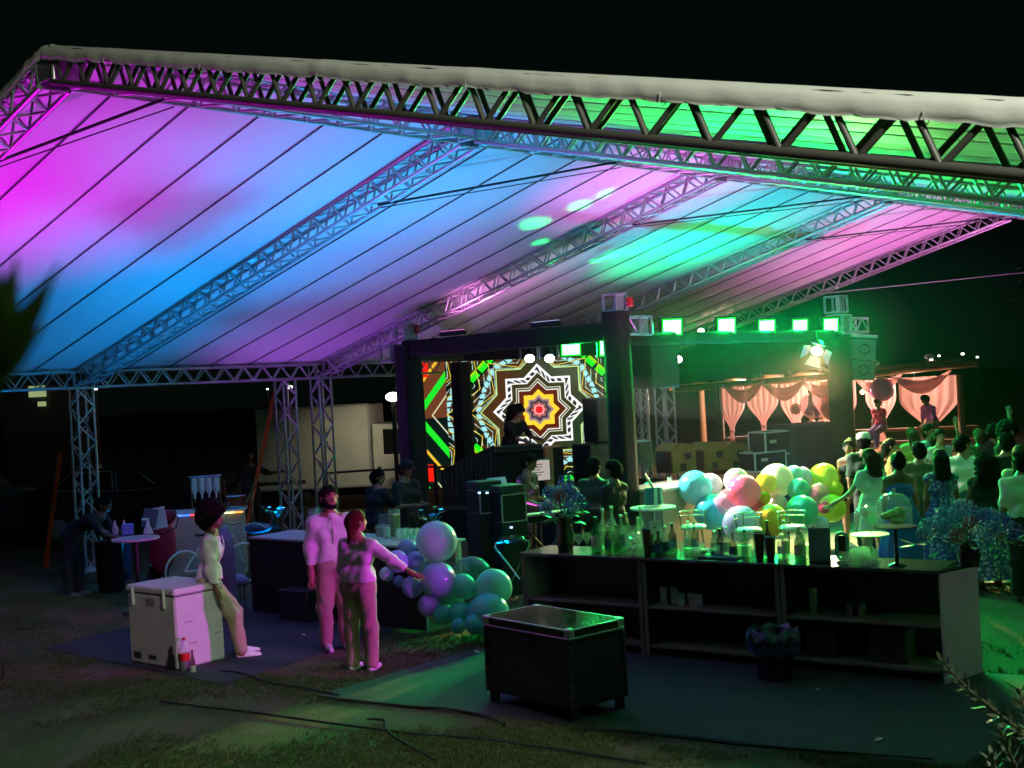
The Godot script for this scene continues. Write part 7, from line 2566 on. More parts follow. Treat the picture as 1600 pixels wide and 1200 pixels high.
# a curtain tied in at its lower third
func drape(t: Node3D, o: Vector3, w: float, drop: float, tail: float, m: Material) -> void:
	var rows := []
	for j in 19:
		var v := j / 18.0
		var y := -(drop + tail) * v
		var k := -y
		var wid := w * (1.0 if k < drop * 0.4 else lerpf(1.0, 0.14, smoothstep(drop * 0.4, drop, k)))
		if k > drop:
			wid = lerpf(w * 0.14, w * 0.3, smoothstep(0.0, tail, k - drop))
		var row := PackedVector3Array()
		for i in 33:
			var u := i / 32.0 - 0.5
			row.append(o + Vector3(u * wid * 1.1, y, 0.05 * sin(u * 34.0 + j * 0.1) * clampf(wid / w, 0.25, 1.0)))
		rows.append(row)
	var mb := MB.new()
	mb.grid(rows, Vector3(0, 0, 1))
	var c := part(mb, "curtain", m, t)
	part(MB.new().lathe([Vector2(w * 0.09, -0.03), Vector2(w * 0.1, 0.0), Vector2(w * 0.09, 0.03)], 12, Transform3D(Basis.IDENTITY, o - Vector3(0, drop, 0))), "tie", m, c)

# ---------------------------------------------------------------- background

func build_background() -> void:
	# box truck parked behind the paired towers
	var tz := -30.5
	var t := thing("box_truck", "white box truck parked in the dark behind the paired towers", "truck", Vector3(-4.6, 0, tz))
	var pan := mat("truck_white", lin(0.55, 0.54, 0.48), 0.45)
	wear(pan, 0.5, lin(0.45, 0.44, 0.40), lin(0.58, 0.57, 0.51), 0.01, 101)
	var b := Basis(Vector3.UP, -0.10)
	var c := Vector3(-4.75, 1.56, tz)
	part(MB.new().box(c, Vector3(2.75, 1.95, 1.8), b, 0.03), "cargo_box", pan, t)
	for e in [-1.0, 1.0]:
		part(MB.new().box(c + b * Vector3(1.375 * e, 0, 0.9), Vector3(0.05, 1.97, 0.05), b, 0.01), "corner_post", mats["aluminium_dull"], t)
		part(MB.new().box(c + b * Vector3(0, 0.975 * e, 0.9), Vector3(2.75, 0.05, 0.05), b, 0.01), "rail", mats["aluminium_dull"], t)
	part(MB.new().box(c + b * Vector3(0.0, 0.0, 0.905), Vector3(0.02, 1.9, 0.02), b, 0.004), "panel_joint", mats["aluminium_dull"], t)
	part(MB.new().box(c + b * Vector3(0.1, -1.14, 0), Vector3(3.6, 0.14, 0.9), b, 0.02), "chassis", mats["black_paint"], t)
	var cb := c + b * Vector3(1.95, -0.32, 0)
	var prof := []
	for q in [[-0.52, -0.75], [0.62, -0.75], [0.64, -0.2], [0.5, 0.08], [0.28, 0.78], [-0.5, 0.82]]:
		prof.append(cb + b * Vector3(q[0], q[1], 0.85))
	part(MB.new().prism(prof, b * Vector3(0, 0, -1.7)), "cab", pan, t)
	var wn := []
	for q in [[-0.25, 0.08], [0.4, 0.08], [0.2, 0.66], [-0.25, 0.68]]:
		wn.append(cb + b * Vector3(q[0], q[1], 0.856))
	part(MB.new().prism(wn, b * Vector3(0, 0, 0.006)), "side_window", mats["black_gloss"], t)
	for x in [-1.0, -0.55, 1.95]:
		part(MB.new().lathe([Vector2(0.0, -0.13), Vector2(0.36, -0.13), Vector2(0.40, -0.08), Vector2(0.40, 0.08), Vector2(0.36, 0.13), Vector2(0, 0.13)], 22, Transform3D(b * Basis(Vector3.RIGHT, PI * 0.5), c + b * Vector3(x, -1.16, 0.72))), "wheel", mats["rubber"], t)
	part(MB.new().box(cb + b * Vector3(0.66, -0.45, 0.6), Vector3(0.05, 0.14, 0.22), b, 0.02), "headlight", mats["white_plastic"], t)
	# dark car
	car(Vector3(-8.3, 0, -26.5), 0.08, "dark car parked behind the drinks cart and the leftmost tower", mat("car_black", lin(0.012, 0.014, 0.018), 0.15))
	car(Vector3(-13.2, 0, -29.0), -0.5, "pale blue car half in view at the far left edge", mat("car_pale", lin(0.22, 0.25, 0.36), 0.25))
	# rail fence
	for k in 5:
		var x := -13.2 + 1.75 * k
		var ft := thing("rail_fence", ["section of the dark rail fence at the far left edge", "second section of the dark rail fence from the left", "section of the dark rail fence behind the leftmost tower", "section of the dark rail fence behind the dark car", "section of the dark rail fence beside the truck"][k], "fence", Vector3(x, 0, -26.0), "dark rail fence")
		part(MB.new().tube(Vector3(x, 0, -26.0), Vector3(x, 1.15, -26.0), 0.06, 0.055, 8), "post", mats["wood"], ft)
		for y in [0.45, 1.0]:
			part(MB.new().tube(Vector3(x, y, -26.0), Vector3(x + 1.75, y, -26.0), 0.04, -1.0, 8), "rail", mats["wood"], ft)
	for k in 3:
		var x := -2.95 + 1.2 * k
		var ft := thing("rail_fence", ["low dark rail beside the paired towers, in front of the truck", "low dark rail in front of the truck cab", "low dark rail left of the stage stairs"][k], "fence", Vector3(x - 1.2, 0, -26.6), "dark rail in front of the truck")
		part(MB.new().tube(Vector3(x - 1.2, 0, -26.6), Vector3(x - 1.2, 1.2, -26.6), 0.04, -1.0, 8), "post", mats["dark_grey"], ft)
		part(MB.new().tube(Vector3(x - 1.2, 1.12, -26.6), Vector3(x, 1.14, -26.6), 0.025, -1.0, 8), "rail", mats["dark_grey"], ft)
	# lit kiosk far at the left
	var ko := Vector3(-18.358, 3.341, -48.000)
	var kt := thing("kiosk", "small dark kiosk with two lit windows far behind the leftmost tower", "building", Vector3(ko.x, 0, ko.z))
	part(MB.new().box(Vector3(ko.x, 1.9, ko.z - 0.6), Vector3(3.0, 3.8, 1.0), Basis.IDENTITY, 0.02), "wall", mats["dark_grey"], kt)
	part(MB.new().box(Vector3(ko.x, 3.85, ko.z - 0.5), Vector3(3.3, 0.15, 1.4), Basis.IDENTITY, 0.02), "roof", mats["black_paint"], kt)
	glow("kiosk_window", Color(0.72, 0.8, 0.55), 0.6)
	part(MB.new().box(ko + Vector3(-0.1, 0.25, 0.0), Vector3(0.62, 0.5, 0.2), Basis.IDENTITY, 0.01), "window", mats["kiosk_window"], kt)
	part(MB.new().box(ko + Vector3(0.05, -0.28, 0.0), Vector3(0.26, 0.18, 0.2), Basis.IDENTITY, 0.01), "window", mats["kiosk_window"], kt)
	# far lights
	glow("far_lamp", Color(1.0, 0.97, 0.9), 6.0)
	var n := 0
	for q in [[Vector3(-2.676, 2.685, -27.600), 0.13, "bright white lamp on a pole right of the truck"], [Vector3(-17.371, 3.581, -50.000), 0.08, "small white lamp beside the leftmost tower's head"], [Vector3(-17.527, 3.583, -52.000), 0.05, "fainter white lamp right of the one by the leftmost tower"], [Vector3(-9.897, 3.247, -55.000), 0.10, "small lamp left of the paired towers"], [Vector3(-8.898, 1.231, -27.000), 0.035, "tiny white light behind the windscreen of the dark car"], [Vector3(30.643, 3.011, -90.000), 0.10, "first distant light on the hill at the right"], [Vector3(31.218, 3.261, -90.000), 0.08, "second distant light on the hill at the right"], [Vector3(32.951, 3.307, -90.000), 0.10, "third distant light on the hill at the right"], [Vector3(34.011, 3.016, -90.000), 0.08, "last distant light on the hill at the right"], [Vector3(-5.544, 2.973, -60.000), 0.08, "tiny light just right of the bright street lamp"], [Vector3(-10.899, 3.215, -55.000), 0.04, "faint light under the eave truss left of the towers"]]:
		var o: Vector3 = q[0]
		var r: float = q[1]
		var lt := thing("street_lamp", q[2], "lamp", Vector3(o.x, 0, o.z), "far lamps in the dark")
		part(MB.new().sphere(o, r, 12, 8, Vector3(1.3, 0.8, 1.0)), "lamp_globe", mats["far_lamp"], lt)
		part(MB.new().tube(Vector3(o.x, 0, o.z - 0.02), o - Vector3(0, r * 0.6, 0.02), 0.05), "pole", mats["dark_grey"], lt)
		n += 1
	spot(Vector3(-2.676, 2.685, -27.600) + Vector3(-0.15, 0.0, 0.3), Vector3(-3.9, 1.4, -29.6), Color(1.0, 0.96, 0.80), 3.0, 34.0, 1.0, 0.12)
	# dim trees behind the pergola and at the left
	for q in [[Vector3(20.5, 0, -40), 8.0, 3.6, "tall dark tree at the right edge behind the guests"], [Vector3(26.0, 0, -52), 9.0, 4.0, "dark tree far behind the right end of the pergola"]]:
		tree(q[0], q[1], q[2], q[3])


func car(o: Vector3, turn: float, label: String, m: Material) -> void:
	var t := thing("parked_car", label, "car", o, "cars parked in the dark")
	t.rotation.y = turn
	var body := []
	for q in [[-2.1, 0.35], [2.1, 0.35], [2.15, 0.75], [1.9, 0.98], [0.95, 1.06], [0.35, 1.52], [-1.1, 1.55], [-1.75, 1.12], [-2.1, 0.95]]:
		body.append(Vector3(q[0], q[1], 0.82))
	part(MB.new().prism(body, Vector3(0, 0, -1.64)), "body", m, t, false)
	for w in [[[0.8, 1.05], [0.32, 1.46], [-0.1, 1.47], [-0.1, 1.05]], [[-0.18, 1.05], [-0.18, 1.47], [-1.0, 1.48], [-1.4, 1.12]]]:
		var pts := []
		for q in w:
			pts.append(Vector3(q[0], q[1], 0.826))
		part(MB.new().prism(pts, Vector3(0, 0, 0.006)), "side_window", mats["black_gloss"], t, false)
		var fr := MB.new()
		for i in 4:
			fr.tube(pts[i] + Vector3(0, 0, 0.008), pts[(i + 1) % 4] + Vector3(0, 0, 0.008), 0.012, -1.0, 6)
		part(fr, "window_frame", mats["aluminium_dull"], t, false)
	for x in [-1.3, 1.35]:
		var w := part(MB.new().lathe([Vector2(0, -0.1), Vector2(0.29, -0.1), Vector2(0.33, -0.06), Vector2(0.33, 0.06), Vector2(0.29, 0.1), Vector2(0, 0.1)], 22, Transform3D(Basis(Vector3.RIGHT, PI * 0.5), Vector3(x, 0.33, 0.78))), "wheel", mats["rubber"], t, false)
		part(MB.new().lathe([Vector2(0, 0.11), Vector2(0.17, 0.11), Vector2(0.2, 0.1)], 16, Transform3D(Basis(Vector3.RIGHT, PI * 0.5), Vector3(x, 0.33, 0.78))), "rim", mats["aluminium_dull"], w, false)
	part(MB.new().box(Vector3(0.75, 1.1, 0.92), Vector3(0.14, 0.1, 0.14), Basis.IDENTITY, 0.03), "mirror", m, t, false)
	part(MB.new().box(Vector3(-2.05, 0.85, 0.6), Vector3(0.08, 0.14, 0.3), Basis.IDENTITY, 0.02), "tail_light", mats["red_plastic"], t, false)


func tree(o: Vector3, h: float, r: float, label: String) -> void:
	var t := thing("dark_tree", label, "tree", o, "dark trees around the site")
	var rr := RandomNumberGenerator.new()
	rr.seed = int(absf(o.x * 31.0 + o.z))
	part(MB.new().path([o, o + Vector3(0.1, h * 0.3, 0), o + Vector3(-0.1, h * 0.6, 0.1)], 0.22, 8, 0.1), "trunk", mats["wood"], t)
	for k in 5:
		var an := TAU * k / 5.0
		part(MB.new().path([o + Vector3(0, h * 0.4, 0), o + Vector3(cos(an) * r * 0.4, h * 0.6, sin(an) * r * 0.4), o + Vector3(cos(an) * r * 0.7, h * 0.75, sin(an) * r * 0.7)], 0.09, 6, 0.03), "limb", mats["wood"], t)
	var mb := MB.new()
	for k in 2600:
		var d := Vector3(rr.randfn(), rr.randfn() * 0.8, rr.randfn()).normalized()
		var cl := Vector3(sin(k * 1.7), 0, cos(k * 2.3)) * 0.3
		var p := o + Vector3(0, h * 0.68, 0) + (d * pow(rr.randf(), 0.4) + cl * 0.5) * Vector3(r, h * 0.36, r)
		var a := rr.randf() * TAU
		var u := Vector3(cos(a), rr.randf_range(-0.6, 0.6), sin(a)).normalized()
		var s := u.cross(Vector3(rr.randf() - 0.5, 1, rr.randf() - 0.5)).normalized()
		mb.quad(p, p + u * 0.11 + s * 0.06, p + u * 0.24, p + u * 0.11 - s * 0.06, d)
	var c := part(mb, "crown", mats["tree_leaf"] if mats.has("tree_leaf") else mat("tree_leaf", lin(0.035, 0.06, 0.03), 0.6), t)
	c.set_meta("kind", "stuff")


# ---------------------------------------------------------------- plants near the camera

func build_plants() -> void:
	# rosemary twigs at the lower right corner
	var lf := mat("rosemary_leaf", lin(0.07, 0.11, 0.06), 0.45)
	var st := mat("rosemary_stem", lin(0.06, 0.06, 0.03), 0.7)
	var tw := thing("rosemary_bush", "dark rosemary twigs reaching into the lower right corner", "plant", Vector3(1.098, 1.846, -2.700))
	var rr := RandomNumberGenerator.new()
	rr.seed = 12
	for q in [[Vector3(1.111, 1.950, -2.700), Vector3(1.016, 2.031, -2.680), Vector3(0.957, 2.085, -2.700), Vector3(0.912, 2.146, -2.730)], [Vector3(1.088, 1.947, -2.600), Vector3(1.058, 2.016, -2.600), Vector3(1.049, 2.059, -2.620), Vector3(1.048, 2.094, -2.640)], [Vector3(1.051, 1.872, -2.650), Vector3(1.033, 1.928, -2.650), Vector3(1.022, 1.967, -2.660), Vector3(1.014, 1.999, -2.670)], [Vector3(1.065, 1.910, -2.550), Vector3(1.048, 1.964, -2.550), Vector3(1.037, 2.002, -2.560), Vector3(1.035, 2.032, -2.570)], [Vector3(1.004, 1.884, -2.600), Vector3(0.979, 1.919, -2.600), Vector3(0.971, 1.946, -2.600), Vector3(0.968, 1.974, -2.600)]]:
		var cv := Curve3D.new()
		for p in q:
			cv.add_point(p)
		part(MB.new().path(q, 0.005, 6, 0.0025), "stem", st, tw)
		var ln := cv.get_baked_length()
		var n := int(ln / 0.0042)
		for i in n:
			var s := ln * i / n
			var p := cv.sample_baked(s)
			var d := (cv.sample_baked(minf(s + 0.01, ln)) - cv.sample_baked(maxf(s - 0.01, 0))).normalized()
			var a := i * 2.4
			var x := d.cross(Vector3.UP).normalized()
			var y := x.cross(d)
			var o := (x * cos(a) + y * sin(a) + d * 0.75).normalized()
			var w := o.cross(d).normalized() * 0.0042
			var l := rr.randf_range(0.036, 0.055) * (1.0 - 0.35 * i / n)
			var mb := MB.new()
			var nn := o.cross(w)
			mb.quad(p - w * 0.5, p + w * 0.5, p + o * l * 0.6 + w, p + o * l * 0.6 - w, nn)
			mb.tri(p + o * l * 0.6 - w, p + o * l * 0.6 + w, p + o * l - nn * 0.3, nn)
			part(mb, "leaf", lf, tw)
	# out-of-focus palm leaflets at the left edge
	var pm := mat("palm_leaf", lin(0.05, 0.11, 0.012), 0.5)
	var pt := thing("palm_frond", "blurred green palm leaves at the left edge close to the camera", "plant", Vector3(-0.156, 2.790, -0.360))
	for q in [[Vector3(-0.156, 2.801, -0.360), Vector3(-0.148, 2.827, -0.360), Vector3(-0.144, 2.846, -0.365), 0.0075], [Vector3(-0.151, 2.808, -0.350), Vector3(-0.137, 2.824, -0.350), Vector3(-0.128, 2.842, -0.355), 0.0055], [Vector3(-0.152, 2.809, -0.340), Vector3(-0.143, 2.826, -0.340), Vector3(-0.139, 2.840, -0.340), 0.0075], [Vector3(-0.160, 2.805, -0.370), Vector3(-0.148, 2.816, -0.370), Vector3(-0.140, 2.827, -0.375), 0.004]]:
		var a: Vector3 = q[0]
		var m: Vector3 = q[1]
		var e: Vector3 = q[2]
		var w: float = q[3]
		var rows := []
		for i in 13:
			var u := i / 12.0
			var p := a.lerp(m, u).lerp(m.lerp(e, u), u)
			var d := (e - a).normalized()
			var s := d.cross(Vector3(0, 0, 1)).normalized() * w * sin(PI * minf(1.0, u * 0.85 + 0.15)) * (1.0 - u * 0.5)
			rows.append(PackedVector3Array([p - s, p + Vector3(0, 0, 0.002), p + s]))
		var mb := MB.new()
		mb.grid(rows, Vector3(0, 0, 1))
		part(mb, "leaflet", pm, pt)

# ---------------------------------------------------------------- people

func build_people() -> void:
	var white := cloth(0.62, 0.61, 0.58)
	var khaki := cloth(0.36, 0.29, 0.19)
	var shoe: Material = mats["white_plastic"]
	var black := cloth(0.014, 0.014, 0.016)
	var denim := cloth(0.05, 0.08, 0.16)
	var staff := "bar staff in white shirts and khaki trousers"
	person({"at": Vector3(-3.08, 0, -13.50), "yaw": 1.72, "h": 1.72, "cell": 0.013, "head_cell": 0.006, "tone": 2, "hair": "afro", "label": "bartender in a white long-sleeved shirt perched on the edge of the freezer", "group": staff, "collar": true,
		"top": white, "sleeve": 1.9, "bottom": khaki, "shoe": shoe, "loose": 0.006, "hem": 0.03, "shift": Vector3(0, 0, -0.34),
		"lt": Vector3(0.10, -0.86, 0.62), "ls": Vector3(0.02, -1, 0.12), "rt": Vector3(-0.06, -0.86, 0.60), "rs": Vector3(-0.02, -1, 0.20), "lean": 0.12, "head_pitch": 0.05,
		"lau": Vector3(0.25, -1, -0.12), "laf": Vector3(0.0, -1, 0.02), "rau": Vector3(-0.22, -1, 0.0), "raf": Vector3(-0.12, -0.9, 0.25)})
	person({"at": Vector3(-2.082, 0.000, -13.603), "yaw": 0.35, "h": 1.77, "cell": 0.013, "head_cell": 0.006, "tone": 1, "hair": "short", "beard": true, "label": "bearded bartender in a white shirt facing the camera behind his colleague", "group": staff, "collar": true,
		"top": white, "sleeve": 1.95, "bottom": khaki, "shoe": shoe, "loose": 0.006, "hem": 0.02, "head_yaw": 0.25,
		"rau": Vector3(-0.20, -1, 0.02), "raf": Vector3(-0.02, -1, 0.12)})
	person({"at": Vector3(-1.661, 0.000, -12.468), "yaw": 2.75, "h": 1.60, "fem": true, "cell": 0.013, "head_cell": 0.006, "tone": 1, "hair": "ponytail", "hair_color": "auburn", "hair_len": 0.27, "label": "woman with a long ponytail seen from behind, one arm stretched out towards the balloons", "group": staff, "collar": true,
		"top": white, "sleeve": 1.55, "bottom": khaki, "shoe": shoe, "loose": 0.014, "hem": 0.045, "head_yaw": -0.6, "side": -0.04,
		"rau": Vector3(-0.75, -0.55, 0.15), "raf": Vector3(-0.85, -0.55, 0.05), "rhd": Vector3(-0.95, -0.35, 0.05), "lau": Vector3(0.2, -1, 0.15), "laf": Vector3(-0.1, -0.7, 0.7)})
	# man bending over the round table
	person({"at": Vector3(-6.684, 0.000, -18.432), "yaw": 1.45, "h": 1.74, "cell": 0.02, "tone": 2, "hair": "short", "label": "man in black bending over the round table at the left", "top": black, "top_name": "shirt", "sleeve": 0.8, "bottom": cloth(0.010, 0.013, 0.022), "shoe": cloth(0.10, 0.13, 0.17), "lean": 1.18, "head_pitch": -0.35,
		"lt": Vector3(0.06, -1, 0.05), "rt": Vector3(-0.08, -1, -0.08), "lau": Vector3(0.05, -0.8, 0.7), "laf": Vector3(-0.1, -0.25, 1.0), "rau": Vector3(-0.05, -0.8, 0.7), "raf": Vector3(0.1, -0.3, 1.0)})
	# seated musicians behind the bearded man
	var p := Vector3(-2.304, 1.500, -19.711)
	person({"at": Vector3(p.x, 0, p.z), "yaw": 2.4, "h": 1.72, "tone": 1, "hair": "short", "label": "man in a dark shirt with a hand to his chin behind the bearded bartender", "group": "men waiting beside the stage", "top": black, "sleeve": 0.8, "bottom": black, "pelvis": 0.72, "lean": 0.2, "lt": Vector3(0.1, -0.5, 0.85), "ls": Vector3(0, -1, 0.1), "rt": Vector3(-0.1, -0.5, 0.85), "rs": Vector3(0, -1, 0.1), "shoe": mats["black_paint"],
		"rau": Vector3(-0.35, -0.7, 0.5), "raf": Vector3(0.3, 0.9, 0.3), "head_yaw": -0.9})
	p = Vector3(-1.686, 1.700, -18.624)
	person({"at": Vector3(p.x, 0, p.z), "yaw": 0.9, "h": 1.72, "tone": 1, "hair": "short", "cap": true, "label": "man in a black cap holding something in front of him left of the stage", "group": "men waiting beside the stage", "top": black, "sleeve": 0.8, "bottom": black, "shoe": mats["black_paint"], "lau": Vector3(0.2, -1, 0.2), "laf": Vector3(-0.5, 0.0, 0.9), "rau": Vector3(-0.2, -1, 0.2), "raf": Vector3(0.5, 0.0, 0.9), "head_pitch": 0.3})
	# man far behind the truss at the left, by the lamp
	p = Vector3(-5.550, 1.700, -25.639)
	person({"at": Vector3(p.x, 0, p.z), "yaw": 0.6, "h": 1.72, "tone": 2, "hair": "short", "label": "barely visible man in the dark left of the paired towers", "top": cloth(0.02, 0.03, 0.022), "sleeve": 0.8, "bottom": black, "shoe": mats["black_paint"], "lau": Vector3(0.5, -0.4, 0.7), "laf": Vector3(0.9, 0.1, 0.4)})
	# DJ
	p = Vector3(-0.121, 1.545, -24.750)
	person({"at": Vector3(p.x, 0.58, p.z), "yaw": 0.95, "h": 1.84, "wide": 1.22, "tone": 1, "hair": "bigcurl", "hair_len": 0.12, "label": "DJ in dark clothes leaning over the desk in front of the star screen", "top": black, "sleeve": 0.9, "bottom": black, "shoe": mats["black_paint"], "lean": 0.42, "head_pitch": 0.1, "lau": Vector3(0.1, -0.8, 0.55), "laf": Vector3(-0.1, -0.25, 1.0), "rau": Vector3(-0.1, -0.8, 0.55), "raf": Vector3(0.1, -0.3, 1.0)})
	# keyboard player
	p = Vector3(0.113, 1.740, -18.258)
	var kp := person({"at": Vector3(p.x, 0, p.z), "yaw": 1.15, "h": 1.76, "cell": 0.017, "head_cell": 0.009, "tone": 1, "hair": "short", "label": "keyboard player in a grey printed T-shirt facing right", "top": cloth(0.05, 0.055, 0.05), "sleeve": 0.8, "bottom": black, "shoe": mats["black_paint"], "lean": 0.1, "head_pitch": 0.3, "lau": Vector3(0.1, -1, 0.12), "laf": Vector3(-0.05, -0.25, 1.0), "rau": Vector3(-0.15, -1, 0.15), "raf": Vector3(0.15, -0.3, 1.0)})
	var arc := []
	for k in 9:
		var an := PI * k / 8.0
		arc.append(Vector3(0.04 + cos(an) * 0.05, 1.26 + sin(an) * 0.04, 0.165))
	part(MB.new().path(arc, 0.009, 5), "shirt_print", mats["white_paint"], kp, false)
	for q in [[Vector3(1.074, 1.620, -17.124), 2.6, "man in dark green seen from behind beside the blue bouquet", 1], [Vector3(1.279, 1.580, -16.395), -2.2, "man in black holding a cup beside the middle black post", 2]]:
		p = q[0]
		person({"at": Vector3(p.x, 0, p.z), "yaw": q[1], "h": 1.7, "tone": q[3], "hair": "short", "label": q[2], "group": "men standing behind the bar", "top": cloth(0.03, 0.045, 0.03) if q[3] == 1 else black, "sleeve": 0.8, "bottom": black, "shoe": mats["black_paint"], "rau": Vector3(-0.2, -1, 0.2), "raf": Vector3(0.4, 0.0, 0.9)})
	# guests on the dance floor
	var pr1 := print_cloth("print_blue", Color(0.02, 0.06, 0.30), Color(0.45, 0.55, 0.75), 51)
	var pr2 := print_cloth("print_white", Color(0.07, 0.07, 0.30), Color(0.78, 0.76, 0.80), 52)
	var g := "guests on the dance floor"
	var tops := [
		{"p": Vector3(5.274, 1.580, -19.539), "yaw": -0.5, "h": 1.58, "fem": true, "tone": 1, "hair": "bun", "top": black, "strapless": true, "bottom": black, "cut": "skirt", "hem_y": 0.42, "flare": 0.12, "lau": Vector3(0.2, -1, 0.2), "laf": Vector3(-0.5, 0.1, 0.9), "label": "woman in a black strapless dress at the left edge of the crowd, looking down"},
		{"p": Vector3(5.262, 1.720, -18.652), "yaw": 2.9, "h": 1.72, "tone": 1, "hair": "short", "cap": true, "cap_mat": white, "top": cloth(0.02, 0.05, 0.03), "sleeve": 0.8, "bottom": cloth(0.05, 0.06, 0.04), "label": "tall man in a dark shirt with a white cap worn backwards"},
		{"p": Vector3(4.747, 1.620, -16.595), "yaw": 3.5, "h": 1.62, "fem": true, "tone": 0, "hair": "long", "hair_len": 0.22, "hair_color": "brown", "top": cloth(0.55, 0.6, 0.58), "sleeve": 0.4, "bottom": white, "cut": "skirt", "hem_y": 0.33, "flare": 0.11, "lau": Vector3(0.55, -0.8, 0.2), "laf": Vector3(0.7, -0.5, 0.5), "label": "long-haired woman in a short white skirt, back to the camera, arm held out"},
		{"p": Vector3(5.860, 1.580, -19.297), "yaw": 1.3, "h": 1.58, "fem": true, "tone": 0, "hair": "long", "hair_len": 0.1, "top": cloth(0.5, 0.42, 0.1), "sleeve": 0.0, "bottom": white, "cut": "skirt", "hem_y": 0.3, "flare": 0.11, "label": "woman with shoulder-length dark hair in a yellow top facing right"},
		{"p": Vector3(4.916, 1.600, -15.899), "yaw": 3.0, "h": 1.60, "fem": true, "tone": 2, "hair": "bun", "top": cloth(0.02, 0.10, 0.42), "strapless": true, "bottom": cloth(0.02, 0.10, 0.42), "cut": "skirt", "hem_y": 0.02, "flare": 0.20, "wide": 1.05, "label": "woman in a long strapless royal blue dress, back to the camera"},
		{"p": Vector3(5.473, 1.660, -16.908), "yaw": 2.6, "h": 1.66, "tone": 1, "hair": "short", "top": cloth(0.06, 0.075, 0.03), "sleeve": 0.8, "bottom": cloth(0.03, 0.05, 0.04), "cut": "shorts", "lau": Vector3(0.3, -1, 0.1), "side": -0.08, "head_yaw": 0.7, "label": "man in an olive shirt turned away, right of the blue dress"},
		{"p": Vector3(7.032, 1.600, -21.890), "yaw": 3.3, "h": 1.60, "fem": true, "tone": 1, "hair": "long", "hair_len": 0.2, "hair_color": "brown", "top": cloth(0.4, 0.45, 0.12), "sleeve": 0.3, "bottom": denim, "label": "long-haired woman in a pale green top at the back of the crowd"},
		{"p": Vector3(7.075, 1.680, -21.160), "yaw": 0.7, "h": 1.68, "tone": 1, "hair": "short", "top": cloth(0.45, 0.55, 0.55), "sleeve": 0.8, "bottom": denim, "side": 0.08, "rau": Vector3(-0.4, -0.8, 0.5), "raf": Vector3(0.3, 0.5, 0.8), "label": "dark-haired man in a pale shirt facing the camera at the back"},
		{"p": Vector3(7.158, 1.600, -20.841), "yaw": 0.2, "h": 1.60, "fem": true, "tone": 0, "hair": "long", "hair_len": 0.2, "top": cloth(0.5, 0.52, 0.5), "sleeve": 0.4, "bottom": denim, "label": "woman with long dark hair facing the camera at the back"},
		{"p": Vector3(5.381, 1.620, -15.687), "yaw": 3.05, "h": 1.62, "fem": true, "tone": 2, "hair": "long", "hair_len": 0.25, "top": pr1, "sleeve": 0.0, "bottom": pr1, "cut": "skirt", "hem_y": 0.05, "flare": 0.17, "label": "woman with very long black hair in a blue patterned dress"},
		{"p": Vector3(6.146, 1.720, -16.914), "yaw": 2.7, "h": 1.72, "tone": 1, "hair": "short", "top": cloth(0.6, 0.62, 0.6), "sleeve": 0.85, "bottom": denim, "side": 0.05, "head_yaw": -0.8, "rau": Vector3(-0.5, -0.8, 0.2), "raf": Vector3(0.2, -0.4, 0.9), "label": "man in a white T-shirt, back to the camera, in the middle of the crowd"},
		{"p": Vector3(7.545, 1.620, -20.059), "yaw": 3.4, "h": 1.62, "fem": true, "tone": 1, "hair": "long", "hair_len": 0.22, "hair_color": "brown", "top": cloth(0.05, 0.12, 0.05), "sleeve": 0.4, "bottom": black, "lau": Vector3(0.5, 0.6, 0.3), "laf": Vector3(0.0, 1, 0.2), "label": "woman with long brown hair in a green top raising one arm"},
		{"p": Vector3(5.654, 1.600, -14.956), "yaw": 3.2, "h": 1.60, "fem": true, "tone": 2, "hair": "bigcurl", "hair_len": 0.2, "top": black, "sleeve": 0.0, "bottom": pr2, "cut": "skirt", "hem_y": 0.08, "flare": 0.17, "lau": Vector3(0.3, -1, 0.1), "rau": Vector3(-0.5, -0.9, 0.1), "raf": Vector3(-0.4, -0.7, 0.6), "label": "woman with thick wavy dark hair in a white and violet patterned skirt"},
		{"p": Vector3(7.707, 1.700, -19.903), "yaw": 2.9, "h": 1.70, "tone": 1, "hair": "short", "top": black, "sleeve": 0.8, "bottom": black, "rau": Vector3(-0.4, 0.8, 0.3), "raf": Vector3(0.1, 1, 0.2), "label": "man in dark clothes raising an arm at the back right of the crowd"},
		{"p": Vector3(7.709, 1.700, -19.316), "yaw": 0.4, "h": 1.70, "tone": 1, "hair": "afro", "top": cloth(0.02, 0.05, 0.02), "sleeve": 0.8, "bottom": black, "label": "man with bushy hair at the back right of the crowd"},
		{"p": Vector3(6.566, 1.740, -16.532), "yaw": 3.0, "h": 1.74, "tone": 1, "hair": "short", "top": black, "sleeve": 0.85, "bottom": black, "label": "broad man in a black T-shirt, back to the camera, near the right edge"},
		{"p": Vector3(6.308, 1.640, -15.441), "yaw": 2.8, "h": 1.64, "fem": true, "tone": 0, "hair": "long", "hair_len": 0.26, "hair_color": "brown", "top": cloth(0.5, 0.5, 0.42), "sleeve": 0.5, "bottom": denim, "cut": "shorts", "lau": Vector3(0.6, -0.7, 0.3), "laf": Vector3(0.2, -0.9, 0.4), "label": "long-haired woman in denim shorts at the right edge of the picture"},
		{"p": Vector3(5.735, 1.950, -14.029), "yaw": 3.0, "h": 1.68, "tone": 1, "hair": "short", "top": white, "sleeve": 0.8, "bottom": black, "rau": Vector3(-0.3, 0.9, 0.1), "raf": Vector3(0.05, 1, 0.1), "label": "person in white with one arm raised at the right edge"},
	]
	for s in tops:
		var q: Vector3 = s.p
		s.at = Vector3(q.x, 0.034, q.z)
		s.group = g
		if not s.has("shoe"):
			s.shoe = mats["black_paint"] if s.get("tone") != 0 else mats["white_plastic"]
		person(s)
	# people in the pergola
	var pg := "people sitting in the pergola"
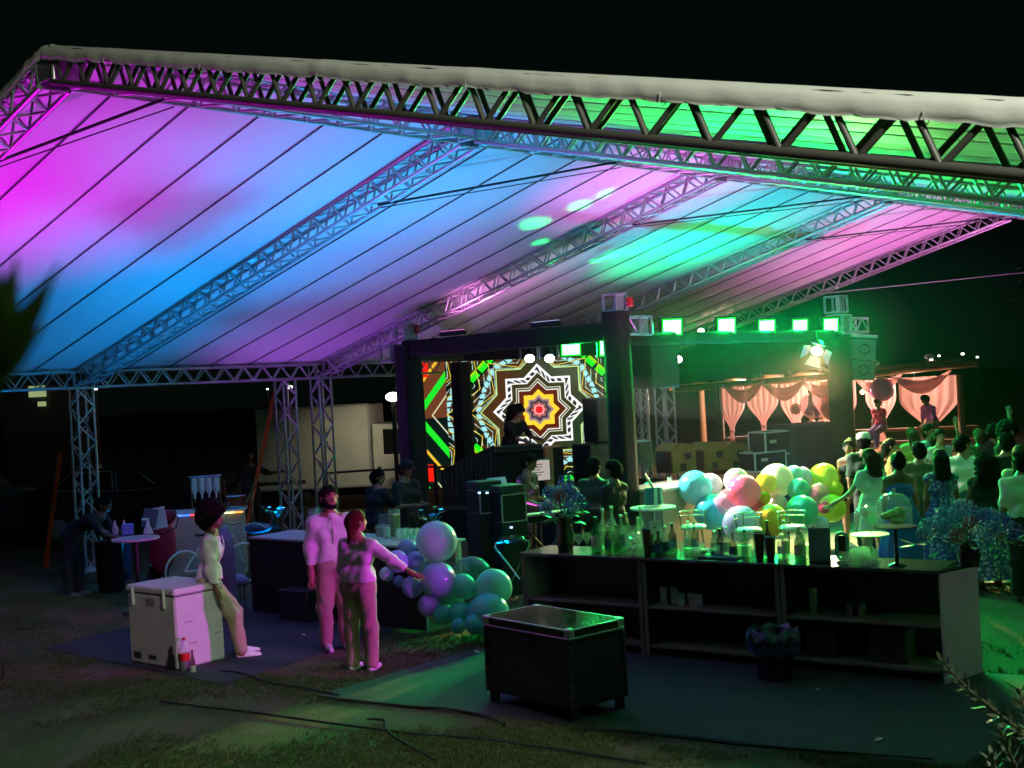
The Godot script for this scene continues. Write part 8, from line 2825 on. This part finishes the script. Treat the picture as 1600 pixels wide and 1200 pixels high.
	var sit := {"lt": Vector3(0.1, -0.25, 0.95), "ls": Vector3(0, -1, 0.05), "rt": Vector3(-0.1, -0.35, 0.95), "rs": Vector3(0, -1, 0.1)}
	p = Vector3(10.253, 0.914, -34.600)
	person({"at": Vector3(p.x, 0.12, p.z), "yaw": -0.9, "h": 1.66, "fem": true, "tone": 1, "hair": "short", "pelvis": 0.93, "top": cloth(0.75, 0.05, 0.2), "sleeve": 0.2, "bottom": cloth(0.28, 0.16, 0.42), "shoe": mats["white_plastic"], "label": "woman in a pink top and purple trousers sitting on the pergola rail", "group": pg, "lean": 0.1, "head_pitch": 0.2}.merged(sit))
	p = Vector3(11.527, 1.009, -34.000)
	person({"at": Vector3(p.x, 0.12, p.z), "yaw": -1.2, "h": 1.74, "tone": 2, "hair": "short", "pelvis": 0.98, "top": cloth(0.55, 0.16, 0.5), "sleeve": 0.9, "bottom": cloth(0.4, 0.25, 0.2), "shoe": mats["black_paint"], "label": "man in an orchid shirt sitting hunched at the right end of the pergola", "group": pg, "lean": 0.35, "head_pitch": 0.3}.merged(sit))
	for q in [[Vector3(8.579, 1.373, -35.600), 0.3, "left of two people whose heads show above the subwoofer"], [Vector3(8.828, 1.438, -35.400), -0.4, "right of two people whose heads show above the subwoofer"]]:
		p = q[0]
		person({"at": Vector3(p.x, 0.12, p.z), "yaw": q[1], "h": 1.7, "tone": 2, "hair": "short", "pelvis": 0.62, "top": cloth(0.6, 0.3, 0.25), "sleeve": 0.8, "bottom": black, "shoe": mats["black_paint"], "label": q[2], "group": pg}.merged(sit))


func print_cloth(key: String, a: Color, b: Color, sd: int) -> StandardMaterial3D:
	var m := mat(key, Color.WHITE, 0.85)
	var f := FastNoiseLite.new()
	f.noise_type = FastNoiseLite.TYPE_CELLULAR
	f.cellular_return_type = FastNoiseLite.RETURN_DISTANCE2_SUB
	f.seed = sd
	f.frequency = 0.03
	var t := NoiseTexture2D.new()
	t.width = 256
	t.height = 256
	t.seamless = true
	t.noise = f
	var gr := Gradient.new()
	gr.set_color(0, a.linear_to_srgb())
	gr.set_color(1, b.linear_to_srgb())
	gr.set_offset(0, 0.35)
	gr.set_offset(1, 0.5)
	t.color_ramp = gr
	m.albedo_texture = t
	m.uv1_triplanar = true
	m.uv1_scale = Vector3.ONE * 2.2
	return m
